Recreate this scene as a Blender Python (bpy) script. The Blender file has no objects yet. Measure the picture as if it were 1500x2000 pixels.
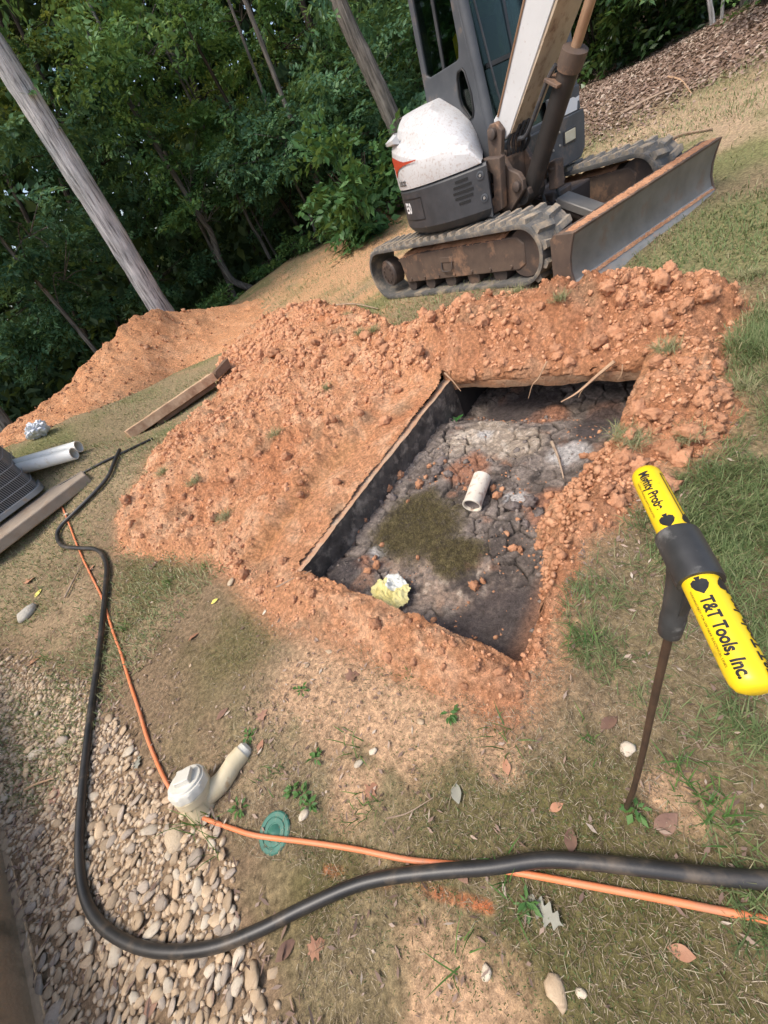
import bpy, bmesh, math, random
import numpy as np
from mathutils import Vector, Matrix

random.seed(7)
RNG = np.random.default_rng(11)
SC = bpy.context.scene
COL = SC.collection

# ------------------------------------------------------------------ camera
FPX = 775.0                     # focal length in pixels of the 1500 x 2000 photograph
PITCH, ROLL, CAMH = math.radians(38.7), math.radians(31.2), 1.6
FW = np.array([0, math.cos(PITCH), -math.sin(PITCH)])
R0 = np.array([1.0, 0, 0])
U0 = np.cross(R0, FW)
RT = math.cos(ROLL) * R0 - math.sin(ROLL) * U0
UP = math.sin(ROLL) * R0 + math.cos(ROLL) * U0
CAM = np.array([0, 0, CAMH])
cd = bpy.data.cameras.new('camera')
cd.sensor_fit = 'HORIZONTAL'
cd.sensor_width = 36
cd.lens = FPX / 1500 * 36
cd.clip_start = 0.02
cd.clip_end = 1500
co = bpy.data.objects.new('camera', cd)
COL.objects.link(co)
co.matrix_world = Matrix(((RT[0], UP[0], -FW[0], 0), (RT[1], UP[1], -FW[1], 0), (RT[2], UP[2], -FW[2], CAMH), (0, 0, 0, 1)))
SC.camera = co

# ------------------------------------------------------------------ sky, sun, exposure
SUN_EL, SUN_AZ = math.radians(63), math.radians(-104)     # azimuth clockwise from +Y
w = bpy.data.worlds.new('World')
SC.world = w
w.use_nodes = True
nt = w.node_tree
bg = nt.nodes['Background']
sky = nt.nodes.new('ShaderNodeTexSky')
sky.sky_type = 'NISHITA'
sky.sun_disc = False
sky.sun_elevation = SUN_EL
sky.sun_rotation = SUN_AZ
sky.air_density = 1.0
sky.dust_density = 4.0
sky.ozone_density = 1.0
nt.links.new(sky.outputs[0], bg.inputs[0])
bg.inputs[1].default_value = 0.15
sd = bpy.data.lights.new('sun', 'SUN')
sd.energy = 1.25
sd.angle = math.radians(18)
sd.color = (1.0, 0.95, 0.87)
so = bpy.data.objects.new('sun', sd)
COL.objects.link(so)
_sd = Vector((math.sin(SUN_AZ) * math.cos(SUN_EL), math.cos(SUN_AZ) * math.cos(SUN_EL), math.sin(SUN_EL)))
so.rotation_euler = _sd.to_track_quat('Z', 'Y').to_euler()
so.location = (0, 0, 30)
vs = SC.view_settings
vs.view_transform = 'Standard'
vs.look = 'None'
vs.gamma = 1
vs.exposure = 0.92
SC.cycles.max_bounces = 6
SC.cycles.diffuse_bounces = 3
SC.cycles.glossy_bounces = 2
SC.cycles.transmission_bounces = 4
SC.cycles.transparent_max_bounces = 8
SC.cycles.use_denoising = True

# ------------------------------------------------------------------ noise
def _h(ix, iy, seed):
    n = (ix.astype(np.int64) * 374761393 + iy.astype(np.int64) * 668265263 + seed * 974634777) & 0x7fffffff
    n = ((n ^ (n >> 13)) * 1274126177) & 0x7fffffff
    n = n ^ (n >> 16)
    return (n & 0xffff) / 65535.0
def vnoise(x, y, seed=0):
    ix, iy = np.floor(x), np.floor(y)
    fx, fy = x - ix, y - iy
    fx = fx * fx * (3 - 2 * fx); fy = fy * fy * (3 - 2 * fy)
    a, b = _h(ix, iy, seed), _h(ix + 1, iy, seed)
    c, d = _h(ix, iy + 1, seed), _h(ix + 1, iy + 1, seed)
    return (a + (b - a) * fx) * (1 - fy) + (c + (d - c) * fx) * fy
def fbm(x, y, scale, octv=4, seed=0):
    s = 0; amp = 1; tot = 0
    for o in range(octv):
        s = s + amp * (vnoise(x * scale, y * scale, seed + o * 17) - .5); tot += amp
        amp *= .5; scale *= 2.03
    return s / tot * 2
def worley(x, y, size, seed=0):
    gx, gy = x / size, y / size
    ix, iy = np.floor(gx), np.floor(gy)
    f1 = np.full(x.shape, 9.0); f2 = np.full(x.shape, 9.0); idr = np.zeros(x.shape)
    for dx in (-1, 0, 1):
        for dy in (-1, 0, 1):
            cx, cy = ix + dx, iy + dy
            px = cx + .5 + .9 * (_h(cx, cy, seed) - .5); py = cy + .5 + .9 * (_h(cx, cy, seed + 5) - .5)
            d = np.hypot(gx - px, gy - py)
            near = d < f1
            f2 = np.where(near, f1, np.minimum(f2, d))
            idr = np.where(near, _h(cx, cy, seed + 9), idr)
            f1 = np.where(near, d, f1)
    return f1, f2, idr
def sstep(a, b, x):
    t = np.clip((x - a) / (b - a), 0, 1)
    return t * t * (3 - 2 * t)

# ------------------------------------------------------------------ pixel rays (photograph pixels -> the place)
def ray(px, py):
    return FW + RT * ((px - 750) / FPX) + UP * ((1000 - py) / FPX)
def at_range(px, py, r):
    d = ray(px, py); return CAM + d * (r / math.hypot(d[0], d[1]))
def at_z(px, py, z=0.0):
    d = ray(px, py); return CAM + d * ((z - CAMH) / d[2])
def at_depth(px, py, dep):
    return CAM + ray(px, py) * dep

# machine pose (needed by the terrain)
MP = np.array([2.787, 4.743, .146])
def _rot(yaw, pi, ro):
    cy, sy, cp, sp, cr, sr = math.cos(yaw), math.sin(yaw), math.cos(pi), math.sin(pi), math.cos(ro), math.sin(ro)
    return (np.array([[cy, -sy, 0], [sy, cy, 0], [0, 0, 1]]) @ np.array([[cp, 0, sp], [0, 1, 0], [-sp, 0, cp]])
            @ np.array([[1, 0, 0], [0, cr, -sr], [0, sr, cr]]))
MR = _rot(-1.313, .034, -.066)
def mach(q):
    return MR @ np.array(q, float) + MP

# ------------------------------------------------------------------ terrain: smooth surface through surveyed points
cps = []
for x in (-2.0, -1.0, 0, 1.2, 2.2):
    for y in (-2.5, -1, .2, 1.4, 2.6):
        if x > -1.5 or y < 3: cps.append((x, y, 0))
cps += [(-2.2, 3.6, .02), (-4, 0, .1), (3.2, .5, .0), (4, -2, 0), (.2, 4.2, 0)]
for q in ((-1.2, -.78, -.09), (1.08, -.78, .06), (-1.2, .78, -.09), (1.08, .78, .06), (1.6, 0, .02)):
    cps.append(tuple(mach(q)))
for px, py, r in ((780, 420, 11.5), (620, 480, 14), (560, 510, 15), (480, 570, 15), (1140, 160, 15), (1300, 100, 14), (1400, 50, 13),
                  (1500, 0, 12.5), (1300, 250, 8.5), (1500, 200, 7), (1180, 200, 10.5), (160, 890, 6.0), (100, 960, 6.0), (0, 1060, 6.0),
                  (250, 855, 6.5), (0, 905, 7.3), (-150, 980, 7.0), (130, 828, 7.6), (240, 782, 7.8), (330, 750, 8.0), (700, 560, 7.8), (600, 560, 10), (1500, 430, 4.6)):
    cps.append(tuple(at_range(px, py, r)))
cps += [(-4, 14, -.2), (-8, 10, -.3), (-9, 16, -1.8), (-2, 20, -1.0), (4, 19, -.3), (9, 18, .5), (15, 14, .9), (15, 5, .6), (0, 27, -2.2),
        (-14, 22, -3.5), (10, 28, .3), (-9, 4, .4), (9, -3, .1), (0, -9, 0), (-9, -6, .1)]
CP = np.array(cps)
def _tps(d2):
    return 0.5 * d2 * np.log(d2 + 1e-9)
_n = len(CP)
_K = _tps(((CP[:, None, :2] - CP[None, :, :2]) ** 2).sum(-1)) + np.eye(_n) * .02
_P = np.c_[np.ones(_n), CP[:, :2]]
_A = np.block([[_K, _P], [_P.T, np.zeros((3, 3))]])
_W = np.linalg.solve(_A, np.r_[CP[:, 2], 0, 0, 0])
def tz0(x, y):
    x = np.asarray(x, float); y = np.asarray(y, float)
    r = np.hypot(x, y); k = np.where(r > 30, 30 / np.maximum(r, 1e-6), 1.0)
    xs, ys = x * k, y * k
    out = _W[_n] + _W[_n + 1] * xs + _W[_n + 2] * ys
    for i in range(_n):
        out = out + _W[i] * _tps((xs - CP[i, 0]) ** 2 + (ys - CP[i, 1]) ** 2)
    return out
def tz(x, y):
    r = np.hypot(x, y)
    return tz0(x, y) + .012 * fbm(x, y, 1.6, 4, 3) + .05 * sstep(3, 9, r) * fbm(x, y, .35, 3, 8)
def tz1(x, y):
    return float(tz(np.array([x]), np.array([y]))[0])
def G(px, py):
    """photo pixel -> first point on the terrain along that ray"""
    d = ray(px, py)
    t = np.geomspace(.6, 60, 500)
    P = CAM[None] + d[None] * t[:, None]
    below = P[:, 2] < tz(P[:, 0], P[:, 1])
    i = int(np.argmax(below)) if below.any() else 499
    lo, hi = t[max(i - 1, 0)], t[i]
    for _ in range(25):
        m = (lo + hi) / 2; p = CAM + d * m
        if p[2] < tz1(p[0], p[1]): hi = m
        else: lo = m
    return CAM + d * hi
def GP(pts):
    return np.array([G(*p)[:2] for p in pts])
def sdist(x, y, poly):
    """signed distance, positive inside the polygon"""
    ins = np.zeros(x.shape, bool); dm = np.full(x.shape, 1e9)
    n = len(poly)
    for i in range(n):
        ax, ay = poly[i]; bx, by = poly[(i + 1) % n]
        c = ((ay > y) != (by > y)) & (x < (bx - ax) * (y - ay) / (by - ay + 1e-12) + ax)
        ins ^= c
        ex, ey = bx - ax, by - ay
        t = np.clip(((x - ax) * ex + (y - ay) * ey) / (ex * ex + ey * ey + 1e-12), 0, 1)
        dm = np.minimum(dm, np.hypot(x - ax - t * ex, y - ay - t * ey))
    return np.where(ins, dm, -dm)

# pit frame
PO = np.array([-.63, 1.92]); EU = np.array([.8307, .5567]); EV = np.array([.5567, -.8307])
PLEN, PWID, SLZ = 2.05, 1.40, -.23
def uv_of(x, y):
    return (x - PO[0]) * EU[0] + (y - PO[1]) * EU[1], (x - PO[0]) * EV[0] + (y - PO[1]) * EV[1]
def pit(u, v, z):
    p = PO + EU * u + EV * v
    return np.array([p[0], p[1], z])

# ------------------------------------------------------------------ materials
def newmat(name):
    m = bpy.data.materials.new(name); m.use_nodes = True
    return m, m.node_tree.nodes, m.node_tree.links, m.node_tree.nodes['Principled BSDF']
def ramp(nodes, stops):
    r = nodes.new('ShaderNodeValToRGB')
    e = r.color_ramp.elements
    while len(e) < len(stops): e.new(.5)
    for i, (p, c) in enumerate(stops):
        e[i].position = p; e[i].color = (*c, 1)
    return r
def tnoise(nodes, links, scale, detail=6, rough=.6, coord='Object', dist=0.0):
    tc = nodes.new('ShaderNodeTexCoord')
    n = nodes.new('ShaderNodeTexNoise')
    n.inputs['Scale'].default_value = scale; n.inputs['Detail'].default_value = detail
    n.inputs['Roughness'].default_value = rough; n.inputs['Distortion'].default_value = dist
    links.new(tc.outputs[coord], n.inputs['Vector'])
    return n
def mixc(nodes, links, fac, a, b, blend='MIX'):
    m = nodes.new('ShaderNodeMix'); m.data_type = 'RGBA'; m.blend_type = blend
    for sock, v in ((m.inputs[0], fac), (m.inputs[6], a), (m.inputs[7], b)):
        if isinstance(v, (int, float)): sock.default_value = v
        elif isinstance(v, tuple): sock.default_value = (*v, 1)
        else: links.new(v, sock)
    return m.outputs[2]
def add_bump(nodes, links, bsdf, hsock, strength, dist):
    b = nodes.new('ShaderNodeBump'); b.inputs['Strength'].default_value = strength; b.inputs['Distance'].default_value = dist
    links.new(hsock, b.inputs['Height']); links.new(b.outputs[0], bsdf.inputs['Normal'])
def surf(name, c1, c2=None, scale=6, rough=.6, bump=0, bscale=60, bdist=.01, metal=0, dirt=None, dscale=3, damt=.5, spec=.5, coord='Object', objvar=0.0):
    """a plain surface with two tones of its own, a coat of dirt of its own shape and a fine relief"""
    m, N, L, B = newmat(name)
    col = None
    if c2:
        n = tnoise(N, L, scale, coord=coord)
        r = ramp(N, ((.32, c1), (.68, c2))); L.new(n.outputs[0], r.inputs[0]); col = r.outputs[0]
    if dirt:
        n2 = tnoise(N, L, dscale, 8, .65, coord)
        r2 = ramp(N, ((.62 - .3 * damt, (0, 0, 0)), (.78 - .2 * damt, (1, 1, 1)))); L.new(n2.outputs[0], r2.inputs[0])
        col = mixc(N, L, r2.outputs[0], col if col else c1, dirt)
    if objvar:
        oi = N.new('ShaderNodeObjectInfo')
        mr = N.new('ShaderNodeMapRange'); mr.inputs[3].default_value = 1 - objvar; mr.inputs[4].default_value = 1 + objvar
        L.new(oi.outputs['Random'], mr.inputs[0])
        hv = N.new('ShaderNodeHueSaturation'); L.new(mr.outputs[0], hv.inputs['Value'])
        if col: L.new(col, hv.inputs['Color'])
        else: hv.inputs['Color'].default_value = (*c1, 1)
        col = hv.outputs[0]
    if col: L.new(col, B.inputs['Base Color'])
    else: B.inputs['Base Color'].default_value = (*c1, 1)
    B.inputs['Roughness'].default_value = rough; B.inputs['Metallic'].default_value = metal
    B.inputs['Specular IOR Level'].default_value = spec
    if bump:
        nb = tnoise(N, L, bscale, 6, .65, coord); add_bump(N, L, B, nb.outputs[0], bump, bdist)
    return m
def attr_mat(name, stops, rough=.6, transl=0.0, spec=.25, attr='rnd', nscale=0):
    """colour from a per-leaf random number; some light passes through"""
    m, N, L, B = newmat(name)
    a = N.new('ShaderNodeAttribute'); a.attribute_name = attr
    r = ramp(N, stops); L.new(a.outputs['Fac'], r.inputs[0])
    L.new(r.outputs[0], B.inputs['Base Color'])
    B.inputs['Roughness'].default_value = rough; B.inputs['Specular IOR Level'].default_value = spec
    if transl:
        t = N.new('ShaderNodeBsdfTranslucent')
        L.new(mixc(N, L, .55, r.outputs[0], (.18, .22, .03)), t.inputs[0])
        mx = N.new('ShaderNodeMixShader'); mx.inputs[0].default_value = transl
        L.new(B.outputs[0], mx.inputs[1]); L.new(t.outputs[0], mx.inputs[2])
        L.new(mx.outputs[0], N['Material Output'].inputs[0])
    return m
def ground_mat(name, bscale=90, bump=.6, wet=False):
    """colour of the ground itself comes from the vertex colour zones, grain from noise"""
    m, N, L, B = newmat(name)
    a = N.new('ShaderNodeVertexColor'); a.layer_name = 'zone'
    n = tnoise(N, L, 38, 8, .7)
    r = ramp(N, ((.28, (.36, .34, .32)), (.5, (.95, .95, .95)), (.72, (1.65, 1.6, 1.55)))); L.new(n.outputs[0], r.inputs[0])
    c = mixc(N, L, 1.0, a.outputs[0], r.outputs[0], 'MULTIPLY')
    n3 = tnoise(N, L, 210, 4, .7)
    r3 = ramp(N, ((.3, (.72, .7, .68)), (.7, (1.28, 1.27, 1.25)))); L.new(n3.outputs[0], r3.inputs[0])
    c = mixc(N, L, 1.0, c, r3.outputs[0], 'MULTIPLY')
    L.new(c, B.inputs['Base Color'])
    B.inputs['Roughness'].default_value = .95; B.inputs['Specular IOR Level'].default_value = .1
    if wet:
        nw = tnoise(N, L, 7, 5, .6); rw = ramp(N, ((.35, (.32, .32, .32)), (.62, (.95, .95, .95)))); L.new(nw.outputs[0], rw.inputs[0]); L.new(rw.outputs[0], B.inputs['Roughness']); B.inputs['Specular IOR Level'].default_value = .4
    n2 = tnoise(N, L, bscale, 8, .75); add_bump(N, L, B, n2.outputs[0], bump, .02)
    return m

M = {}
M['ground'] = ground_mat('ground')
M['soil'] = ground_mat('soil', 130, .9)
M['sludge'] = ground_mat('sludge', 110, 1.0, True)
M['clod'] = surf('clod', (.44, .21, .112), (.58, .315, .182), 9, .95, .9, 55, .012, dirt=(.60, .345, .205), dscale=14, damt=.3, spec=.1, objvar=.18)
M['clod_big'] = surf('clod_big', (.43, .205, .11), (.57, .305, .175), 1.3, .95, .7, 5, .012, dirt=(.42, .19, .10), dscale=1.6, damt=.45, spec=.1, objvar=.12)
M['darkclod'] = surf('darkclod', (.10, .08, .07), (.24, .2, .18), 1.5, .9, .8, 5, .01, spec=.15, objvar=.25)
M['darkcrumb'] = surf('darkcrumb', (.09, .075, .065), (.30, .25, .215), 16, .85, .6, 60, .008, spec=.2)
M['concrete'] = surf('concrete', (.36, .25, .165), (.50, .39, .28), 7, .9, .8, 70, .012, dirt=(.46, .245, .135), dscale=6, damt=.85)
M['wallstain'] = surf('wallstain', (.035, .029, .024), (.15, .125, .10), 8, .85, .9, 60, .012, dirt=(.36, .30, .235), dscale=9, damt=.34)
M['clay_face'] = surf('clay_face', (.25, .145, .085), (.40, .26, .165), 11, .95, 1.0, 45, .02, dirt=(.38, .19, .10), dscale=7, damt=.5, spec=.1)
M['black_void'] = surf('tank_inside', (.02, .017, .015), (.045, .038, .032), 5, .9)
M['white_paint'] = surf('white_paint', (.62, .62, .61), (.55, .55, .54), 3, .42, .05, 30, .002, dirt=(.34, .24, .19), dscale=26, damt=.03)
M['hood_paint'] = surf('hood_paint', (.58, .58, .575), (.50, .49, .475), 3, .45, .06, 30, .002, dirt=(.36, .27, .22), dscale=40, damt=.34)
M['dusty_paint'] = surf('dusty_paint', (.50, .41, .30), (.38, .29, .2), 6, .75, .15, 60, .003, dirt=(.17, .10, .06), dscale=12, damt=.28)
M['grey_paint'] = surf('grey_paint', (.055, .06, .068), (.085, .09, .097), 5, .55, .1, 120, .002, dirt=(.20, .15, .115), dscale=5, damt=.16)
M['black_plastic'] = surf('black_plastic', (.035, .037, .04), (.055, .056, .06), 8, .5, .15, 140, .002, dirt=(.16, .12, .095), dscale=6, damt=.14)
M['brown_steel'] = surf('brown_steel', (.075, .052, .04), (.125, .085, .06), 7, .7, .3, 60, .004, dirt=(.30, .17, .10), dscale=6, damt=.3)
M['dark_steel'] = surf('dark_steel', (.045, .036, .031), (.085, .06, .047), 6, .6, .2, 70, .003, dirt=(.18, .11, .07), dscale=6, damt=.2)
M['cyl_steel'] = surf('cyl_steel', (.022, .02, .018), (.036, .03, .027), 6, .5, .1, 70, .002, dirt=(.07, .05, .038), dscale=6, damt=.15)
M['blade_steel'] = surf('blade_steel', (.15, .14, .125), (.22, .205, .185), 5, .5, .15, 50, .003, metal=.25, dirt=(.20, .13, .09), dscale=4, damt=.18)
M['bright_steel'] = surf('bright_steel', (.30, .28, .25), (.24, .225, .20), 9, .4, .1, 80, .002, metal=.0, dirt=(.42, .24, .14), dscale=7, damt=.25)
M['chrome'] = surf('chrome', (.75, .75, .75), None, rough=.12, metal=1)
M['rust_rod'] = surf('rust_rod', (.30, .17, .095), (.42, .27, .17), 8, .45, .1, 60, .002, metal=.3)
M['rubber'] = surf('rubber', (.075, .073, .068), (.135, .128, .115), 6, .8, .4, 60, .005, dirt=(.33, .26, .18), dscale=6, damt=.42)
M['lug'] = surf('lug', (.12, .115, .105), (.2, .185, .16), 7, .85, .4, 70, .005, dirt=(.42, .32, .21), dscale=9, damt=.5)
M['hose_rubber'] = surf('hose_rubber', (.018, .018, .018), (.04, .037, .033), 10, .42, .25, 180, .001, dirt=(.11, .085, .06), dscale=9, damt=.3)
M['cord'] = surf('cord', (.78, .21, .07), (.70, .25, .12), 8, .5, .1, 200, .0005, dirt=(.48, .22, .12), dscale=9, damt=.2)
M['pvc'] = surf('pvc', (.72, .70, .62), (.80, .79, .73), 6, .4, .05, 50, .001, dirt=(.52, .44, .3), dscale=9, damt=.12)
M['old_pvc'] = surf('old_pvc', (.58, .48, .29), (.66, .57, .40), 9, .5, .1, 60, .002, dirt=(.42, .27, .13), dscale=16, damt=.2)
M['pit_pvc'] = surf('pit_pvc', (.68, .60, .48), (.74, .68, .56), 9, .55, .2, 80, .002, dirt=(.34, .19, .11), dscale=26, damt=.38)
M['white_cap'] = surf('white_cap', (.70, .67, .58), (.62, .58, .47), 12, .45, .08, 60, .001, dirt=(.50, .42, .28), dscale=14, damt=.12)
M['bore_shade'] = surf('bore_shade', (.28, .26, .22), None, rough=.8)
M['green_lid'] = surf('green_lid', (.03, .13, .09), (.055, .18, .13), 12, .6, .1, 80, .002, dirt=(.22, .22, .14), dscale=20, damt=.15)
M['yellow_grip'] = surf('yellow_grip', (.86, .60, .012), (.80, .54, .015), 14, .38, .12, 120, .0006, dirt=(.42, .28, .03), dscale=30, damt=.10)
M['black_grip'] = surf('black_grip', (.022, .022, .022), (.05, .05, .048), 16, .45, .2, 120, .001, dirt=(.24, .235, .22), dscale=14, damt=.06)
M['ink'] = surf('ink', (.012, .012, .012), None, rough=.5)
M['white_ink'] = surf('white_ink', (.8, .8, .8), None, rough=.5)
M['red_ink'] = surf('red_ink', (.52, .075, .03), (.42, .06, .03), 20, .45)
M['rod_steel'] = surf('rod_steel', (.055, .036, .026), (.11, .065, .04), 20, .5, .3, 100, .001, metal=.3)
M['wood'] = surf('wood', (.46, .29, .165), (.62, .43, .27), 12, .85, .6, 40, .006, dirt=(.30, .15, .08), dscale=5, damt=.4)
M['wood_dark'] = surf('wood_dark', (.10, .065, .04), (.2, .12, .075), 9, .9, .5, 40, .006)
M['plastic_bag'] = surf('plastic_bag', (.62, .65, .68), (.75, .78, .82), 12, .25, .3, 30, .004)
M['ac_black'] = surf('ac_black', (.02, .021, .024), (.035, .035, .037), 8, .5)
M['ac_metal'] = surf('ac_metal', (.20, .205, .20), (.27, .27, .26), 8, .45, .1, 60, .001, dirt=(.3, .22, .15), dscale=8, damt=.2)
M['wire'] = surf('wire', (.27, .28, .29), None, rough=.5)
M['pad'] = surf('pad', (.25, .20, .15), (.34, .27, .20), 6, .9, .5, 60, .005, dirt=(.28, .19, .12), dscale=5, damt=.4)
M['stucco'] = surf('stucco', (.32, .225, .14), (.42, .305, .195), 5, .9, .7, 50, .008, dirt=(.17, .13, .08), dscale=4, damt=.4)
M['rag'] = surf('rag', (.56, .47, .16), (.66, .60, .30), 14, .9, .5, 60, .004)
M['rag_white'] = surf('rag_white', (.64, .64, .58), None, rough=.9, bump=.4, bscale=80)
M['root'] = surf('root', (.36, .22, .13), (.5, .33, .2), 15, .9)
M['stick'] = surf('stick', (.22, .15, .1), (.36, .27, .19), 12, .9, objvar=.25)
M['seat'] = surf('seat', (.03, .03, .032), None, rough=.7)
M['yellow_part'] = surf('yellow_part', (.75, .52, .03), None, rough=.5)
M['lamp_glass'] = surf('lamp_glass', (.60, .54, .38), (.70, .65, .50), 12, .2)
M['pebble'] = surf('pebble', (.36, .255, .155), (.51, .385, .25), .9, .75, .4, 6, .003, dirt=(.30, .205, .13), dscale=1.5, damt=.25, objvar=.3)
M['pebble_pale'] = surf('pebble_pale', (.49, .41, .30), (.58, .50, .38), 1.0, .7, .4, 6, .003, dirt=(.40, .31, .22), dscale=1.5, damt=.4, objvar=.15)
M['pebble_grey'] = surf('pebble_grey', (.30, .245, .19), (.42, .34, .26), 1.0, .75, .4, 6, .003, dirt=(.2, .15, .11), dscale=1.5, damt=.3, objvar=.25)
M['rock'] = surf('rock', (.36, .33, .27), (.48, .45, .38), 1.4, .85, .7, 5, .008, dirt=(.3, .22, .15), dscale=1.6, damt=.3)
M['tanrock'] = surf('tanrock', (.44, .34, .22), (.56, .45, .31), 1.4, .85, .6, 5, .006, dirt=(.3, .22, .15), dscale=1.6, damt=.3)
M['bed'] = surf('pebble_bed', (.34, .235, .145), (.60, .47, .32), 34, .8, .4, 60, .004, dirt=(.62, .54, .42), dscale=30, damt=.3)
M['leaf_brown'] = surf('leaf_brown', (.17, .085, .06), (.30, .17, .105), 18, .7, .4, 60, .003, objvar=.35)
M['leaf_orange'] = surf('leaf_orange', (.34, .15, .08), (.44, .23, .13), 18, .7, .4, 60, .003, objvar=.2)
M['leaf_grey'] = surf('leaf_grey', (.22, .21, .165), (.29, .285, .225), 18, .75, .4, 60, .003)
M['leaf_green'] = surf('leaf_green', (.03, .12, .025), (.06, .17, .04), 18, .5, .3, 60, .003)
M['leaf_yellow'] = surf('leaf_yellow', (.62, .52, .05), (.7, .62, .2), 18, .6)
M['weed'] = attr_mat('weed', ((0, (.05, .13, .03)), (.6, (.10, .20, .05)), (1, (.17, .25, .07))), .5, .25)
M['grass'] = attr_mat('grass', ((0, (.085, .13, .045)), (.45, (.145, .20, .075)), (.75, (.25, .265, .125)), (1, (.42, .36, .21))), .6, .25)
M['thatch'] = attr_mat('thatch', ((0, (.085, .06, .038)), (.45, (.19, .14, .088)), (.8, (.31, .245, .16)), (.95, (.50, .42, .30)), (1, (.13, .15, .05))), .8, .1)
M['pit_moss'] = attr_mat('pit_moss', ((0, (.035, .028, .014)), (.5, (.10, .08, .036)), (.85, (.19, .155, .07)), (1, (.28, .23, .11))), .8, .1)
M['litter'] = attr_mat('litter', ((0, (.14, .09, .068)), (.5, (.27, .185, .14)), (.85, (.40, .30, .23)), (1, (.50, .42, .33))), .8, .05)
LEAFG = ((0, (.010, .028, .010)), (.35, (.022, .058, .017)), (.7, (.042, .092, .024)), (1, (.09, .13, .028)))
M['leaf_a'] = attr_mat('foliage_deep', ((0, (0.036, 0.095, 0.050)), (.4, (0.078, 0.178, 0.086)), (.8, (0.137, 0.263, 0.119)), (1, (0.217, 0.341, 0.141))), .5, .35)
M['leaf_b'] = attr_mat('foliage_fresh', ((0, (0.054, 0.128, 0.050)), (.4, (0.114, 0.238, 0.077)), (.8, (0.190, 0.341, 0.108)), (1, (0.308, 0.432, 0.125))), .5, .4)
M['leaf_c'] = attr_mat('foliage_sunlit', ((0, (0.073, 0.124, 0.032)), (.5, (0.176, 0.238, 0.054)), (.85, (0.350, 0.350, 0.067)), (1, (0.450, 0.450, 0.091))), .5, .45)  # yellow of sunlit leaves is put into the colour
M['leaf_d'] = attr_mat('foliage_far', ((0, (0.034, 0.070, 0.037)), (.5, (0.073, 0.128, 0.054)), (1, (0.176, 0.217, 0.059))), .6, .35)
M['leaf_hedge'] = attr_mat('foliage_hedge', ((0, (0.016, 0.045, 0.013)), (.5, (0.040, 0.087, 0.022)), (.85, (0.079, 0.139, 0.032)), (1, (0.238, 0.277, 0.073))), .35, .2, .5)
M['leaf_bush'] = attr_mat('foliage_bush', ((0, (0.040, 0.106, 0.033)), (.5, (0.073, 0.172, 0.053)), (1, (0.145, 0.264, 0.092))), .45, .3)
def bark_mat(name, c1, c2, c3):
    m, N, L, B = newmat(name)
    tc = N.new('ShaderNodeTexCoord'); mp = N.new('ShaderNodeMapping'); mp.inputs['Scale'].default_value = (15, 15, 1.3)
    L.new(tc.outputs['Object'], mp.inputs[0])
    n = N.new('ShaderNodeTexNoise'); n.inputs['Scale'].default_value = 1.6; n.inputs['Detail'].default_value = 8; n.inputs['Roughness'].default_value = .65
    L.new(mp.outputs[0], n.inputs['Vector'])
    r = ramp(N, ((.33, c1), (.5, c2), (.68, c3))); L.new(n.outputs[0], r.inputs[0])
    n2 = tnoise(N, L, 1.3, 4)
    r2 = ramp(N, ((.35, (.68, .7, .7)), (.65, (1.15, 1.12, 1.1)))); L.new(n2.outputs[0], r2.inputs[0])
    L.new(mixc(N, L, 1.0, r.outputs[0], r2.outputs[0], 'MULTIPLY'), B.inputs['Base Color'])
    B.inputs['Roughness'].default_value = .95; B.inputs['Specular IOR Level'].default_value = .1
    add_bump(N, L, B, n.outputs[0], 1.0, .06)
    return m
M['bark_pale'] = bark_mat('bark_pale', (.13, .124, .12), (.54, .52, .51), (.80, .78, .76))
M['bark'] = bark_mat('bark', (.06, .055, .048), (.20, .18, .155), (.33, .30, .265))
M['bark_dark'] = bark_mat('bark_dark', (.025, .02, .016), (.07, .056, .043), (.13, .105, .08))
def glass_mat():
    m, N, L, B = newmat('cab_glass')
    N.remove(B)
    tr = N.new('ShaderNodeBsdfTransparent'); tr.inputs[0].default_value = (.50, .57, .53, 1)
    gl = N.new('ShaderNodeBsdfGlossy'); gl.inputs['Roughness'].default_value = .03; gl.inputs[0].default_value = (.75, .78, .77, 1)
    fr = N.new('ShaderNodeFresnel'); fr.inputs[0].default_value = 1.28
    mx = N.new('ShaderNodeMixShader'); L.new(fr.outputs[0], mx.inputs[0]); L.new(tr.outputs[0], mx.inputs[1]); L.new(gl.outputs[0], mx.inputs[2])
    L.new(mx.outputs[0], N['Material Output'].inputs[0])
    return m
M['glass'] = glass_mat()

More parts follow.
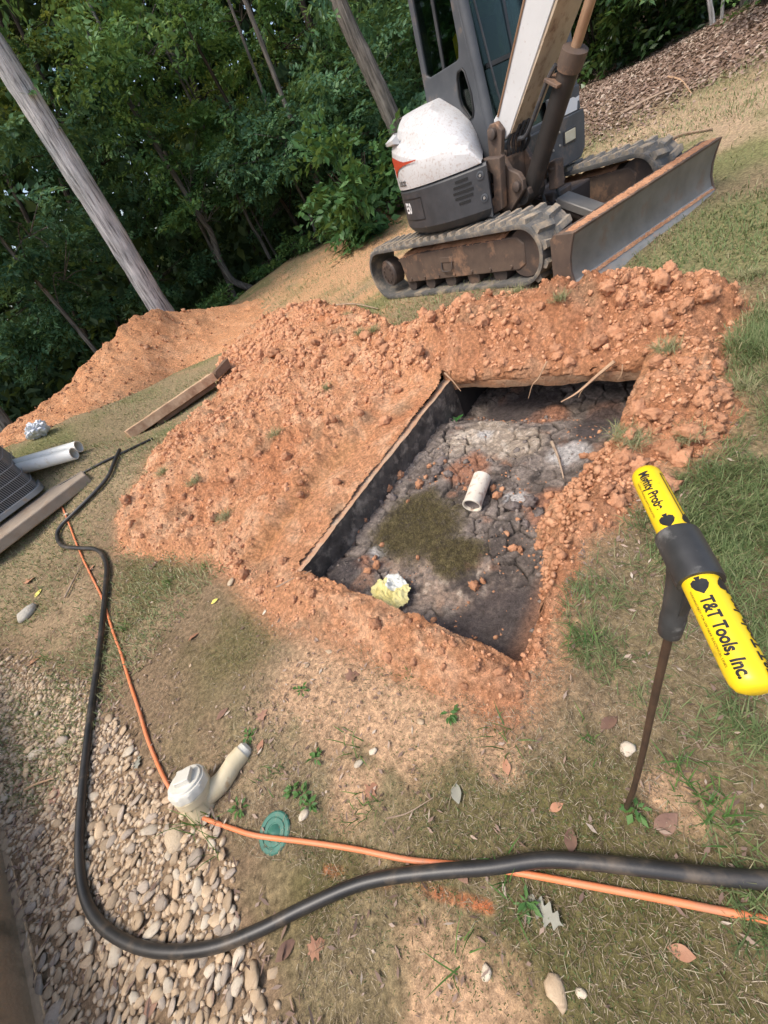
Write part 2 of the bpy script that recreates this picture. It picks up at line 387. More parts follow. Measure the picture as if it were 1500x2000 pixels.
# ------------------------------------------------------------------ object helpers
def link(name, mesh, parent=None):
    o = bpy.data.objects.new(name, mesh); COL.objects.link(o)
    if parent is not None: o.parent = parent
    return o
def tag(o, label=None, cat=None, group=None, kind=None):
    if label: o['label'] = label
    if cat: o['category'] = cat
    if group: o['group'] = group
    if kind: o['kind'] = kind
    return o
def empty(name, loc, label, cat, group=None, mat3=None):
    o = bpy.data.objects.new(name, None); COL.objects.link(o)
    o.empty_display_size = .05
    if mat3 is not None:
        m4 = Matrix([list(map(float, r)) for r in mat3]).to_4x4(); m4.translation = Vector(loc); o.matrix_world = m4
    else: o.location = loc
    return tag(o, label, cat, group)
def npmesh(name, V, F, mat, smooth=False, rnd=None, zone=None):
    """fast mesh from arrays; F an (n, 3) or (n, 4) index array"""
    V = np.ascontiguousarray(V, np.float32); F = np.ascontiguousarray(F, np.int32)
    me = bpy.data.meshes.new(name); k = F.shape[1]
    me.vertices.add(len(V)); me.vertices.foreach_set('co', V.ravel())
    me.loops.add(F.size); me.loops.foreach_set('vertex_index', F.ravel())
    me.polygons.add(len(F)); me.polygons.foreach_set('loop_start', np.arange(0, F.size, k, dtype=np.int32))
    me.polygons.foreach_set('loop_total', np.full(len(F), k, np.int32))
    if smooth: me.polygons.foreach_set('use_smooth', np.ones(len(F), bool))
    me.update(calc_edges=True)
    if rnd is not None:
        a = me.attributes.new('rnd', 'FLOAT', 'POINT'); a.data.foreach_set('value', np.ascontiguousarray(rnd, np.float32))
    if zone is not None:
        c = me.color_attributes.new('zone', 'FLOAT_COLOR', 'POINT')
        c.data.foreach_set('color', np.ascontiguousarray(np.c_[zone, np.ones(len(zone))], np.float32).ravel())
    me.materials.append(mat)
    return me
class MB:
    def __init__(s): s.v = []; s.f = []
    def add(s, V, F):
        b = len(s.v); s.v += [tuple(map(float, p)) for p in V]; s.f += [tuple(i + b for i in f) for f in F]; return s
    def box(s, c, d, rot=None):
        R = np.eye(3) if rot is None else np.array(rot)
        V = [np.array(c) + R @ (np.array(q) * np.array(d) / 2) for q in
             ((-1, -1, -1), (1, -1, -1), (1, 1, -1), (-1, 1, -1), (-1, -1, 1), (1, -1, 1), (1, 1, 1), (-1, 1, 1))]
        return s.add(V, [(0, 3, 2, 1), (4, 5, 6, 7), (0, 1, 5, 4), (1, 2, 6, 5), (2, 3, 7, 6), (3, 0, 4, 7)])
    def prism(s, poly, axis, a, b):
        """2D polygon swept along an axis from a to b; the polygon's pair is the other two axes in x, y, z order"""
        def P(p, t):
            q = list(p); q.insert(axis, t); return q
        n = len(poly)
        V = [P(p, a) for p in poly] + [P(p, b) for p in poly]
        F = [tuple(range(n - 1, -1, -1)), tuple(range(n, 2 * n))] + [(i, (i + 1) % n, n + (i + 1) % n, n + i) for i in range(n)]
        return s.add(V, F)
    def tube(s, pts, r, n=10, cap=True):
        pts = [np.array(p, float) for p in pts]; k = len(pts)
        rs = r if hasattr(r, '__len__') else [r] * k
        V = []; prev = None
        for i, p in enumerate(pts):
            d = pts[min(i + 1, k - 1)] - pts[max(i - 1, 0)]; d = d / (np.linalg.norm(d) + 1e-12)
            if prev is None:
                a = np.array([0, 0, 1.0]) if abs(d[2]) < .9 else np.array([1.0, 0, 0])
                e = np.cross(d, a)
            else: e = prev - d * (prev @ d)
            e = e / (np.linalg.norm(e) + 1e-12); prev = e; g = np.cross(d, e)
            V += [p + rs[i] * (math.cos(2 * math.pi * j / n) * e + math.sin(2 * math.pi * j / n) * g) for j in range(n)]
        F = [(i * n + j, i * n + (j + 1) % n, (i + 1) * n + (j + 1) % n, (i + 1) * n + j) for i in range(k - 1) for j in range(n)]
        if cap: F += [tuple(range(n - 1, -1, -1)), tuple(range((k - 1) * n, k * n))]
        return s.add(V, F)
    def lathe(s, prof, c, axis, n=24, closed=False):
        """profile of (radius, height) turned round an axis through c"""
        d = np.array(axis, float); d = d / np.linalg.norm(d)
        a = np.array([0, 0, 1.0]) if abs(d[2]) < .9 else np.array([1.0, 0, 0])
        e = np.cross(d, a); e /= np.linalg.norm(e); g = np.cross(d, e)
        V = [np.array(c) + d * h + r * (math.cos(2 * math.pi * j / n) * e + math.sin(2 * math.pi * j / n) * g) for r, h in prof for j in range(n)]
        k = len(prof); rng = range(k if closed else k - 1)
        F = [(i * n + j, i * n + (j + 1) % n, ((i + 1) % k) * n + (j + 1) % n, ((i + 1) % k) * n + j) for i in rng for j in range(n)]
        if not closed: F += [tuple(range(n - 1, -1, -1)), tuple(range((k - 1) * n, k * n))]
        return s.add(V, F)
    def mesh(s, name, mat, smooth=None, fix=True):
        me = bpy.data.meshes.new(name); me.from_pydata(s.v, [], s.f); me.materials.append(mat)
        bm = bmesh.new(); bm.from_mesh(me)
        if fix: bmesh.ops.recalc_face_normals(bm, faces=bm.faces)
        if smooth is not None:
            for f in bm.faces: f.smooth = True
            for e in bm.edges:
                if len(e.link_faces) == 2 and e.calc_face_angle(0) > math.radians(smooth): e.smooth = False
        bm.to_mesh(me); bm.free()
        return me
    def build(s, name, mat, parent=None, smooth=35, bevel=0, seg=2):
        o = link(name, s.mesh(name, mat, smooth), parent)
        if bevel:
            b = o.modifiers.new('bevel', 'BEVEL'); b.width = bevel; b.segments = seg; b.limit_method = 'ANGLE'; b.angle_limit = math.radians(40)
        return o
def plate(name, outlines, mat, place, thick, parent=None, bevel=0):
    """flat plate with holes: first outline is the edge, the others are openings; place(x, y, z) puts it in the parent's frame"""
    cu = bpy.data.curves.new(name, 'CURVE'); cu.dimensions = '2D'; cu.fill_mode = 'BOTH'; cu.extrude = thick / 2
    for o in outlines:
        sp = cu.splines.new('POLY'); sp.points.add(len(o) - 1); sp.use_cyclic_u = True
        for i, p in enumerate(o): sp.points[i].co = (p[0], p[1], 0, 1)
    me = from_curve(cu, name)
    for v in me.vertices: v.co = Vector([float(c) for c in place(*v.co)])
    me.materials.clear(); me.materials.append(mat)
    bm = bmesh.new(); bm.from_mesh(me); bmesh.ops.remove_doubles(bm, verts=bm.verts, dist=1e-5)
    bmesh.ops.recalc_face_normals(bm, faces=bm.faces); bm.to_mesh(me); bm.free()
    o = link(name, me, parent)
    if bevel:
        b = o.modifiers.new('bevel', 'BEVEL'); b.width = bevel; b.segments = 2; b.limit_method = 'ANGLE'; b.angle_limit = math.radians(50)
    return o
def from_curve(cu, name):
    t = bpy.data.objects.new('tmp', cu); COL.objects.link(t)
    me = bpy.data.meshes.new_from_object(t.evaluated_get(bpy.context.evaluated_depsgraph_get()))
    bpy.data.objects.remove(t); bpy.data.curves.remove(cu); me.name = name
    return me
def lettering(name, body, mat, size, wrap, parent=None, bold=.0, xs=1.0, cuts=2, shear=0):
    """printed letters: flat text cut fine and laid on a surface by wrap(x, y)"""
    cu = bpy.data.curves.new(name, 'FONT'); cu.body = body; cu.size = size; cu.offset = bold; cu.align_x = 'CENTER'; cu.align_y = 'CENTER'; cu.shear = shear
    me = from_curve(cu, name)
    bm = bmesh.new(); bm.from_mesh(me); bmesh.ops.triangulate(bm, faces=bm.faces)
    if cuts: bmesh.ops.subdivide_edges(bm, edges=bm.edges, cuts=cuts, use_grid_fill=True)
    for v in bm.verts: v.co = Vector([float(c) for c in wrap(v.co.x * xs, v.co.y)])
    bm.to_mesh(me); bm.free(); me.materials.clear(); me.materials.append(mat)
    return link(name, me, parent)
def catmull(pts, n=8):
    P = [np.array(p, float) for p in pts]; P = [2 * P[0] - P[1]] + P + [2 * P[-1] - P[-2]]
    out = []
    for i in range(1, len(P) - 2):
        for k in range(n):
            t = k / n; a, b, c, d = P[i - 1], P[i], P[i + 1], P[i + 2]
            out.append(.5 * (2 * b + (c - a) * t + (2 * a - 5 * b + 4 * c - d) * t * t + (3 * b - 3 * c + d - a) * t ** 3))
    out.append(P[-2]); return out

# ================================================================== ground
PEB = GP([(-120, 1290), (60, 1290), (160, 1345), (240, 1440), (330, 1540), (430, 1610), (450, 1700), (480, 1790), (560, 1990), (600, 2150), (40, 2150), (95, 1900), (30, 1650), (-60, 1560)])
SOILP = GP([(236, 1072), (233, 1010), (262, 960), (290, 930), (302, 880), (335, 850), (430, 775), (425, 715), (470, 655), (548, 604), (640, 610), (740, 622),
            (795, 668), (850, 640), (900, 615), (960, 602), (1060, 600), (1110, 588), (1150, 575), (1230, 562), (1330, 572), (1425, 585), (1450, 608), (1412, 650),
            (1398, 705), (1428, 805), (1398, 862), (1378, 892), (1290, 905), (1240, 935), (1222, 1010), (1140, 1062), (1096, 1165), (1062, 1290), (1012, 1370),
            (972, 1388), (900, 1352), (800, 1312), (700, 1262), (620, 1225), (545, 1210), (480, 1150), (410, 1095), (330, 1083)])
GRASS_R = GP([(1440, 600), (1600, 520), (1700, 900), (1600, 1900), (1440, 1850), (1370, 1620), (1330, 1440), (1120, 1300), (1100, 1180), (1150, 1070), (1240, 1000), (1330, 915), (1400, 880), (1430, 800), (1405, 705)])
GRASS_FAR = GP([(1120, 575), (1230, 545), (1450, 560), (1600, 500), (1600, 330), (1400, 390), (1200, 510)])
CLAY = [(G(620, 1340), .42), (G(800, 1400), .3), (G(1320, 1560), .10), (G(870, 1900), .2), (G(700, 1540), .18), (G(930, 1990), .2), (G(980, 1480), .1)]
MOSS = [(G(300, 1140), .55), (G(520, 1130), .3), (G(900, 1600), .35), (G(640, 1700), .22), (G(1050, 1900), .4), (G(1250, 1800), .4), (G(800, 1300), .25), (G(480, 1250), .35), (G(60, 1200), .3), (G(1150, 1640), .3)]
PAINT = [G(640, 1700)[:2], G(760, 1725)[:2], G(860, 1745)[:2], G(955, 1772)[:2]]
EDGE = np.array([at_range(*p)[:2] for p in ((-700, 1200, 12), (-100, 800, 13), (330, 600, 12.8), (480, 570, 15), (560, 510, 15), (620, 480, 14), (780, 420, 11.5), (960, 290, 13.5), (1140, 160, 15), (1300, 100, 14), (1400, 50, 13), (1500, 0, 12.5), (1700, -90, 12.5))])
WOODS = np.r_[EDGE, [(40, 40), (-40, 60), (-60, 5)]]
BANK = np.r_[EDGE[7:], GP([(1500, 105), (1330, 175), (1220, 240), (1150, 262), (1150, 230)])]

def ground_colour(x, y):
    n1 = fbm(x, y, 2.2, 5, 21); n2 = fbm(x, y, 7, 4, 33); n3 = fbm(x, y, .8, 3, 44)
    def lerp(c, k, m): return c * (1 - m[:, None]) + np.array(k) * m[:, None]
    c = np.zeros((len(x), 3)) + np.array((.235, .168, .104))
    c = lerp(c, (.32, .235, .145), sstep(-.1, .5, n1))
    c = lerp(c, (.16, .115, .072), sstep(.15, .6, -n2) * .7)
    c = lerp(c, (.17, .155, .075), sstep(.0, .5, n3 + .5 * n2) * .5)
    for (p, r) in MOSS:
        d = np.hypot(x - p[0], y - p[1]) / r + .9 * n1 + .5 * n2
        c = lerp(c, (.125, .113, .046), sstep(1.25, .2, d) * .75)
    for (p, r) in CLAY:
        d = np.hypot(x - p[0], y - p[1]) / r + .8 * n1 + .5 * n2
        c = lerp(c, (.50, .325, .20), sstep(1.15, .45, d) * .85)
    s = sdist(x, y, SOILP)
    c = lerp(c, (.45, .235, .13), sstep(-.16, .02, s + .06 * n1))
    r = np.hypot(x, y)
    lawn = sstep(4.2, 6.0, r)
    c = lerp(c, (.30, .24, .14), lawn * .8)
    c = lerp(c, (.17, .185, .075), lawn * sstep(-.05, .4, n3 + .4 * n1) * .75)
    c = lerp(c, (.21, .17, .095), sstep(-.1, .15, sdist(x, y, GRASS_R) + .1 * n1) * .8)
    c = lerp(c, (.20, .20, .09), sstep(-.1, .3, sdist(x, y, GRASS_FAR) + .1 * n1) * .75)
    # worn, sandy track on the bank beyond the machine and clay dust behind it
    bt = [at_range(*p)[:2] for p in ((1150, 330, 7.5), (1300, 250, 8.2), (1500, 200, 7.2), (1700, 120, 7.2))]
    d = np.min([np.hypot(x - (a[0] + (b[0] - a[0]) * t), y - (a[1] + (b[1] - a[1]) * t)) for a, b in zip(bt[:-1], bt[1:]) for t in np.linspace(0, 1, 12)], axis=0)
    c = lerp(c, (.42, .31, .205), sstep(1.1, .3, d + .6 * n1 + .3 * n2))
    q = at_range(640, 560, 9.5)
    c = lerp(c, (.56, .325, .18), sstep(1.25, .3, np.hypot(x - q[0], (y - q[1]) * .7) / 2.6 + .7 * n1 + .3 * n2) * .85)
    c = lerp(c, (.22, .15, .11), sstep(-.9, .5, sdist(x, y, BANK) + .8 * n1))
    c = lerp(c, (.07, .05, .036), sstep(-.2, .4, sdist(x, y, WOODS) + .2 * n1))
    c = lerp(c, (.27, .19, .12), sstep(-.06, .05, sdist(x, y, PEB) + .08 * n2))
    for a, b in zip(PAINT[:-1], PAINT[1:]):
        ex, ey = b - a
        t = np.clip(((x - a[0]) * ex + (y - a[1]) * ey) / (ex * ex + ey * ey), 0, 1)
        d = np.hypot(x - a[0] - t * ex, y - a[1] - t * ey)
        c = lerp(c, (.66, .185, .075), sstep(.024, .004, d + .010 * n2) * sstep(-.3, .3, n2 + .4 * n1) * .75)
    return np.clip(c, .01, .9)

def polar(a0, a1, da, r0, r1, dr):
    ang = np.arange(a0, a1 + da, da); rad = np.exp(np.arange(math.log(r0), math.log(r1) + dr, dr))
    A, R = np.meshgrid(ang, rad)
    return R * np.sin(A), R * np.cos(A)
def gridfaces(h, w):
    i = np.arange(h * w).reshape(h, w)
    return np.stack([i[:-1, :-1].ravel(), i[:-1, 1:].ravel(), i[1:, 1:].ravel(), i[1:, :-1].ravel()], 1)
def compact(V, F, *attrs):
    used = np.unique(F); mp = np.full(len(V), -1); mp[used] = np.arange(len(used))
    return (V[used], mp[F]) + tuple(a[used] for a in attrs)

deg = math.radians
ang = np.concatenate([np.arange(-180, -82, 4.0), np.arange(-82, 92, .27), np.arange(92, 181, 4.0)]); ang[-1] = 180
rad = np.concatenate([[.0004, .05], np.exp(np.arange(math.log(.12), math.log(26), .0155)), np.exp(np.linspace(math.log(27), math.log(600), 22))])
A, R = np.meshgrid(np.radians(ang), rad)
X, Y = R * np.sin(A), R * np.cos(A)
x, y = X.ravel(), Y.ravel()
z = tz(x, y) + .006 * fbm(x, y, 14, 3, 71) * sstep(9, 2, np.hypot(x, y))
F = gridfaces(*X.shape)
fx, fy = x[F].mean(1), y[F].mean(1)
fu, fv = uv_of(fx, fy)
hole = (fu > -.07) & (fu < 2.95) & (fv > -.10) & (fv < PWID + .07)
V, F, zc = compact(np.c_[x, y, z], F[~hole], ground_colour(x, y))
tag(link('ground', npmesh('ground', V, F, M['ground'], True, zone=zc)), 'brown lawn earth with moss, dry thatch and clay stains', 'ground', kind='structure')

# ================================================================== loose soil round the pit
BLOBS = [(G(560, 800), 1.3, .15), (G(430, 900), .7, .12), (G(640, 700), 1.2, .16), (G(330, 990), .5, .08), (G(540, 1000), .45, .06), (G(760, 690), .7, .10), (G(600, 640), 1.5, .2),
         (G(850, 668), .45, .12), (G(950, 655), .4, .15), (G(1050, 640), .38, .14), (G(1150, 622), .36, .17), (G(1250, 612), .36, .17), (G(1360, 620), .3, .12), (G(1330, 720), .3, .11), (G(1370, 810), .22, .07),
         (G(1290, 800), .2, .06), (G(880, 1310), .25, .012), (G(1180, 1010), .18, .03)]
def soil_h(x, y, fine=True):
    s = sdist(x, y, SOILP)
    s = s + .09 * fbm(x, y, 3.0, 4, 5) + .03 * fbm(x, y, 14, 2, 6)
    h = .012 + .035 * sstep(0, .25, s)
    for p, r, k in BLOBS:
        d2 = ((x - p[0]) ** 2 + (y - p[1]) ** 2) / (r * r)
        h = h + k * np.exp(-1.6 * d2)
    u, v = uv_of(x, y)
    dp = np.maximum(np.maximum(-u, u - PLEN), np.maximum(-v, v - PWID))     # distance outside the pit
    # a scraped trench runs beside the exposed concrete edge
    tr = sstep(.58, .44, -v + .05 * fbm(u, v, 4, 3, 88)) * sstep(-.35, -.1, u) * sstep(PLEN + .1, PLEN - .2, u) * (v < .02)
    h = h * (1 - .8 * tr) + tr * .02
    h = h - .035 * np.exp(-((v + .44 + .05 * np.sin(u * 4)) / .05) ** 2) * sstep(-.3, .0, u) * sstep(1.5, .9, u)
    rough = .35 + .65 * sstep(.0, .5, fbm(x, y, .9, 2, 91) + .5)
    rough = rough * (1 - .8 * tr) * (1 - .6 * sstep(.05, -.15, u) * sstep(-.3, 0, v)) * (1 - .5 * sstep(PWID - .1, PWID + .1, v) * sstep(1.2, .8, u))
    berm = sstep(PLEN - .1, PLEN + .35, u) * sstep(-1.0, .2, v)
    if fine:
        for size, amp, sd_ in ((.19, .026, 1), (.085, .016, 2), (.043, .011, 3), (.024, .006, 4)):
            f1, f2, idr = worley(x + .3 * size * fbm(x, y, 1.2 / size, 2, sd_), y, size, sd_ * 31)
            b = np.sqrt(np.clip(1 - (f1 / (.45 + .3 * idr)) ** 2, 0, 1)) * (idr > .38) * (.5 + idr)
            h = h + amp * b * rough * (1 + .5 * berm * (size > .05))
        h = h + .02 * fbm(x, y, 9, 4, 77) + .02 * fbm(x, y, 2.4, 3, 78)
        h = np.maximum(h, .012 + .006 * fbm(x, y, 20, 2, 79))
    if fine:
        tb = 1 - np.abs(fbm(x, y, 5.5, 5, 95)) * 2.4; tb2 = 1 - np.abs(fbm(x, y, 13, 4, 96)) * 2.2
        h = h + (.050 * (tb - .5) + .022 * (tb2 - .5)) * berm * sstep(0, .15, s) + (.016 * (tb - .5) + .012 * (tb2 - .5)) * rough * (1 - berm) * sstep(0, .15, s)
    h = h * sstep(-.02, .09, s)
    # crumble down over the rim
    h = h - .05 * sstep(.09, -.02, dp) * ((v > 0.02) | (u < .02) | (u > PLEN - .02))
    return h, s
def soil_colour(x, y, h=0):
    n1 = fbm(x, y, 1.5, 4, 12); n2 = fbm(x, y, 8, 4, 13); n3 = fbm(x, y, 24, 3, 14)
    def lerp(c, k, m): return c * (1 - m[:, None]) + np.array(k) * m[:, None]
    c = np.zeros((len(x), 3)) + np.array((.545, .275, .145))
    c = lerp(c, (.64, .375, .225), sstep(-.1, .5, n2 + .4 * n3))
    c = lerp(c, (.47, .205, .10), sstep(.0, .55, -n1 - .4 * n2) * .8)
    u, v = uv_of(x, y)
    c = lerp(c, (.38, .165, .085), sstep(PLEN - .15, PLEN + .1, u) * sstep(-.7, .1, v) * .6)
    c = lerp(c, (.43, .195, .105), sstep(PWID - .35, PWID + .1, v) * sstep(1.9, 1.3, u) * .55)
    c = lerp(c, (.52, .265, .12), np.exp(-((v + .47) / .09) ** 2) * sstep(-.3, 0, u) * sstep(1.5, 1, u) * .6)
    c = lerp(c, (.27, .19, .12), sstep(.3, .62, fbm(x, y, 3.3, 3, 55)) * .55)
    return c
def soil_surface(x, y):
    h, s = soil_h(x, y)
    return tz(x, y) + h
def rim_right(u):
    return .05 + .27 * np.exp(-((u - .92) / .42) ** 2) + .0 * u
X, Y = polar(deg(-50), deg(86), deg(.18), .45, 13.2, .0075)
x, y = X.ravel(), Y.ravel()
h, s = soil_h(x, y)
u, v = uv_of(x, y)
z = tz(x, y) + h
# earth that has slid into the pit from its long right edge
inR = (v < PWID + .02) & (v > PWID - .45) & (u > 0) & (u < PLEN)
slide = (PWID + .02 - v) / (rim_right(u) + .01)
z = np.where(inR, np.where(slide < 1.15, tz(x, y) - .26 * slide ** 1.1 + .6 * np.maximum(h, 0) * .5, z), z)
F = gridfaces(*X.shape)
fs = s[F].max(1); cu_, cv_ = u[F].mean(1), v[F].mean(1)
inpit = (cu_ > .0) & (cu_ < PLEN) & (cv_ > -.042) & (cv_ < PWID)
keepR = inpit & (cv_ > PWID - rim_right(cu_)) & (rim_right(cu_) > .085)
keep = (fs > -.02) & (~inpit | keepR)
berm = (cu_ > PLEN - .02) | ((cv_ > PWID - .4) & (cu_ > 1.0))
near = (cu_ < .02) | ((cv_ > PWID - .4) & (cu_ <= 1.0))
near &= (cv_ > -.2)
cz = soil_colour(x, y)
VV = np.c_[x, y, z]
for nm, msk, lab in (('soil_heap', keep & ~berm & ~near, 'wide crumbly spread of orange clay soil beside the exposed concrete tank edge'),
                     ('soil_berm', keep & berm, 'cloddy berm of red clay and torn sod between the pit and the excavator blade'),
                     ('soil_apron', keep & near & ~berm, 'thin trampled apron of orange clay along the near short side of the pit')):
    V, F2, c2 = compact(VV, F[msk], cz)
    tag(link(nm, npmesh(nm, V, F2, M['soil'], True, zone=c2)), lab, 'soil pile', kind='stuff')

# cut face of the earth standing on the edge of the lid slab
vv_ = np.linspace(-.06, PWID + .10, 220); rows = []
ut = PLEN + .03 + .012 * fbm(vv_, vv_ * 0, 9, 4, 411); xt, yt = PO[0] + EU[0] * ut + EV[0] * vv_, PO[1] + EU[1] * ut + EV[1] * vv_
zt = tz(xt, yt) + soil_h(xt, yt)[0] + .004
for t in np.linspace(0, 1, 14):
    uo = ut - .03 * math.sin(t * math.pi) - .014 * fbm(vv_, vv_ * 0 + t * .4, 16, 4, 412) - .02 * t
    rows.append(np.c_[PO[0] + EU[0] * uo + EV[0] * vv_, PO[1] + EU[1] * uo + EV[1] * vv_, zt * (1 - t) + (-.045) * t])
cf = np.concatenate(rows); tag(link('soil_cut_face', npmesh('soil_cut_face', cf, gridfaces(14, 220), M['soil'], True, zone=soil_colour(cf[:, 0], cf[:, 1]) * .85)), 'raw cut face of clay standing on the lid slab edge', 'soil pile', kind='stuff')

# ------------------------------------------------------------------ big spoil heap towards the wood
st_r = [(-420, 1080, 8.2), (-250, 985, 8.3), (-110, 905, 8.4), (0, 848, 8.6), (60, 800, 8.8), (120, 757, 9.0), (165, 712, 9.2), (205, 680, 9.4), (255, 630, 9.8), (298, 603, 10.2), (345, 607, 10.6), (440, 604, 11.0), (540, 585, 11.0), (640, 592, 9.0), (720, 603, 7.8)]
st_f = [(-420, 1110), (-250, 1030), (-110, 950), (0, 900), (60, 868), (130, 826), (185, 806), (240, 780), (300, 752), (345, 728), (400, 706), (470, 680), (560, 650), (640, 632), (720, 625)]
ridge = np.array(catmull([at_range(*p) for p in st_r], 22)); front = np.array(catmull([at_range(*p, r) if p[0] < 200 else G(*p) for p, r in zip(st_f, (6.9, 6.9, 7.0, 7.3, 7.5, 7.6, 7.7) + (0,) * 9)], 22))
ns = len(ridge); tt = np.linspace(0, 1, 90)
back = ridge + np.array([-.3, 2.4, 0]); back[:, 2] = tz(back[:, 0], back[:, 1]) - .4
front[:, 2] = tz(front[:, 0], front[:, 1]) - .05
rows = []
for t in np.linspace(0, 1, 110):
    if t < .72:
        k = t / .72; p = front * (1 - k) + ridge * k
        p[:, 2] = front[:, 2] + (ridge[:, 2] - front[:, 2]) * (k ** .85)
    else:
        k = (t - .72) / .28; p = ridge * (1 - k) + back * k
        p[:, 2] = ridge[:, 2] + (back[:, 2] - ridge[:, 2]) * (k ** 1.2)
    rows.append(p)
HP = np.array(rows); hp = HP.reshape(-1, 3).copy()
along = np.tile(np.linspace(0, 1, ns), 110); up_ = np.repeat(np.linspace(0, 1, 110), ns)
env = np.sin(np.clip(up_ / .72, 0, 1) * math.pi / 2)
xx, yy = hp[:, 0], hp[:, 1]
f1, f2, idr = worley(xx, yy, .16, 401)
dz = .10 * fbm(xx, yy, .9, 4, 201) + .05 * fbm(xx, yy, 5, 4, 202) + .03 * np.sqrt(np.clip(1 - (f1 / .6) ** 2, 0, 1)) * (idr > .5)
groove = np.abs(np.mod(xx * 2.2 + yy * .6 + .5 * fbm(xx, yy, 1.2, 2, 203), 1) - .5)
dz = dz + .07 * (groove - .25) * sstep(.15, .5, up_) * sstep(.75, .6, up_) * sstep(.75, .5, along)
tr2 = np.sin(along * 900) * .006 * sstep(.62, .7, along) * sstep(.97, .9, along)
hp[:, 2] += dz * (.25 + .75 * env) + tr2
hc = soil_colour(xx * 1.0, yy) * .5 + np.array((.66, .34, .17)) * .5
tag(link('spoil_heap', npmesh('spoil_heap', hp, gridfaces(110, ns), M['soil'], True, zone=hc)), 'long tall heap of orange clay spoil running along the edge of the wood', 'soil pile', kind='stuff')

# ================================================================== the tank
tk = empty('septic_tank', pit(0, 0, 0), 'buried concrete septic tank with its lid lifted off, walls stained black', 'tank', mat3=np.array([[EU[0], EV[0], 0], [EU[1], EV[1], 0], [0, 0, 1]]) @ np.diag([1, 1, 1]))
def wallgrid(name, p0, eu, ev, lu, lv, mat, parent, rough=.012, seed=0, th=.09):
    """a rough cast wall face with thickness: grid of the face, pushed in and out"""
    nu, nv = int(lu / .02) + 2, int(lv / .02) + 2
    a, b = np.meshgrid(np.linspace(0, lu, nu), np.linspace(0, lv, nv))
    nn = np.cross(eu, ev)
    P = np.array(p0) + a.ravel()[:, None] * np.array(eu) + b.ravel()[:, None] * np.array(ev)
    P = P + (rough * fbm(a.ravel(), b.ravel(), 9, 5, seed))[:, None] * nn + (.4 * rough * fbm(a.ravel(), b.ravel(), 40, 3, seed + 3))[:, None] * nn
    top = b.ravel() > lv - 1e-6
    P[top] += np.array(ev) * (.009 * fbm(a.ravel()[top], b.ravel()[top], 5, 4, seed + 7))[:, None]
    m = MB(); Fq = [tuple(f) for f in gridfaces(nv, nu)]
    m.add(P, Fq)
    return m, P.reshape(nv, nu, 3), nn
# long wall: stained inner face and pale broken top
wl, WP, nn = wallgrid('wall', (-.03, 0, -.55), (1, 0, 0), (0, 0, 1), PLEN + .05, .555, None, None, .011, 61)
wl.build('wall_face', M['wallstain'], tk, 50)
tm = MB(); nu = WP.shape[1]
tp = WP[-1]
outer = tp + np.array([0, -.075, 0]) + np.c_[np.zeros(nu), .012 * fbm(tp[:, 0], tp[:, 0] * 0, 8, 3, 5), .012 * fbm(tp[:, 0], tp[:, 0] * 0 + 3, 9, 3, 6)]
low = outer.copy(); low[:, 2] = -.5
tv = np.r_[tp + (0, 0, .003), outer + (0, 0, .006), low]
tf = [(i, i + 1, nu + i + 1, nu + i) for i in range(nu - 1)] + [(nu + i, nu + i + 1, 2 * nu + i + 1, 2 * nu + i) for i in range(nu - 1)]
tm.add(tv, tf); tm.build('wall_top', M['concrete'], tk, 50)
# remaining lid slab at the far end, its sawn edge, and the dark chamber under it
lid = MB()
nb = 160
yy_ = np.linspace(-.05, PWID + .05, nb)
e1 = .02 * fbm(yy_, yy_ * 0, 4, 4, 15)
ztop = -.02 + .012 * fbm(yy_, yy_ * 0, 5, 3, 16); zbot = -.098 + .02 * fbm(yy_, yy_ * 0 + 5, 7, 4, 17)
Vl = np.r_[np.c_[PLEN + .75 + 0 * yy_, yy_, ztop], np.c_[PLEN - .0 + e1, yy_, ztop], np.c_[PLEN - .01 + e1 + .01, yy_, (ztop + zbot) / 2], np.c_[PLEN + .012 + e1, yy_, zbot], np.c_[PLEN + .75 + 0 * yy_, yy_, zbot]]
lid.add(Vl, [tuple(f) for f in gridfaces(5, nb)])
lid.build('lid_slab', M['clay_face'], tk, 50)
bx = MB()
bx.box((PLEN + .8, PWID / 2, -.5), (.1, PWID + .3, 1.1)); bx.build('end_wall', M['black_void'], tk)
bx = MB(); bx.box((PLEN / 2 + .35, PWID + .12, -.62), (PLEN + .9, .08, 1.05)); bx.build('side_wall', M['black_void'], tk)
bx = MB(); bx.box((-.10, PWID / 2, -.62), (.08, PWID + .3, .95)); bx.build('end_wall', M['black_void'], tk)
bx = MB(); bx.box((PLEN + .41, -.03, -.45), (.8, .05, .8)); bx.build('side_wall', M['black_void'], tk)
bx = MB(); bx.box((PLEN / 2 + .3, PWID / 2, -1.12), (PLEN + 1.3, PWID + .4, .06)); bx.build('tank_floor', M['black_void'], tk)

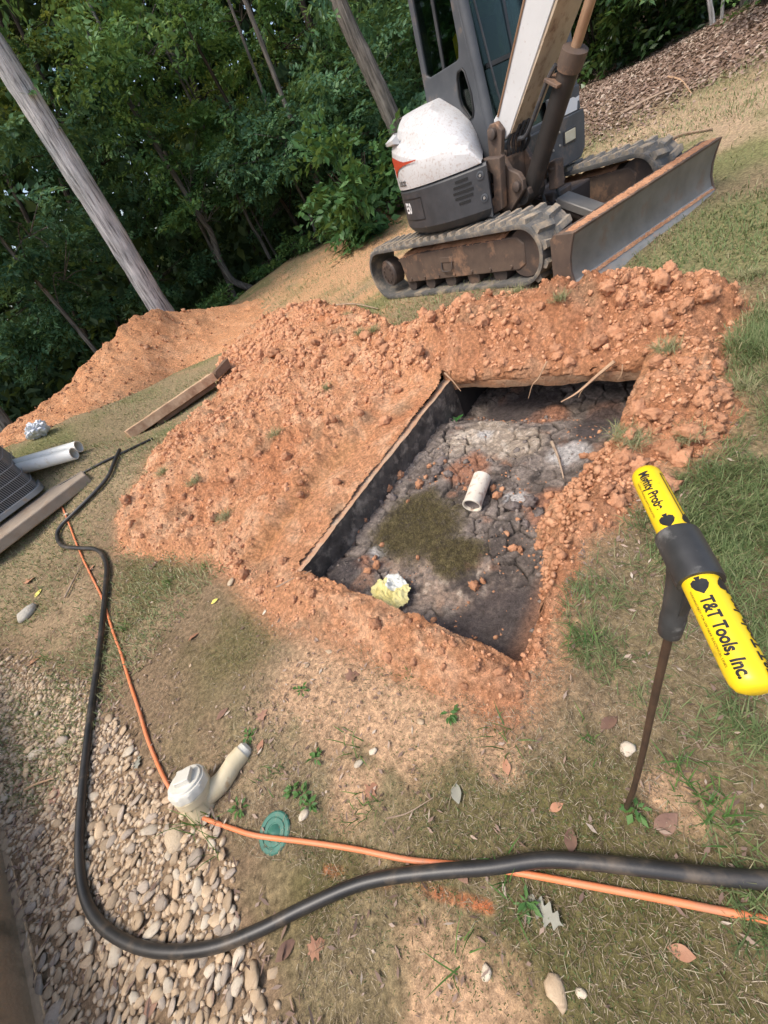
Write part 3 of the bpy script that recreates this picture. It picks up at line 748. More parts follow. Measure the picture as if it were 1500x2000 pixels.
# ------------------------------------------------------------------ sludge crust
def SP(px, py):
    p = at_z(px, py, SLZ); return uv_of(p[0], p[1])
us, vs_ = np.meshgrid(np.linspace(-.06, PLEN + .72, 420), np.linspace(-.015, PWID + .06, 230))
u, v = us.ravel(), vs_.ravel()
wu, wv = u + .09 * fbm(u, v, 3.2, 4, 301) + .02 * fbm(u, v, 17, 3, 303), v + .09 * fbm(u, v, 3.2, 4, 302) + .02 * fbm(u, v, 17, 3, 304)
def spot(px, py, r, e=.5):
    a, b = SP(px, py)
    return sstep(1.2, .6, np.hypot(u - a, v - b) / r + e * fbm(u, v, 4.2, 4, int(px)))
f1, f2, idr = worley(wu, wv, .135, 310)
g1, g2, idg = worley(wu, wv, .05, 320)
ckn = sstep(-.5, .05, fbm(u, v, 3.5, 3, 315)); crack = sstep(.085 + .06 * fbm(u, v, 6, 2, 316), .0, f2 - f1) * ckn; crack2 = sstep(.12, .0, g2 - g1) * (1 - .6 * ckn)
moss = np.clip(spot(820, 1030, .34, .35) + spot(900, 1090, .16) + spot(700, 1010, .10), 0, 1)
pale = np.clip(spot(960, 850, .26) + spot(900, 870, .17) + spot(1020, 870, .16), 0, 1)
chalk = np.clip(spot(1115, 890, .13) + spot(1010, 980, .07) + spot(950, 850, .08) + spot(745, 1080, .07), 0, 1)
redd = np.clip(spot(920, 925, .17) + spot(790, 900, .10) + spot(1090, 1000, .16) + spot(715, 1110, .08) + spot(1060, 785, .2) + spot(1180, 770, .16), 0, 1)
mud = np.clip(spot(860, 1140, .22) + spot(940, 1150, .16) + spot(800, 1110, .16), 0, 1)
sand = np.clip(spot(980, 1230, .30, .3) + spot(680, 1130, .15, .2) + spot(1160, 830, .22) + spot(1000, 770, .3) + spot(1180, 780, .22) + spot(860, 1240, .15), 0, 1)
plates = np.clip(1 - moss - sand - .8 * mud - .3 * redd, 0, 1)
zz = SLZ + .02 * fbm(u, v, 2.2, 4, 330) + .012 * fbm(u, v, 11, 4, 331)
zz += plates * (.026 * idr - .040 * crack - .010 * crack2 + .012 * np.sqrt(np.clip(1 - f1 ** 2 * 1.5, 0, 1)))
m1, m2, mi = worley(wu, wv, .035, 340)
zz += moss * (.030 + .016 * fbm(u, v, 22, 3, 341) + .008 * fbm(u, v, 70, 2, 342))
zz += redd * (.012 + .016 * np.sqrt(np.clip(1 - (m1 / .6) ** 2, 0, 1)) * (mi > .3))
zz += mud * (.012 * fbm(u, v, 14, 4, 351) + .01)
# wet sand banked in the corners
a, b = SP(690, 1130)
zz += .09 * np.exp(-(((u - a) / .16) ** 2 + ((v - b) / .2) ** 2))
zz += .03 * sstep(.25, 0, u) - .20 * sstep(PLEN - .40, PLEN + .1, u)
lump = np.sqrt(np.clip(1 - (g1 / .62) ** 2, 0, 1)) * (idg > .45); zz += .007 * lump * (1 - sand) * (1 - moss) * sstep(-.2, .3, fbm(u, v, 4, 2, 345))
zz += .14 * sstep(PWID - .22, PWID + .02, v) * np.exp(-((u - .95) / .45) ** 2)
def lerp(c, k, m): return c * (1 - m[:, None]) + np.array(k) * m[:, None]
n1 = fbm(u, v, 5, 5, 360); n2 = fbm(u, v, 25, 4, 361)
c = np.zeros((len(u), 3)) + np.array((.18, .145, .122))
c = lerp(c, (.36, .305, .262), sstep(.1, .9, .5 * idr + .5 * idg + .4 * n1) * .75)
c = lerp(c, (.055, .045, .04), sstep(.0, .5, -n1) * .6)
c = lerp(c, (.43, .365, .315), sstep(.30, .75, n2 + .6 * n1) * .7)
c = lerp(c, (.40, .205, .12), sstep(.28, .55, fbm(u, v, 6, 4, 371)) * .6)
c = lerp(c, (.035, .03, .026), sstep(.25, .6, fbm(u, v, 7, 4, 372)) * .7)
c = lerp(c, (.43, .35, .27), pale * sstep(-.5, .3, n2 + .5))
c = lerp(c, (.60, .52, .43), pale * sstep(.0, .5, n2 + n1 * .5))
c = lerp(c, (.58, .56, .54), chalk * .9)
c = lerp(c, (.46, .34, .26), mud * sstep(-.5, .3, n1 + n2 * .6) * .85)
c = lerp(c, (.62, .54, .44), mud * sstep(.25, .6, n2) * .6)
c = lerp(c, (.40, .19, .11), redd * .85)
c = lerp(c, (.085, .07, .068), sand * .9)
c = lerp(c, (.105, .082, .038), moss * sstep(-.6, .2, n2 + .6 * n1 + .3))
c = lerp(c, (.19, .155, .075), moss * sstep(.05, .5, n2))
c = lerp(c, (.05, .04, .03), moss * sstep(.1, .5, -n2 + n1 * .5) * .6)
c = lerp(c, (.015, .013, .012), np.clip(crack * plates * (1 - .3 * redd), 0, 1) * .92)
c = lerp(c, (.40, .20, .115), sstep(PWID - .16, PWID - .02, v) * sstep(1.5, 1.1, u) * .8)
pz = np.c_[PO[0] + EU[0] * u + EV[0] * v, PO[1] + EU[1] * u + EV[1] * v, zz]
tag(link('sludge_crust', npmesh('sludge_crust', pz, gridfaces(230, 420)[:, ::-1], M['sludge'], True, zone=c)), 'cracked grey and olive sludge crust filling the open pit', 'sludge', kind='stuff')
u_sl, v_sl = u.copy(), v.copy()
mi_ = RNG.choice(len(u), 26000, p=(moss ** 2 + 1e-9) / (moss ** 2 + 1e-9).sum()); n = len(mi_)
MV, MF = None, None
def sludge_z(px, py):
    a, b = SP(px, py)
    i = np.argmin((u - a) ** 2 + (v - b) ** 2); return pz[i].copy()

# ================================================================== excavator (frame: x forward, y left, z up)
ex = empty('excavator', MP, 'white and dark grey compact excavator on rubber tracks with its boom raised', 'excavator', mat3=MR)
def track_loop(n_arc=14):
    """outline of the belt in x, z: rear sprocket, front idler, straight runs; returned as points and outward normals"""
    c1, r1, c2, r2 = np.array((-1.16, .19)), .27, np.array((1.06, .285)), .225
    d = c2 - c1; L = np.linalg.norm(d); th = math.atan2(d[1], d[0]); be = math.acos((r1 - r2) / L)
    pts = []
    for k in range(n_arc + 1):
        a = th + be + (2 * math.pi - 2 * be) * k / n_arc; pts.append(c1 + r1 * np.array((math.cos(a), math.sin(a))))
    for k in range(n_arc + 1):
        a = th - be + 2 * be * k / n_arc; pts.append(c2 + r2 * np.array((math.cos(a), math.sin(a))))
    pts.append(pts[0])
    P = np.array(pts); seg = np.r_[0, np.cumsum(np.linalg.norm(np.diff(P, axis=0), axis=1))]
    def at(s):
        s = s % seg[-1]; i = min(np.searchsorted(seg, s, 'right') - 1, len(P) - 2); t = (s - seg[i]) / (seg[i + 1] - seg[i] + 1e-9)
        p = P[i] * (1 - t) + P[i + 1] * t
        e1 = P[(i + 1) % (len(P))] - P[i]; e1 = e1 / np.linalg.norm(e1)
        return p, e1
    return at, seg[-1]
LOOP, LLEN = track_loop()
def lug_mesh(side):
    m = MB()
    # slanted tread bar, tapered upward: local x along the belt, y across, z outward
    b = [(-.046, -.005), (.034, -.005), (.075, .178), (-.005, .178)] if side > 0 else [(-.046, .005), (.034, .005), (.075, -.178), (-.005, -.178)]
    t = [(p[0] * .62 + .012, p[1] * .95 + .003 * side) for p in b]
    m.add([(p[0], p[1], -.004) for p in b] + [(p[0], p[1], .034) for p in t], [(3, 2, 1, 0), (4, 5, 6, 7), (0, 1, 5, 4), (1, 2, 6, 5), (2, 3, 7, 6), (3, 0, 4, 7)])
    return m.mesh('lug', M['lug'])
LUGM = {1: lug_mesh(1), -1: lug_mesh(-1)}
def make_track(yc, lab):
    w2 = .195; m = MB(); n = 150; V = []
    for k in range(n):
        p, e = LOOP(LLEN * k / n); nrm = np.array((e[1], -e[0])) * -1
        if nrm @ (p - np.array((0, .22))) < 0 and abs(p[0]) > 1.0: nrm = -nrm
        nrm = np.array((-e[1], e[0])); nrm = nrm if True else nrm
        V.append((p, e))
    area = sum(V[i][0][0] * V[(i + 1) % n][0][1] - V[(i + 1) % n][0][0] * V[i][0][1] for i in range(n))
    sgn = 1 if area > 0 else -1
    rings = []
    for i, (p, e) in enumerate(V):
        nr = np.array((e[1], -e[0])) * sgn
        rib = .006 if i % 2 else 0
        prof = [(yc - w2, -.02), (yc - w2 - .004, .0), (yc - w2, .014), (yc + w2, .014), (yc + w2 + .004, 0), (yc + w2, -.02 - rib), (yc, -.024 - rib)]
        rings.append([(p[0] + nr[0] * o, yy0, p[1] + nr[1] * o) for yy0, o in prof])
    k = 7
    Fb = [(i * k + j, i * k + (j + 1) % k, ((i + 1) % n) * k + (j + 1) % k, ((i + 1) % n) * k + j) for i in range(n) for j in range(k)]
    m.add([q for r in rings for q in r], Fb)
    tr = m.build('track', M['rubber'], ex, 45); tr['label'] = lab
    nl = 47
    for i in range(nl):
        for side in (1, -1):
            p, e = LOOP(LLEN * (i + (.5 if side < 0 else 0)) / nl); nr = np.array((e[1], -e[0])) * sgn
            o = bpy.data.objects.new('lug', LUGM[side]); COL.objects.link(o); o.parent = tr
            X_, Z_ = np.array((e[0], 0, e[1])), np.array((nr[0], 0, nr[1])); Y_ = np.cross(Z_, X_)
            Mx = Matrix(((X_[0], Y_[0], Z_[0], p[0] + nr[0] * .012), (X_[1], Y_[1], Z_[1], yc), (X_[2], Y_[2], Z_[2], p[1] + nr[1] * .012), (0, 0, 0, 1)))
            if Y_[1] < 0: Mx = Mx @ Matrix.Rotation(0, 4, 'Z')
            o.matrix_local = Mx
    return tr
make_track(-.78, 'rubber track nearest the soil berm, caked with dried mud')
make_track(.78, 'rubber track on the far side under the cab')
for s_, yo in ((-1, -.78), (1, .78)):
    pl = [(-.86, .33), (-.80, .30), (-.76, .075), (.98, .155), (1.06, .20), (1.06, .36), (.98, .42), (-.5, .375)]
    m = MB(); m.prism(pl, 1, yo - .13, yo + .13)
    fr = m.build('track_frame', M['brown_steel'], ex, 35, .01)
    for k in range(7):
        xk = -.66 + k * .26; m = MB(); m.lathe([(.0, 0), (.018, 0), (.014, .016), (0, .016)], (xk, yo + s_ * .13, .115 + (xk + .7) * .045), (0, s_, 0), 8); m.build('bolt', M['brown_steel'], fr)
    m = MB()
    m.tube(catmull([(-.05, yo + s_ * .135, .27), (-.04, yo + s_ * .15, .2), (.0, yo + s_ * .152, .185), (.09, yo + s_ * .152, .19), (.12, yo + s_ * .15, .22), (.12, yo + s_ * .135, .285)], 4), .008, 6); m.build('tie_down_loop', M['dark_steel'], fr)
    m = MB(); m.box((.04, yo + s_ * .131, .29), (.2, .012, .05)); m.build('cover_strip', M['brown_steel'], fr, 35, .004)
    m = MB(); m.lathe([(.0, -.1), (.15, -.1), (.15, .03), (.135, .05), (.125, .045), (.11, .05), (.0, .05)], (-1.12, yo + s_ * .09, .19), (0, s_, 0), 28)
    dr = m.build('drive_motor', M['dark_steel'], ex, 35)
    for k in range(9):
        a = k * 2 * math.pi / 9; m = MB(); m.lathe([(0, 0), (.013, 0), (.013, .012), (0, .012)], (-1.12 + .085 * math.cos(a), yo + s_ * .139, .19 + .085 * math.sin(a)), (0, s_, 0), 6); m.build('bolt', M['dark_steel'], dr)
    m = MB(); m.lathe([(.0, -.12), (.19, -.12), (.19, -.05), (.12, -.04), (.12, .04), (.19, .05), (.19, .12), (0, .12)], (1.06, yo, .285), (0, 1, 0), 28); m.build('idler_wheel', M['dark_steel'], ex, 35)
    for k in range(5):
        m = MB(); m.lathe([(.0, -.1), (.085, -.1), (.085, .1), (0, .1)], (-.72 + k * .36, yo, .055 + (-.72 + k * .36 + .7) * .045), (0, 1, 0), 16); m.build('track_roller', M['dark_steel'], ex, 35)
    # clay packed on the ledge above the frame
    m = MB(); n = 60; Vv = []
    for i in range(n):
        xk = -.75 + 1.6 * i / (n - 1)
        for yk, zk in ((-.13, 0), (-.06, .03), (.06, .035), (.13, 0)):
            Vv.append((xk, yo + yk, .345 + (xk + .7) * .04 + zk * (.6 + .8 * random.random()) + .012 * random.random()))
    m.add(Vv, [tuple(f) for f in gridfaces(n, 4)]); m.build('packed_clay', M['clod'], fr)
m = MB(); m.box((-.05, 0, .34), (1.5, 1.0, .2)); m.box((0, 0, .46), (.9, .8, .12)); m.build('undercarriage', M['dark_steel'], ex, 35, .02)
m = MB(); m.lathe([(.0, 0), (.46, 0), (.46, .09), (0, .09)], (0, 0, .47), (0, 0, 1), 36); m.build('slew_ring', M['dark_steel'], ex)

# --- dozer blade
bl = [(1.525, .405), (1.60, .415), (1.575, .33), (1.562, .25), (1.565, .16), (1.592, .08), (1.635, .02), (1.60, .01), (1.55, .06), (1.52, .2)]
m = MB(); m.prism(bl, 1, -.985, .93); blade = m.build('dozer_blade', M['blade_steel'], ex, 25)
blade['label'] = 'dozer blade with clay along its top edge'
m = MB(); m.prism([(1.594, .085), (1.672, -.035), (1.655, -.045), (1.577, .07)], 1, -.985, .93); m.build('cutting_edge', M['bright_steel'], blade, 25, .003)
for yb in (-.995, .94):
    m = MB(); m.prism([(1.40, .39), (1.43, .425), (1.605, .425), (1.582, .33), (1.57, .25), (1.573, .16), (1.6, .08), (1.645, .01), (1.44, .0), (1.41, .1)], 1, yb - .012, yb + .012); m.build('end_plate', M['brown_steel'], blade, 25, .003)
m = MB(); m.prism([(1.44, .425), (1.605, .425), (1.60, .405), (1.44, .405)], 1, -.98, .925); m.build('top_flange', M['brown_steel'], blade, 25, .003)
def crust(name, path, wd, hgt, parent, seed):
    """a ragged ridge of dirt along a line"""
    n = len(path); V = []
    rr = np.random.default_rng(seed)
    for i, p in enumerate(path):
        k = math.sin(math.pi * min(1, max(0, i / (n - 1)))) ** .3
        a = rr.random(5)
        for j, t in enumerate((-1, -.5, 0, .5, 1)):
            V.append((p[0] + t * wd * (.7 + .5 * a[j]), p[1] + .006 * a[j], p[2] + hgt * (1 - t * t) * (.35 + a[j]) * k - (.006 if abs(t) == 1 else 0)))
    mm = MB(); mm.add(V, [tuple(f) for f in gridfaces(n, 5)]); return mm.build(name, M['clod'], parent, None)
crust('clay_crust', [(1.53, yv, .425) for yv in np.linspace(-.96, .92, 170)], .06, .018, blade, 3)
crust('clay_crust', [(1.607, yv, .062) for yv in np.linspace(-.96, .92, 170)], .014, .02, blade, 4)
for yb in (-.36, .36):
    m = MB(); m.box((1.03, yb, .17), (1.0, .11, .13)); m.box((1.43, yb, .2), (.14, .16, .2)); m.build('blade_arm', M['brown_steel'], ex, 35, .012)
m = MB(); m.tube([(.55, -.1, .50), (.86, -.1, .385)], .032, 14); m.build('blade_cylinder_rod', M['chrome'], ex)
m = MB(); m.tube([(.82, -.1, .395), (1.28, -.1, .205)], .062, 18); m.tube([(1.24, -.1, .22), (1.3, -.1, .195)], .072, 18); m.build('blade_cylinder', M['dark_steel'], ex, 40)
_dv = np.array((.46, 0, -.19)); _dv /= np.linalg.norm(_dv); _nv = np.array((.19, 0, .46)); _nv /= np.linalg.norm(_nv)
m = MB(); m.box(np.array((1.0, -.1, .32)) + _nv * .075, (.42, .17, .014), np.c_[_dv, (0, 1, 0), _nv]); 
for sg in (-1, 1): m.box(np.array((1.0, -.1 + sg * .082, .32)) + _nv * .05, (.42, .012, .06), np.c_[_dv, (0, 1, 0), _nv])
m.build('cylinder_guard', M['blade_steel'], ex, 35, .008)
m = MB(); m.box((1.36, -.16, .18), (.2, .03, .14)); m.box((1.36, -.04, .18), (.2, .03, .14)); m.build('cylinder_bracket', M['brown_steel'], ex, 35, .006)
m = MB(); m.box((.62, 0, .4), (.3, .26, .22)); m.build('blade_pivot_box', M['dark_steel'], ex, 35, .02)
m = MB(); m.tube(catmull([(1.16, .12, .24), (1.3, .2, .3), (1.42, .22, .3), (1.5, .16, .22)], 6), .011, 6); m.build('blade_hose', M['rust_rod'], ex)
m = MB(); m.tube(catmull([(.66, -.1, .42), (.8, -.2, .34), (.86, -.24, .25), (.8, -.22, .2)], 6), .012, 6); m.build('blade_hose', M['black_plastic'], ex)

# --- upper structure: arc-shaped skirt, hood, cab
def arc(r, a, zz_): return (r * math.cos(math.radians(a)), r * math.sin(math.radians(a)), zz_)
def arc_sheet(a0, a1, rings, n=40, thick=None):
    m = MB(); V = []
    for r, zz_ in rings:
        for i in range(n + 1): V.append(arc(r, a0 + (a1 - a0) * i / n, zz_))
    m.add(V, [tuple(f) for f in gridfaces(len(rings), n + 1)]); return m
m = arc_sheet(-51, -225, [(.55, .545), (.86, .53), (.96, .575), (1.0, .63), (1.0, .935), (.985, .955), (.6, .955)])
skirt = m.build('counterweight_skirt', M['black_plastic'], ex, 30)
m = MB(); m.prism([(.629, -.777), (.35, -.45), (.35, .8), (-.6, .8), (-.6, -.4)], 2, .56, .94); m.build('deck', M['grey_paint'], ex, 35)
# panel lines and grille in the skirt
for k in range(5):
    hw = (.06, .085, .095, .085, .055)[k]; zz_ = .90 - k * .04
    a0 = -64; m = MB(); V = []
    for i in range(7):
        a = a0 + (i / 6 - .5) * 2 * math.degrees(hw)
        V += [arc(1.004, a, zz_ + .010), arc(1.004, a, zz_ - .010), arc(.985, a, zz_ - .010), arc(.985, a, zz_ + .010)]
    m.add(V, [(i * 4 + j, i * 4 + (j + 1) % 4, i * 4 + 4 + (j + 1) % 4, i * 4 + 4 + j) for i in range(6) for j in range(4)] + [(0, 1, 2, 3), (24, 25, 26, 27)])
    m.build('vent_slot', M['ink'], skirt)
for a, zz_ in ((-54.5, .885), (-54, .72)):
    c_ = arc(1.0, a, zz_); m = MB(); m.lathe([(.0, 0), (.032, 0), (.032, .006), (.02, .008), (.018, .002), (0, .004)], c_, (c_[0], c_[1], 0), 18); b_ = m.build('fastener', M['grey_paint'], skirt)
    m = MB(); m.lathe([(.0, .004), (.012, .004), (.010, .012), (0, .012)], c_, (c_[0], c_[1], 0), 10); m.build('bolt', M['bright_steel'], b_)
def arc_groove(a0, a1, z0, z1):
    m = MB(); V = []; n = 12
    for i in range(n + 1):
        a = a0 + (a1 - a0) * i / n
        V += [arc(1.0025, a, z0 + .004), arc(1.0025, a, z0 - .004)]
    m.add(V, [(i * 2, i * 2 + 1, i * 2 + 3, i * 2 + 2) for i in range(n)])
    V = []
    for i in range(n + 1):
        a = a0 + (a1 - a0) * i / n
        V += [arc(1.0025, a, z1 + .004), arc(1.0025, a, z1 - .004)]
    m.add(V, [(i * 2, i * 2 + 1, i * 2 + 3, i * 2 + 2) for i in range(n)])
    for a in (a0, a1): m.add([arc(1.0026, a - .25, z0), arc(1.0026, a + .25, z0), arc(1.0026, a + .25, z1), arc(1.0026, a - .25, z1)], [(0, 1, 2, 3)])
    m.build('panel_line', M['ink'], skirt)
arc_groove(-118, -92, .70, .88)
def on_arc(a_c, z_c, r=1.005):
    def wrap(x_, y_): return arc(r, a_c + math.degrees(x_), z_c + y_)
    return wrap
lettering('model_lettering', 'E50', M['white_ink'], .125, on_arc(-109, .80), skirt, .004, .8)
# hood: a lofted shell from the skirt up to the cab wall
m = MB(); na = 60; rings = []
for i in range(na + 1):
    a = -53 - 112 * i / na
    ca, sa = math.cos(math.radians(a)), math.sin(math.radians(a))
    xo = ca
    ak = [-165, -125, -110, -86, -74, -66, -60, -53]
    ht = float(np.interp(a, ak, [1.48, 1.485, 1.485, 1.475, 1.34, 1.23, 1.13, .985]))
    hs = float(np.interp(a, [-165, -125, -110, -85, -65, -58, -53], [1.38, 1.36, 1.31, 1.185, 1.165, 1.11, .98]))
    ring = []
    inner = np.array((float(np.interp(a, ak, [-.9, -.62, -.45, -.2, .02, .14, .19, .225])), -.385))
    for kr, (r, zf) in enumerate(((1.0, 0), (1.003, .1), (1.003, .35), (1.0, .6), (.985, .8), (.955, .93), (.90, 1.0))):
        zz_ = .962 + (hs - .962) * zf; ring.append((r * ca, r * sa, zz_))
    rim = np.array((.90 * ca, .90 * sa))
    for t, q in ((.10, .35), (.25, .62), (.45, .85), (.7, .97), (1.0, 1.0)):
        p = rim * (1 - t) + inner * t; ring.append((p[0], p[1], hs + (ht + .01 - hs) * q))
    rings.append(ring)
k = len(rings[0]); m.add([p for r in rings for p in r], [tuple(f) for f in gridfaces(na + 1, k)])
hood = m.build('engine_hood', M['hood_paint'], ex, 17); hood['label'] = 'white engine hood spattered with mud'
# rear lip of the hood
m = MB(); V = []
for i in range(13):
    a = -112 - 49 * i / 12; k_ = min(1, i / 5); V += [arc(.93, a, 1.375 + .02 * k_), arc(.985 + .05 * k_, a, 1.352), arc(.983 + .045 * k_, a, 1.325), arc(.92, a, 1.30)]
m.add(V, [(i * 4 + j, i * 4 + (j + 1) % 4, i * 4 + 4 + (j + 1) % 4, i * 4 + 4 + j) for i in range(12) for j in range(4)] + [(0, 1, 2, 3), (48, 49, 50, 51)])
m.build('hood_lip', M['white_paint'], hood, 40)
lettering('maker_lettering', 'bobcat', M['ink'], .085, on_arc(-109, 1.02, 1.008), hood, .001, .85)
m = MB(); nf = 40; V = []
for i in range(nf + 1):
    t = -.2 + .4 * i / nf
    hi = float(np.interp(t, (-.2, -.17, -.10, -.04, .05, .2), (.045, .062, .05, .035, .014, .003))); lo_ = float(np.interp(t, (-.2, -.165, -.11, -.03, .05, .2), (.04, -.075, -.03, -.012, -.005, -.002)))
    V += [arc(1.0085, -104 + 1.35 * math.degrees(t), 1.155 + 1.3 * z_) for z_ in (hi, lo_)]
m.add(V, [(i * 2, i * 2 + 1, i * 2 + 3, i * 2 + 2) for i in range(nf)])
m.build('red_flash', M['red_ink'], hood)

# cab
YR, YL = -.40, .77
def cab_right(x_, y_, z_): return (x_, YR + z_, y_)
def lean(zv): return .365 - .155 * max(0, (zv - .95)) / 1.0
cab = plate('cab_side', [[(-.37, .95), (lean(.95), .94), (lean(1.5), 1.5), (lean(2.0), 2.0), (lean(2.42), 2.42), (-.34, 2.42), (-.36, 1.5)],
                         [(-.30, 1.66), (-.29, 2.32), (.115, 2.32), (.155, 1.72), (.135, 1.645), (.1, 1.635), (-.26, 1.635)],
                         [(.085, 1.53), (.105, 1.57), (.16, 1.575), (.185, 1.55), (.225, 1.40), (.225, 1.29), (.205, 1.255), (.165, 1.25), (.085, 1.36), (.075, 1.42)]], M['grey_paint'], cab_right, .05, ex, .006)
m = MB(); m.prism([(-.31, 1.62), (-.31, 2.33), (.12, 2.33), (.165, 1.62)], 1, YR - .004, YR + .004); m.build('side_window', M['glass'], cab)
m = MB(); m.prism([(-.09, 1.63), (-.09, 2.33), (-.06, 2.33), (-.06, 1.63)], 1, YR - .012, YR + .012); m.build('window_divider', M['black_plastic'], cab)
m = MB(); m.prism([(.07, 1.24), (.07, 1.58), (.23, 1.58), (.23, 1.24)], 1, YR - .003, YR + .003); m.build('corner_window', M['glass'], cab)
sm = [(.085, 1.53), (.105, 1.57), (.16, 1.575), (.185, 1.55), (.225, 1.40), (.225, 1.29), (.205, 1.255), (.165, 1.25), (.085, 1.36), (.075, 1.42), (.085, 1.53)]
m = MB(); m.tube([(p[0], YR - .027, p[1]) for p in sm], .009, 6, False); m.build('window_seal', M['ink'], cab)
for yq, nm in ((YR + .02, 'front_pillar'), (YL - .03, 'front_pillar')):
    m = MB(); m.tube(catmull([(lean(.95) + .01, yq, .95), (lean(1.5) + .01, yq, 1.5), (lean(2.42) + .01, yq, 2.42)], 4), .045, 10); m.build(nm, M['grey_paint'], ex, 40)
m = MB(); m.add([(lean(z_) - .005, y_, z_) for z_, y_ in ((1.0, YR + .05), (1.0, YL - .06), (2.36, YL - .06), (2.36, YR + .05))] + [(lean(z_) + .002, y_, z_) for z_, y_ in ((1.0, YR + .05), (1.0, YL - .06), (2.36, YL - .06), (2.36, YR + .05))],
      [(0, 1, 2, 3), (7, 6, 5, 4), (0, 4, 5, 1), (1, 5, 6, 2), (2, 6, 7, 3), (3, 7, 4, 0)]); wsn = m.build('windshield', M['glass'], ex)
m = MB(); m.add([(lean(1.55) + .006, .05, 1.5), (lean(1.55) + .012, .075, 1.5), (lean(2.3) + .012, .07, 2.36), (lean(2.3) + .006, .05, 2.36)], [(0, 1, 2, 3)]); m.box((lean(1.52) + .01, .18, 1.52), (.02, .9, .03)); m.build('windshield_bar', M['black_plastic'], wsn)
m = MB(); m.tube([(lean(1.06) + .035, -.20, 1.10), (lean(1.3) + .03, -.245, 1.36), (lean(2.2) + .025, -.30, 2.2)], .009, 6); m.lathe([(0, -.02), (.022, -.02), (.022, .03), (0, .03)], (lean(1.06) + .02, -.20, 1.09), (1, 0, 0), 12); m.build('wiper', M['black_plastic'], wsn)
m = MB(); m.box((.36, .19, .965), (.06, 1.16, .07)); m.build('windshield_sill', M['grey_paint'], ex, 35, .012)
m = MB(); m.box((-.02, .185, 2.45), (.78, 1.2, .1)); m.build('cab_roof', M['white_paint'], ex, 35, .04)
left = plate('cab_side', [[(-.37, .95), (lean(.95), .94), (lean(2.42), 2.42), (-.34, 2.42)], [(-.30, 1.35), (-.29, 2.32), (.12, 2.32), (.2, 1.35)]], M['grey_paint'], lambda x_, y_, z_: (x_, YL + z_, y_), .05, ex, .006)
m = MB(); m.prism([(-.31, 1.34), (-.31, 2.33), (.13, 2.33), (.21, 1.34)], 1, YL - .004, YL + .004); m.build('side_window', M['glass'], left)
rear = plate('cab_rear', [[(YR, .95), (YL, .95), (YL, 2.42), (YR, 2.42)], [(YR + .1, 1.55), (YL - .1, 1.55), (YL - .1, 2.3), (YR + .1, 2.3)]], M['grey_paint'], lambda x_, y_, z_: (-.35 + z_, x_, y_), .04, ex, .006)
m = MB(); m.box((-.35, .185, 1.92), (.006, 1.0, .77)); m.build('rear_window', M['glass'], rear)
m = MB(); m.box((-.02, .2, 1.22), (.42, .46, .14)); m.box((-.22, .2, 1.55), (.12, .44, .6)); m.build('operator_seat', M['seat'], ex, 35, .04)
m = MB(); m.tube(catmull([(-.1, -.12, 1.40), (-.02, -.14, 1.62), (.03, -.15, 1.78), (.06, -.15, 1.80)], 5), .02, 8); m.build('control_lever', M['seat'], ex)
m = MB(); m.prism([(.02, 1.60), (.11, 1.64), (.05, 1.80), (.0, 1.78)], 1, -.33, -.31); m.build('yellow_tag', M['yellow_part'], ex, 35, .004)
m = MB(); m.box((.05, -.16, 1.2), (.5, .3, .3)); m.build('side_console', M['grey_paint'], ex, 35, .03)
# front step box under the cab with its lamp
m = MB(); m.prism([(.18, .60), (.18, .95), (.795, .945), (.815, .88), (.815, .65), (.76, .575), (.3, .575)], 0, -.2, .42); stp = m.build('front_box', M['grey_paint'], ex, 35, .008)
m = MB(); m.box((.425, .575, .795), (.012, .185, .115)); lf = m.build('lamp_frame', M['black_plastic'], stp, 35, .004)
m = MB(); m.box((.431, .575, .795), (.01, .15, .085)); m.build('lamp_lens', M['lamp_glass'], lf, 35, .004)
for yb, zb in ((.43, .86), (.43, .76), (.33, .75)):
    m = MB(); m.lathe([(0, 0), (.012, 0), (.009, .01), (0, .01)], (.42, yb, zb), (1, 0, 0), 8); m.build('bolt', M['bright_steel'], stp)
m = MB(); m.prism([(.40, .965), (.74, .955), (.75, 1.05), (.70, 1.045), (.66, 1.06), (.42, 1.05)], 0, .402, .408); m.build('warning_sticker', M['white_ink'], stp)
m = MB(); m.box((.38, .55, 1.03), (.04, .44, .2)); m.build('cab_front_panel', M['grey_paint'], ex, 35, .01)

# --- boom swing bracket, boom, cylinder
m = MB(); m.prism([(.30, .60), (.30, .95), (.46, .95), (.60, .90), (.60, .60)], 1, -.44, -.34); m.build('boom_mount', M['brown_steel'], ex, 35, .012)
mt = plate('mount_frame', [[(.52, .55), (.63, .58), (.66, .94), (.52, .97), (.40, .97), (.38, .56)], [(.46, .66), (.565, .68), (.585, .84), (.54, .89), (.47, .87), (.44, .76)]], M['brown_steel'], lambda x_, y_, z_: (x_ + .0, -.68 + z_ + (x_ - .4) * .25, y_), .07, ex, .008)
m = MB(); m.tube([(.50, -.62, .74), (.60, -.45, .70)], .04, 12); m.build('swing_cylinder', M['dark_steel'], ex)
bk = [(.46, 1.13), (.50, 1.165), (.57, 1.165), (.625, 1.10), (.585, .95), (.66, .83), (.75, .785), (.79, .73), (.79, .66), (.64, .53), (.52, .535), (.505, .85), (.45, .96)]
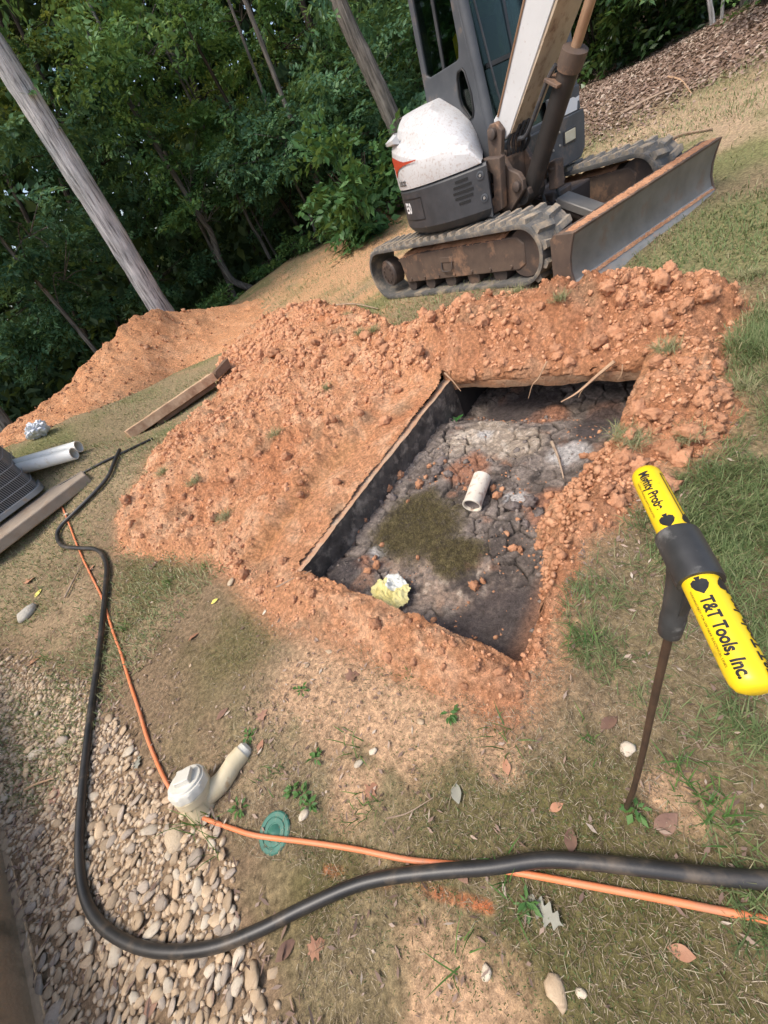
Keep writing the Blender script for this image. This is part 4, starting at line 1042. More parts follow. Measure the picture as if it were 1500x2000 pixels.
for yb in (-.525, -.255):
    m = MB(); m.prism(bk, 1, yb - .025, yb + .025); b_ = m.build('swing_bracket_plate', M['brown_steel'], ex, 35, .008)
    for cx_, cz_, rr_ in ((.535, 1.10, .04), (.735, .70, .04)):
        sg = -1 if yb < -.4 else 1
        m = MB(); m.lathe([(0, 0), (rr_, 0), (rr_, .035), (rr_ * .7, .042), (0, .042)], (cx_, yb + sg * .02, cz_), (0, sg, 0), 16); m.build('pin', M['dark_steel'], b_)
m = MB(); m.prism([(.52, .50), (.64, .50), (.80, .60), (.80, .66), (.52, .66)], 1, -.5, -.28); m.box((.56, -.39, .76), (.08, .24, .3)); m.build('swing_bracket_base', M['brown_steel'], ex, 35, .012)
m = MB(); m.tube([(.86, -.23, .74), (.84, -.16, .58)], .06, 12); m.box((.87, -.22, .66), (.09, .1, .2)); m.build('swing_lug', M['brown_steel'], ex, 35, .01)
BL = [(.50, 1.18), (.57, 1.22), (.93, 1.745), (1.45, 2.5), (1.9, 2.5), (1.14, 1.635), (.66, 1.06), (.60, 1.03), (.52, 1.06)]
m = MB(); m.prism(BL, 1, -.495, -.18); boom = m.build('boom', M['white_paint'], ex, 35, .006)
boom['label'] = 'raised white boom with a dirty tan underside'
m = MB(); m.add([(.665, -.488, 1.052), (.665, -.187, 1.052), (1.915, -.187, 2.492), (1.915, -.488, 2.492), (.655, -.488, 1.064), (.655, -.187, 1.064), (1.90, -.187, 2.51), (1.90, -.488, 2.51)],
      [(0, 1, 2, 3), (0, 4, 5, 1), (1, 5, 6, 2), (2, 6, 7, 3), (3, 7, 4, 0)]); m.build('belly_plate', M['dusty_paint'], boom)
m = MB(); m.tube([(.555, -.50, 1.19), (.93, -.50, 1.752), (1.45, -.50, 2.51)], .008, 6); m.build('edge_weld', M['rust_rod'], boom)
A_, B_ = np.array((.735, -.39, .62)), np.array((1.165, -.39, 1.30)); dv = (B_ - A_) / np.linalg.norm(B_ - A_)
m = MB(); m.tube([A_, B_], .076, 22); m.lathe([(0, -.11), (.07, -.11), (.07, .11), (0, .11)], A_ - dv * .01, (0, 1, 0), 18); cyl = m.build('boom_cylinder', M['cyl_steel'], ex, 40)
m = MB(); m.lathe([(0, -.03), (.088, -.03), (.092, .0), (.092, .075), (.06, .085), (0, .085)], B_, dv, 22); m.build('gland', M['brown_steel'], cyl, 35)
m = MB(); m.tube([B_, B_ + dv * 1.0], .036, 14); m.build('rod', M['rust_rod'], cyl, 40)
m = MB(); nx_ = np.cross(dv, (0, 1, 0)); m.box(B_ - dv * .09 + nx_ * .04, (.02, .24, .13), np.c_[dv, (0, 1, 0), nx_]); m.build('hose_clamp', M['brown_steel'], cyl, 35, .004)
m = MB(); m.tube(catmull([(.62, -.36, .95), (.72, -.46, 1.0), (.82, -.475, 1.02), (1.02, -.47, 1.26), (1.1, -.46, 1.33)], 5), .016, 8); m.build('hydraulic_line', M['black_plastic'], ex)
for k in range(5):
    y0 = -.46 + k * .04
    m = MB(); m.tube(catmull([(.45, y0, .78), (.56 + .02 * k, y0 + .03, .90 + .01 * k), (.60 + .02 * k, y0, 1.0), (.68 + .015 * k, y0 + .01, 1.09)], 5), .015, 7); m.build('hydraulic_hose', M['black_plastic'], ex)
for k in range(4):
    m = MB(); m.tube(catmull([(.55 + .08 * k, -.42 + .1 * k, .56), (.56 + .07 * k, -.38 + .1 * k, .42), (.48, -.25 + .1 * k, .36)], 5), .014, 7); m.build('hydraulic_hose', M['black_plastic'], ex)
m = MB(); m.box((.40, .0, .78), (.06, .5, .34)); m.build('front_bulkhead', M['black_plastic'], ex, 35, .01)

# ================================================================== soil probe stuck in the lawn
PA, PB = at_depth(1258, 922, .66), at_depth(1477, 1350, .66 * .645)
PC = (PA + PB) / 2; px_ = (PB - PA) / np.linalg.norm(PB - PA)
base = G(1222, 1582)
pr = empty('soil_probe', base, 'yellow T-handled soil probe standing in the grass by the pit', 'probe')
def loc(p): return np.array(p) - base
gr = np.linalg.norm(PB - PA) / 2; GR = .0215
pd = base - PC; pd = pd / np.linalg.norm(pd)
e_up = -pd - px_ * (-pd @ px_); e_up /= np.linalg.norm(e_up); e_sd = np.cross(px_, e_up)
for sg, nm in ((-1, 'grip far from the camera'), (1, 'grip with a rounded end')):
    c0 = loc(PC); prof = [(0, .02), (GR, .02), (GR, gr - .02), (GR * .96, gr - .009), (GR * .8, gr - .002), (GR * .5, gr + .001), (0, gr + .0015)]
    m = MB(); m.lathe(prof, c0, px_ * sg, 40); g_ = m.build('grip', M['yellow_grip'], pr, 40)
    def grip_wrap(t0, phi, flip):
        # letters run along the handle; phi is the angle round it
        def wrap(x_, y_):
            q = phi - flip * y_ / GR
            rad = e_up * math.cos(q) + e_sd * math.sin(q)
            return loc(PC) + px_ * (t0 + flip * x_) + rad * (GR + .0006)
        return wrap
    if sg < 0:
        lettering('lettering', 'Mighty Probe', M['ink'], .0185, grip_wrap(-.117, .55, 1), g_, .0006, .80, 3)
        lettering('small_print', 'PATENT PENDING SAFETY INSULATED', M['ink'], .0042, grip_wrap(-.105, 1.15, 1), g_, 0, 1.0, 1)
    else:
        lettering('lettering', 'T&T Tools, Inc.', M['ink'], .0195, grip_wrap(.119, .55, 1), g_, .0007, .80, 3)
        lettering('lettering', 'T&T Tools, Inc.', M['ink'], .0195, grip_wrap(.119, -.85, -1), g_, .0007, .80, 3)
        lettering('small_print', 'WARNING NOT FOR USE NEAR ELECTRICAL LINES', M['ink'], .0042, grip_wrap(.105, 1.15, 1), g_, 0, 1.0, 1)
    def spade(t0, phi, flip):
        # black spade mark: heart-shaped blade with a small stem
        pts = [(.0105, 0), (.004, .0062), (-.001, .0085), (-.0055, .0078), (-.0075, .004), (-.0062, .0012), (-.0105, .003), (-.0105, -.003), (-.0062, -.0012), (-.0075, -.004), (-.0055, -.0078), (-.001, -.0085), (.004, -.0062)]
        wf = grip_wrap(t0, phi, flip); mm = MB()
        mm.add([wf(0, 0)] + [wf(p[0] * 1.15, p[1] * 1.15) for p in pts], [(0, 1 + i, 1 + (i + 1) % 13) for i in range(13)]); mm.build('spade_mark', M['ink'], g_)
    spade(sg * .054, .5, 1); spade(sg * .054, -.8, -1)
    if sg < 0:
        wf = grip_wrap(-.105, -1.0, -1); mm = MB()
        for (x0, x1, y0, y1) in ((-.045, .045, .0085, .0105), (-.045, .045, -.0105, -.0085), (-.045, -.043, -.0085, .0085), (.043, .045, -.0085, .0085)):
            nx = 12; mm.add([wf(x0 + (x1 - x0) * i / nx, yv) for i in range(nx + 1) for yv in (y0, (y0 + y1) / 2, y1)], [(i * 3 + j, i * 3 + j + 1, i * 3 + j + 4, i * 3 + j + 3) for i in range(nx) for j in range(2)])
        mm.build('print_border', M['ink'], g_)
        lettering('small_print', 'T&T TOOLS INC.', M['ink'], .009, grip_wrap(-.105, -1.0, -1), g_, .0002, 1, 2)
CR = GR * 1.30
m = MB(); m.lathe([(GR * .9, -.040), (CR * .97, -.040), (CR, -.036), (CR, .036), (CR * .97, .040), (GR * .9, .040)], loc(PC), px_, 40); hub = m.build('tee_sleeve', M['black_grip'], pr, 40)
L_ = np.linalg.norm(base - PC)
# socket below the tee: webbed, narrowing, then a thick ferrule
s1 = loc(PC) + pd * .02; s2 = loc(PC) + pd * .13; s3 = loc(PC) + pd * .175
m = MB(); m.tube([s1, loc(PC) + pd * .05, s2, s2 + pd * .002, s3], [.0225, .0195, .0165, .018, .0165], 20); m.build('socket', M['black_grip'], hub, 40)
for sg in (-1, 1):
    m = MB(); q = [s1 + px_ * sg * .036, s1 + px_ * sg * .015, s2 + px_ * sg * .012]; t_ = e_sd * .004
    m.add([p + t_ for p in q] + [p - t_ for p in q], [(0, 1, 2), (5, 4, 3), (0, 3, 4, 1), (1, 4, 5, 2), (2, 5, 3, 0)]); m.build('web', M['black_grip'], hub)
m = MB(); bend = np.array((.006, -.008, 0))
path = catmull([s3 - pd * .01, s3 * .72 + bend * .2, s3 * .45 + bend * .55, s3 * .2 + bend * .55, s3 * .02, pd * .14 + np.array((-.01, .0, -.02))], 8)
m.tube(path, .0068, 10); m.build('rod', M['rod_steel'], pr, 40)

# ================================================================== hose and cord on the ground
def on_ground(px, py, lift): 
    p = G(px, py); p[2] += lift; return p
hp_ = [(2600, 1830), (2250, 1790), (1950, 1762), (1760, 1745), (1640, 1733), (1500, 1722), (1380, 1712), (1260, 1698), (1140, 1685), (1060, 1682), (960, 1696), (860, 1704), (760, 1716), (690, 1735), (600, 1775), (520, 1815), (430, 1849), (340, 1858), (270, 1844), (215, 1810),
       (182, 1760), (168, 1690), (168, 1600), (175, 1500), (188, 1380), (204, 1250), (212, 1150), (213, 1105), (195, 1078), (160, 1074), (128, 1070), (117, 1050), (125, 1030), (150, 1005), (190, 965), (215, 935), (228, 905), (238, 882)]
m = MB(); HR = .0195
m.tube(catmull([on_ground(*p, HR + .012) for p in hp_], 7), HR, 12); o = m.build('hose', M['hose_rubber'], None, 50)
tag(o, 'thick black rubber hose looping across the moss and pebbles', 'hose')
m = MB(); m.tube(catmull([on_ground(*p, .014) for p in ((300, 858), (262, 876), (238, 888), (200, 906), (150, 933), (120, 950))], 6), .014, 10); o = m.build('cable', M['hose_rubber'], None, 50)
tag(o, 'thin black cable running from the short board towards the air conditioner pad', 'cable')
cp_ = [(103, 962), (120, 985), (135, 1020), (150, 1060), (165, 1095), (185, 1135), (200, 1165), (212, 1200), (225, 1240), (240, 1280), (255, 1330), (275, 1390), (290, 1440), (310, 1490), (328, 1528), (348, 1560), (370, 1580), (400, 1598), (460, 1620), (510, 1634), (600, 1645), (700, 1660), (800, 1680),
       (900, 1690), (1000, 1703), (1150, 1730), (1300, 1758), (1400, 1778), (1500, 1797), (1640, 1828), (1760, 1850), (2000, 1890), (2400, 1950), (2700, 1990)]
m = MB(); m.tube(catmull([on_ground(*p, .011 if p[0] < 480 or p[0] > 560 else .014) for p in cp_], 7), .0088, 10); o = m.build('extension_cord', M['cord'], None, 50)
tag(o, 'long orange extension cord passing under the white cleanout cap', 'cord')

# ================================================================== cleanout
cb = G(412, 1572); cb[2] = tz1(cb[0], cb[1])
co_ = empty('cleanout', cb, 'cream plastic sewer cleanout with white square-headed plug', 'cleanout')
capc = at_z(362, 1524, .15); ax = capc - at_z(396, 1572, .0); ax /= np.linalg.norm(ax)
c_ = capc - cb; RC = .078
m = MB(); m.tube([c_ - ax * .24, c_ - ax * .03], RC * .86, 28); st_ = m.build('riser', M['old_pvc'], co_, 40)
m = MB(); m.lathe([(RC * .8, -.085), (RC * .97, -.085), (RC * .99, -.05), (RC * .97, -.048), (RC * .97, -.042), (RC * .8, -.042)], c_, ax, 40, True); m.build('hub', M['old_pvc'], co_, 40)
m = MB(); n8 = 10
e1 = np.cross(ax, (0, 0, 1.0)); e1 /= np.linalg.norm(e1); e2 = np.cross(ax, e1)
ring = lambda r, h_, f=0: [c_ + ax * h_ + (r + f * .0018 * math.cos(n8 * a)) * (math.cos(a) * e1 + math.sin(a) * e2) for a in np.linspace(0, 2 * math.pi, 60, endpoint=False)]
V = ring(RC * .8, -.044) + ring(RC * .99, -.044, 1) + ring(RC * 1.0, -.012, 1) + ring(RC * .93, -.004) + ring(RC * .84, -.003) + ring(RC * .82, .004) + ring(RC * .79, .006) + ring(RC * .3, .006)
m.add(V, [(i * 60 + j, i * 60 + (j + 1) % 60, (i + 1) * 60 + (j + 1) % 60, (i + 1) * 60 + j) for i in range(7) for j in range(60)] + [tuple(range(420, 480))])
cap = m.build('plug', M['white_cap'], co_, 40)
sq = np.array((.78, .62)); f1_ = math.cos(.6) * e1 + math.sin(.6) * e2; f2_ = np.cross(ax, f1_)
m = MB(); m.box(c_ + ax * .016, (.062, .062, .03), np.c_[f1_, f2_, ax]); m.build('square_nut', M['white_cap'], cap, 35, .003)
# sweep branch running back into the ground, with a chipped coupling
b1 = c_ - ax * .13; b2 = at_z(432, 1528, .03) - cb; b3 = at_z(457, 1490, .025) - cb; b4 = at_z(484, 1458, .01) - cb
m = MB(); m.tube(catmull([b1, b2, b3, b3 + (b4 - b3) * .3], 6), [.048 - .0007 * i for i in range(19)], 22); m.build('sweep_branch', M['old_pvc'], co_, 40)
m = MB(); m.tube([b3 - (b4 - b3) * .15, b3 + (b4 - b3) * .62], [.043, .041], 22); m.build('coupling', M['old_pvc'], co_, 40)
m = MB(); m.tube([b3 + (b4 - b3) * .5, b3 + (b4 - b3) * .9, b4 + (b4 - b3) * .05], [.038, .034, .020], 14); m.build('broken_stub', M['white_cap'], co_, 40)

# green valve lid
gl = G(537, 1626); m = MB(); nrm = (.0, -.05, 1)
m.lathe([(0, -.02), (.066, -.02), (.068, .004), (.063, .008), (.050, .008), (.049, .005), (.046, .005), (.044, .008), (.030, .008), (.029, .006), (.026, .006), (.024, .008), (0, .017)], (0, 0, 0), nrm, 40)
o = m.build('valve_lid', M['green_lid'], None, 30); o.location = gl
tag(o, 'round green plastic valve lid under the orange cord', 'lid')
m = MB(); m.box((0, 0, .010), (.022, .005, .004)); m.build('lid_grip', M['green_lid'], o, 35, .001)

# ================================================================== things at the house side
ab = G(104, 962); a2 = G(0, 1052)
ux = (a2 - ab); ux[2] = 0; ux /= np.linalg.norm(ux); uyy = np.array((ux[1], -ux[0], 0.0)); uyy = uyy if uyy[0] < 0 else -uyy
Rm = np.c_[ux, uyy, np.array((0, 0, 1.0))]
ab2 = ab + ux * .04 + uyy * .04
ac = empty('air_conditioner', (ab2[0], ab2[1], tz1(ab2[0], ab2[1]) + .07), 'dark finned air conditioner unit standing on a concrete pad', 'air conditioner', mat3=Rm)
SZ = 1.15; HT = 1.15; cr = .1
def rr_loop(off, n=6):
    pts = []
    for cx, cy, a0 in ((cr, cr, 180), (SZ - cr, cr, 270), (SZ - cr, SZ - cr, 0), (cr, SZ - cr, 90)):
        for i in range(n + 1):
            a = math.radians(a0 + 90 * i / n); pts.append((cx + (cr + off) * math.cos(a), cy + (cr + off) * math.sin(a)))
    return pts
m = MB(); m.prism(rr_loop(-.03), 2, .06, HT - .05); m.build('coil_body', M['ac_black'], ac, 40)
m = MB(); m.prism(rr_loop(.012), 2, .0, .06); m.build('base_pan', M['ac_metal'], ac, 40, .006)
m = MB(); m.prism(rr_loop(.012), 2, HT - .06, HT); m.build('top_cover', M['ac_metal'], ac, 40, .01)
# thin upright fins of the coil guard (too fine to pick apart singly)
m = MB(); lp = rr_loop(-.022, 6); P = np.array(lp + [lp[0]]); seg = np.r_[0, np.cumsum(np.linalg.norm(np.diff(P, axis=0), axis=1))]
for s_ in np.arange(0, seg[-1], .022):
    i = min(np.searchsorted(seg, s_, 'right') - 1, len(P) - 2); t = (s_ - seg[i]) / (seg[i + 1] - seg[i]); p = P[i] * (1 - t) + P[i + 1] * t
    m.box((p[0], p[1], HT / 2), (.006, .006, HT - .12))
tag(m.build('fins', M['ac_metal'], ac), kind='stuff')
for k in range(9):
    lw = rr_loop(.0, 5); zz_ = .15 + k * .11
    m = MB(); m.tube([(p[0], p[1], zz_) for p in lw + [lw[0]]], .0042, 5, False); m.build('guard_wire', M['wire'], ac)
pdm = MB(); pdm.box((SZ / 2 - .12, SZ / 2 - .12, -.05), (SZ + .62, SZ + .62, .12)); pad = pdm.build('concrete_pad', M['pad'], None, 35, .015)
pad.matrix_world = ac.matrix_world.copy(); pad.location.z -= .05
tag(pad, 'weathered concrete pad under the air conditioner', 'pad')
# two pipes
pv1 = at_range(160, 893, 6.0)
pdr = at_range(30, 905, 6.5) - pv1; pdr[2] = 0; pdr /= np.linalg.norm(pdr)
sdv = np.array((pdr[1], -pdr[0], 0.0)); sdv = sdv if sdv[0] > 0 else -sdv
for k, (px_c, py_c, lab) in enumerate(((151, 891, 'white plastic pipe nearest the air conditioner, open end facing the boards'), (162, 879, 'white plastic pipe lying against its twin on the side towards the spoil heap'))):
    c0 = at_range(px_c, py_c, 5.92 + k * .12); c0[2] = tz1(c0[0], c0[1]) + .092
    pe = empty('plastic_pipe', c0, lab, 'pipe', 'white pipes by the air conditioner')
    end = pdr * 2.9; ez = tz1(c0[0] + end[0], c0[1] + end[1]) + .09 - c0[2]
    end = end + np.array((0, 0, ez))
    dr_ = end / np.linalg.norm(end)
    Lp = np.linalg.norm(end)
    m = MB(); m.lathe([(.060, 0), (.070, 0), (.070, Lp), (.060, Lp)], (0, 0, 0), dr_, 28, True); m.build('pipe_wall', M['pvc'], pe, 40)
    m = MB(); m.lathe([(0, .5), (.0595, .5), (.0595, .52), (0, .52)], (0, 0, 0), dr_, 20); m.build('bore_shade_disc', M['bore_shade'], pe)  # grey disc across the bore, its colour stands for the shade inside
# plastic bag on the spoil
bgp = at_range(78, 846, 7.55)
bm = bmesh.new(); bmesh.ops.create_icosphere(bm, subdivisions=5, radius=.16)
for v_ in bm.verts:
    n_ = v_.co.normalized(); k = .62 + .45 * abs(math.sin(n_.x * 4 + 2 * math.sin(n_.y * 3 + 1))) * abs(math.cos(n_.z * 3 + n_.y * 4)) + .16 * abs(math.sin(n_.x * 9 - n_.z * 6 + 2 * math.sin(n_.y * 4))) + .06 * abs(math.sin(n_.y * 14 + n_.z * 9 + 3 * n_.x))
    v_.co = Vector((n_.x * .15 * k, n_.y * .12 * k, n_.z * .11 * k + .03))
me = bpy.data.meshes.new('plastic_bag'); bm.to_mesh(me); bm.free(); me.materials.append(M['plastic_bag'])
o = link('plastic_bag', me); o.location = bgp + np.array((0, 0, .02)); tag(o, 'crumpled clear plastic bag lying on the orange spoil', 'bag')
# boards
def board(px0, r0, px1, r1, wid, thk, name, lab, dark, lift0, lift1, up_tilt=0.0):
    p0 = at_range(*px0, r0); p1 = at_range(*px1, r1)
    d = p1 - p0; L = np.linalg.norm(d); d /= L
    s_ = np.cross(d, (0, 0, 1.0)); s_ /= np.linalg.norm(s_); n_ = np.cross(s_, d)
    q = math.radians(up_tilt); s2_, n2_ = s_ * math.cos(q) + n_ * math.sin(q), n_ * math.cos(q) - s_ * math.sin(q)
    e = empty(name, p0, lab, 'board', mat3=np.c_[d, s2_, n2_])
    m = MB(); V = []; nx = 40
    for i in range(nx + 1):
        x_ = L * i / nx; wv = .006 * math.sin(i * .5) + .004 * random.uniform(-1, 1)
        for y_, z_ in ((-wid / 2, -thk / 2), (-wid / 2 + wv, thk / 2), (wid / 2 + wv, thk / 2), (wid / 2, -thk / 2)): V.append((x_, y_, z_ + .3 * wv))
    m.add(V, [(i * 4 + j, i * 4 + (j + 1) % 4, i * 4 + 4 + (j + 1) % 4, i * 4 + 4 + j) for i in range(nx) for j in range(4)] + [(0, 1, 2, 3), (nx * 4, nx * 4 + 1, nx * 4 + 2, nx * 4 + 3)])
    m.build('timber', M['wood'], e, 35, .004)
    if dark:
        m = MB(); m.prism([(L - .02, -thk * .5), (L + .30, -thk * .2), (L + .34, thk * .9), (L + .05, thk * .4)], 1, -wid * .42, wid * .42); m.build('splintered_tip', M['wood_dark'], e, 35, .006)
        m = MB(); m.box((L * .62, 0, -thk * .75), (L * .7, wid * .7, thk * .5)); m.build('beam_shade', M['wood_dark'], e, 35, .006)  # dark box stands in for the shade beneath the beam
    return e
board((250, 850), 6.45, (415, 737), 6.70, .27, .12, 'board', 'long split timber beam propped across the crumbly soil', True, 0, 0, 8)
board((238, 886), 6.05, (318, 850), 6.15, .17, .10, 'board', 'short board half buried in soil beneath the propped beam', False, 0, 0, 5)
# foot of the house wall, kept low so it casts no shade over the pebbles
w0, w1 = G(80, 2000), G(-6, 1600)
dw = w1 - w0; dw[2] = 0; dw /= np.linalg.norm(dw); nw = np.array((-dw[1], dw[0], 0)); nw = nw if nw[0] < 0 else -nw
hw = empty('house_wall_stub', w0, 'rough brown house wall along the pebble strip, cut low to let light past', 'wall', mat3=np.c_[dw, nw, (0, 0, 1.0)])
m = MB(); m.box((.6, .14, .2), (5.2, .28, .7)); m.build('wall_body', M['stucco'], hw, 35, .02)
m = MB(); m.box((.6, -.005, -.03), (5.2, .05, .10)); m.build('footing', M['stucco'], hw, 35, .02)

# ================================================================== things in the pit
def vn3(p, seed):
    a_ = math.sin(p.x * 2.1 + seed * 1.7) + math.sin(p.y * 2.7 + seed * 2.3 + p.x) + math.sin(p.z * 2.4 + seed * .9 + p.y * 1.3)
    return abs(a_) / 1.5 - .6
def icolump(sub, seed, sx=1, sy=1, sz=1, amp=.3, freq=1.7, rough=0.0):
    bm = bmesh.new(); bmesh.ops.create_icosphere(bm, subdivisions=sub, radius=1)
    r_ = random.Random(seed); ph = [r_.uniform(0, 6) for _ in range(9)]
    for v_ in bm.verts:
        n_ = v_.co.normalized()
        k = 1 + amp * (math.sin(freq * n_.x * 2 + ph[0]) * math.sin(freq * n_.y * 2 + ph[1]) + .6 * math.sin(freq * 4 * n_.z + ph[2]) * math.sin(freq * 3 * n_.x + ph[3])) + amp * .45 * r_.uniform(-1, 1)
        k += rough * (vn3(n_ * 3.1, seed) + .6 * vn3(n_ * 6.5, seed + 1))
        v_.co = Vector((n_.x * k * sx, n_.y * k * sy, n_.z * k * sz))
    V = np.array([v_.co[:] for v_ in bm.verts]); F = np.array([[v_.index for v_ in f.verts] for f in bm.faces]); bm.free()
    return V, F
pp0 = sludge_z(928, 1005); pp1 = sludge_z(948, 955)
d_ = pp1 - pp0; d_[2] = .02; d_ /= np.linalg.norm(d_)
pb = pp0 + np.array((0, 0, .055))
pe = empty('drain_pipe', pb, 'short open length of mud-splashed drain pipe lying in the pit', 'pipe')
m = MB(); m.lathe([(.052, 0), (.061, 0), (.061, .012), (.058, .016), (.058, .24), (.052, .24)], (0, 0, 0), d_, 30, True); m.build('pipe_wall', M['pit_pvc'], pe, 40)
m = MB(); m.lathe([(0, .035), (.0515, .02), (.0515, .06), (0, .06)], (0, 0, 0), d_, 20); m.build('mud_plug', M['darkclod'], pe)
rg = sludge_z(772, 1172)
re_ = empty('rag', rg, 'yellow and white crumpled rag by the near rim of the pit', 'rag')
nr_ = 46
a, b = np.meshgrid(np.linspace(-1, 1, nr_), np.linspace(-1, 1, nr_)); a, b = a.ravel(), b.ravel()
rz = .012 + .036 * np.exp(-(a ** 2 + b ** 2) * 1.3) * (1 + .9 * fbm(a, b, 2.6, 3, 700)) + .022 * np.abs(np.sin(a * 9 + 3 * fbm(a, b, 2, 2, 701) * 3)) * np.exp(-(a ** 2 + b ** 2))
ed = np.hypot(a, b) + .25 * fbm(a, b, 2.5, 3, 702)
rx_, ry_ = a * .12, b * .14
Fq = gridfaces(nr_, nr_); kp = ed[Fq].max(1) < 1.0; wh = (a[Fq].mean(1) > .12 + .2 * fbm(a, b, 3, 2, 703)[Fq].mean(1)) & (b[Fq].mean(1) > -.1)
for nm, mk, mt_ in (('yellow_cloth', kp & ~wh, 'rag'), ('white_cloth', kp & wh, 'rag_white')):
    V, F2 = compact(np.c_[rx_, ry_, rz], Fq[mk]); link(nm, npmesh(nm, V, F2, M[mt_], True), re_)
# roots hanging over the lid edge
def hang(name, pts, r0, mat, lab, cat, group=None):
    k = len(catmull(pts, 6)); m = MB(); m.tube(catmull(pts, 6), [r0 * (1 - .7 * i / k) for i in range(k)], 6)
    return tag(m.build(name, M[mat], None, 50), lab, cat, group)
def PU(px, py, u_): # photo pixel on the upright plane u = const of the pit
    d = ray(px, py); n2 = EU; t = ((PO[0] + EU[0] * u_) * n2[0] + (PO[1] + EU[1] * u_) * n2[1]) / (d[0] * n2[0] + d[1] * n2[1]); return CAM + d * t
hang('root', [PU(1200, 706, PLEN - .02), PU(1165, 735, PLEN - .06), PU(1140, 757, PLEN - .12), PU(1120, 772, PLEN - .18), PU(1096, 785, PLEN - .25)], .013, 'root', 'thick forked tree root hanging over the sawn lid edge', 'root')
hang('root', [PU(1150, 748, PLEN - .09), PU(1136, 764, PLEN - .1), PU(1130, 776, PLEN - .1)], .006, 'root', 'fine side root branching off the thick hanging root', 'root')
hang('root', [PU(1068, 706, PLEN - .02), PU(1052, 738, PLEN - .06), PU(1040, 752, PLEN - .08), PU(1032, 778, PLEN - .1)], .006, 'root', 'thin pale root dangling over the middle of the lid edge', 'root')
hang('root', [PU(868, 728, PLEN - .02), PU(885, 745, PLEN - .06), PU(900, 764, PLEN - .1)], .006, 'root', 'curved root at the corner where lid and exposed wall meet', 'root')
hang('root', [PU(1216, 712, PLEN - .02), PU(1214, 730, PLEN - .04), PU(1206, 742, PLEN - .05)], .004, 'root', 'short root tip by the right end of the lid slab', 'root')
sk = [sludge_z(1078, 868), sludge_z(1092, 905), sludge_z(1102, 945)]
hang('stick', [p + np.array((0, 0, .014)) for p in sk], .011, 'stick', 'straight grey stick lying on the chalky crust in the pit', 'stick')

# ================================================================== scatter helpers
def sample_poly(poly, n, pad=0.0):
    lo, hi = poly.min(0) - pad, poly.max(0) + pad
    P = RNG.uniform(lo, hi, (n, 2)); return P[sdist(P[:, 0], P[:, 1], poly) > -pad]
def in_view(x, y, z=0.0, m=40):
    """rough test: does the photograph show this place at all"""
    d = np.c_[x, y, np.zeros(len(x)) + z] - CAM; dep = d @ FW
    u_ = 750 + FPX * (d @ RT) / np.maximum(dep, .01); v_ = 1000 - FPX * (d @ UP) / np.maximum(dep, .01)
    return (dep > .05) & (u_ > -m) & (u_ < 1500 + m) & (v_ > -m) & (v_ < 2000 + m), u_, v_, dep
def blades(P, hgt, wid, head, leanv, curl=.6, flat=None):
    """grass blades: base pair, middle pair, tip; P (n,3), hgt, wid, head (direction), leanv (0 upright .. 1 lying)"""
    n = len(P); d = np.c_[np.cos(head), np.sin(head), np.zeros(n)]; sd_ = np.c_[-np.sin(head), np.cos(head), np.zeros(n)]
    upv = np.array((0, 0, 1.0))
    a1 = leanv[:, None]; ax1 = d * a1 + upv * np.sqrt(np.clip(1 - a1 ** 2, .0004, 1))
    a2 = np.clip(leanv + curl * (1 - leanv), 0, .999)[:, None]; ax2 = d * a2 + upv * np.sqrt(np.clip(1 - a2 ** 2, .0, 1)) * np.where(a2 > .9, -.2, 1)
    mid = P + ax1 * (hgt * .55)[:, None]; tip = mid + ax2 * (hgt * .45)[:, None]
    w_ = sd_ * (wid / 2)[:, None]
    V = np.stack([P - w_, P + w_, mid + w_ * .8, mid - w_ * .8, tip], 1).reshape(-1, 3)
    b = (np.arange(n) * 5)[:, None]
    F = np.concatenate([b + np.array([[0, 1, 2]]), b + np.array([[0, 2, 3]]), b + np.array([[3, 2, 4]])])
    return V, F
def many(variants, P, S, R3, rnd=None):
    """copies of small lumps joined into one mesh"""
    Vs, Fs, off = [], [], 0; pick = RNG.integers(0, len(variants), len(P))
    for k, (V, F) in enumerate(variants):
        i = np.where(pick == k)[0]
        if not len(i): continue
        W = np.einsum('nij,vj->nvi', R3[i], V) * S[i][:, None, None] + P[i][:, None, :]
        Vs.append(W.reshape(-1, 3)); Fs.append((F[None] + (np.arange(len(i)) * len(V))[:, None, None]).reshape(-1, 3) + off); off += len(i) * len(V)
    return np.concatenate(Vs), np.concatenate(Fs)
def rots(n, tilt=3.14):
    a, b, c = RNG.uniform(0, 6.283, n), RNG.uniform(-tilt, tilt, n), RNG.uniform(-tilt, tilt, n)
    ca, sa, cb_, sb, cc, sc = np.cos(a), np.sin(a), np.cos(b), np.sin(b), np.cos(c), np.sin(c)
    Z, I = np.zeros(n), np.ones(n)
    Rz = np.stack([ca, -sa, Z, sa, ca, Z, Z, Z, I], 1).reshape(-1, 3, 3); Rx = np.stack([I, Z, Z, Z, cb_, -sb, Z, sb, cb_], 1).reshape(-1, 3, 3); Ry = np.stack([cc, Z, sc, Z, I, Z, -sc, Z, cc], 1).reshape(-1, 3, 3)
    return Rz @ Rx @ Ry
def surface(x, y):
    h, s_ = soil_h(x, y)
    return tz(x, y) + np.where(s_ > -.02, h, 0)

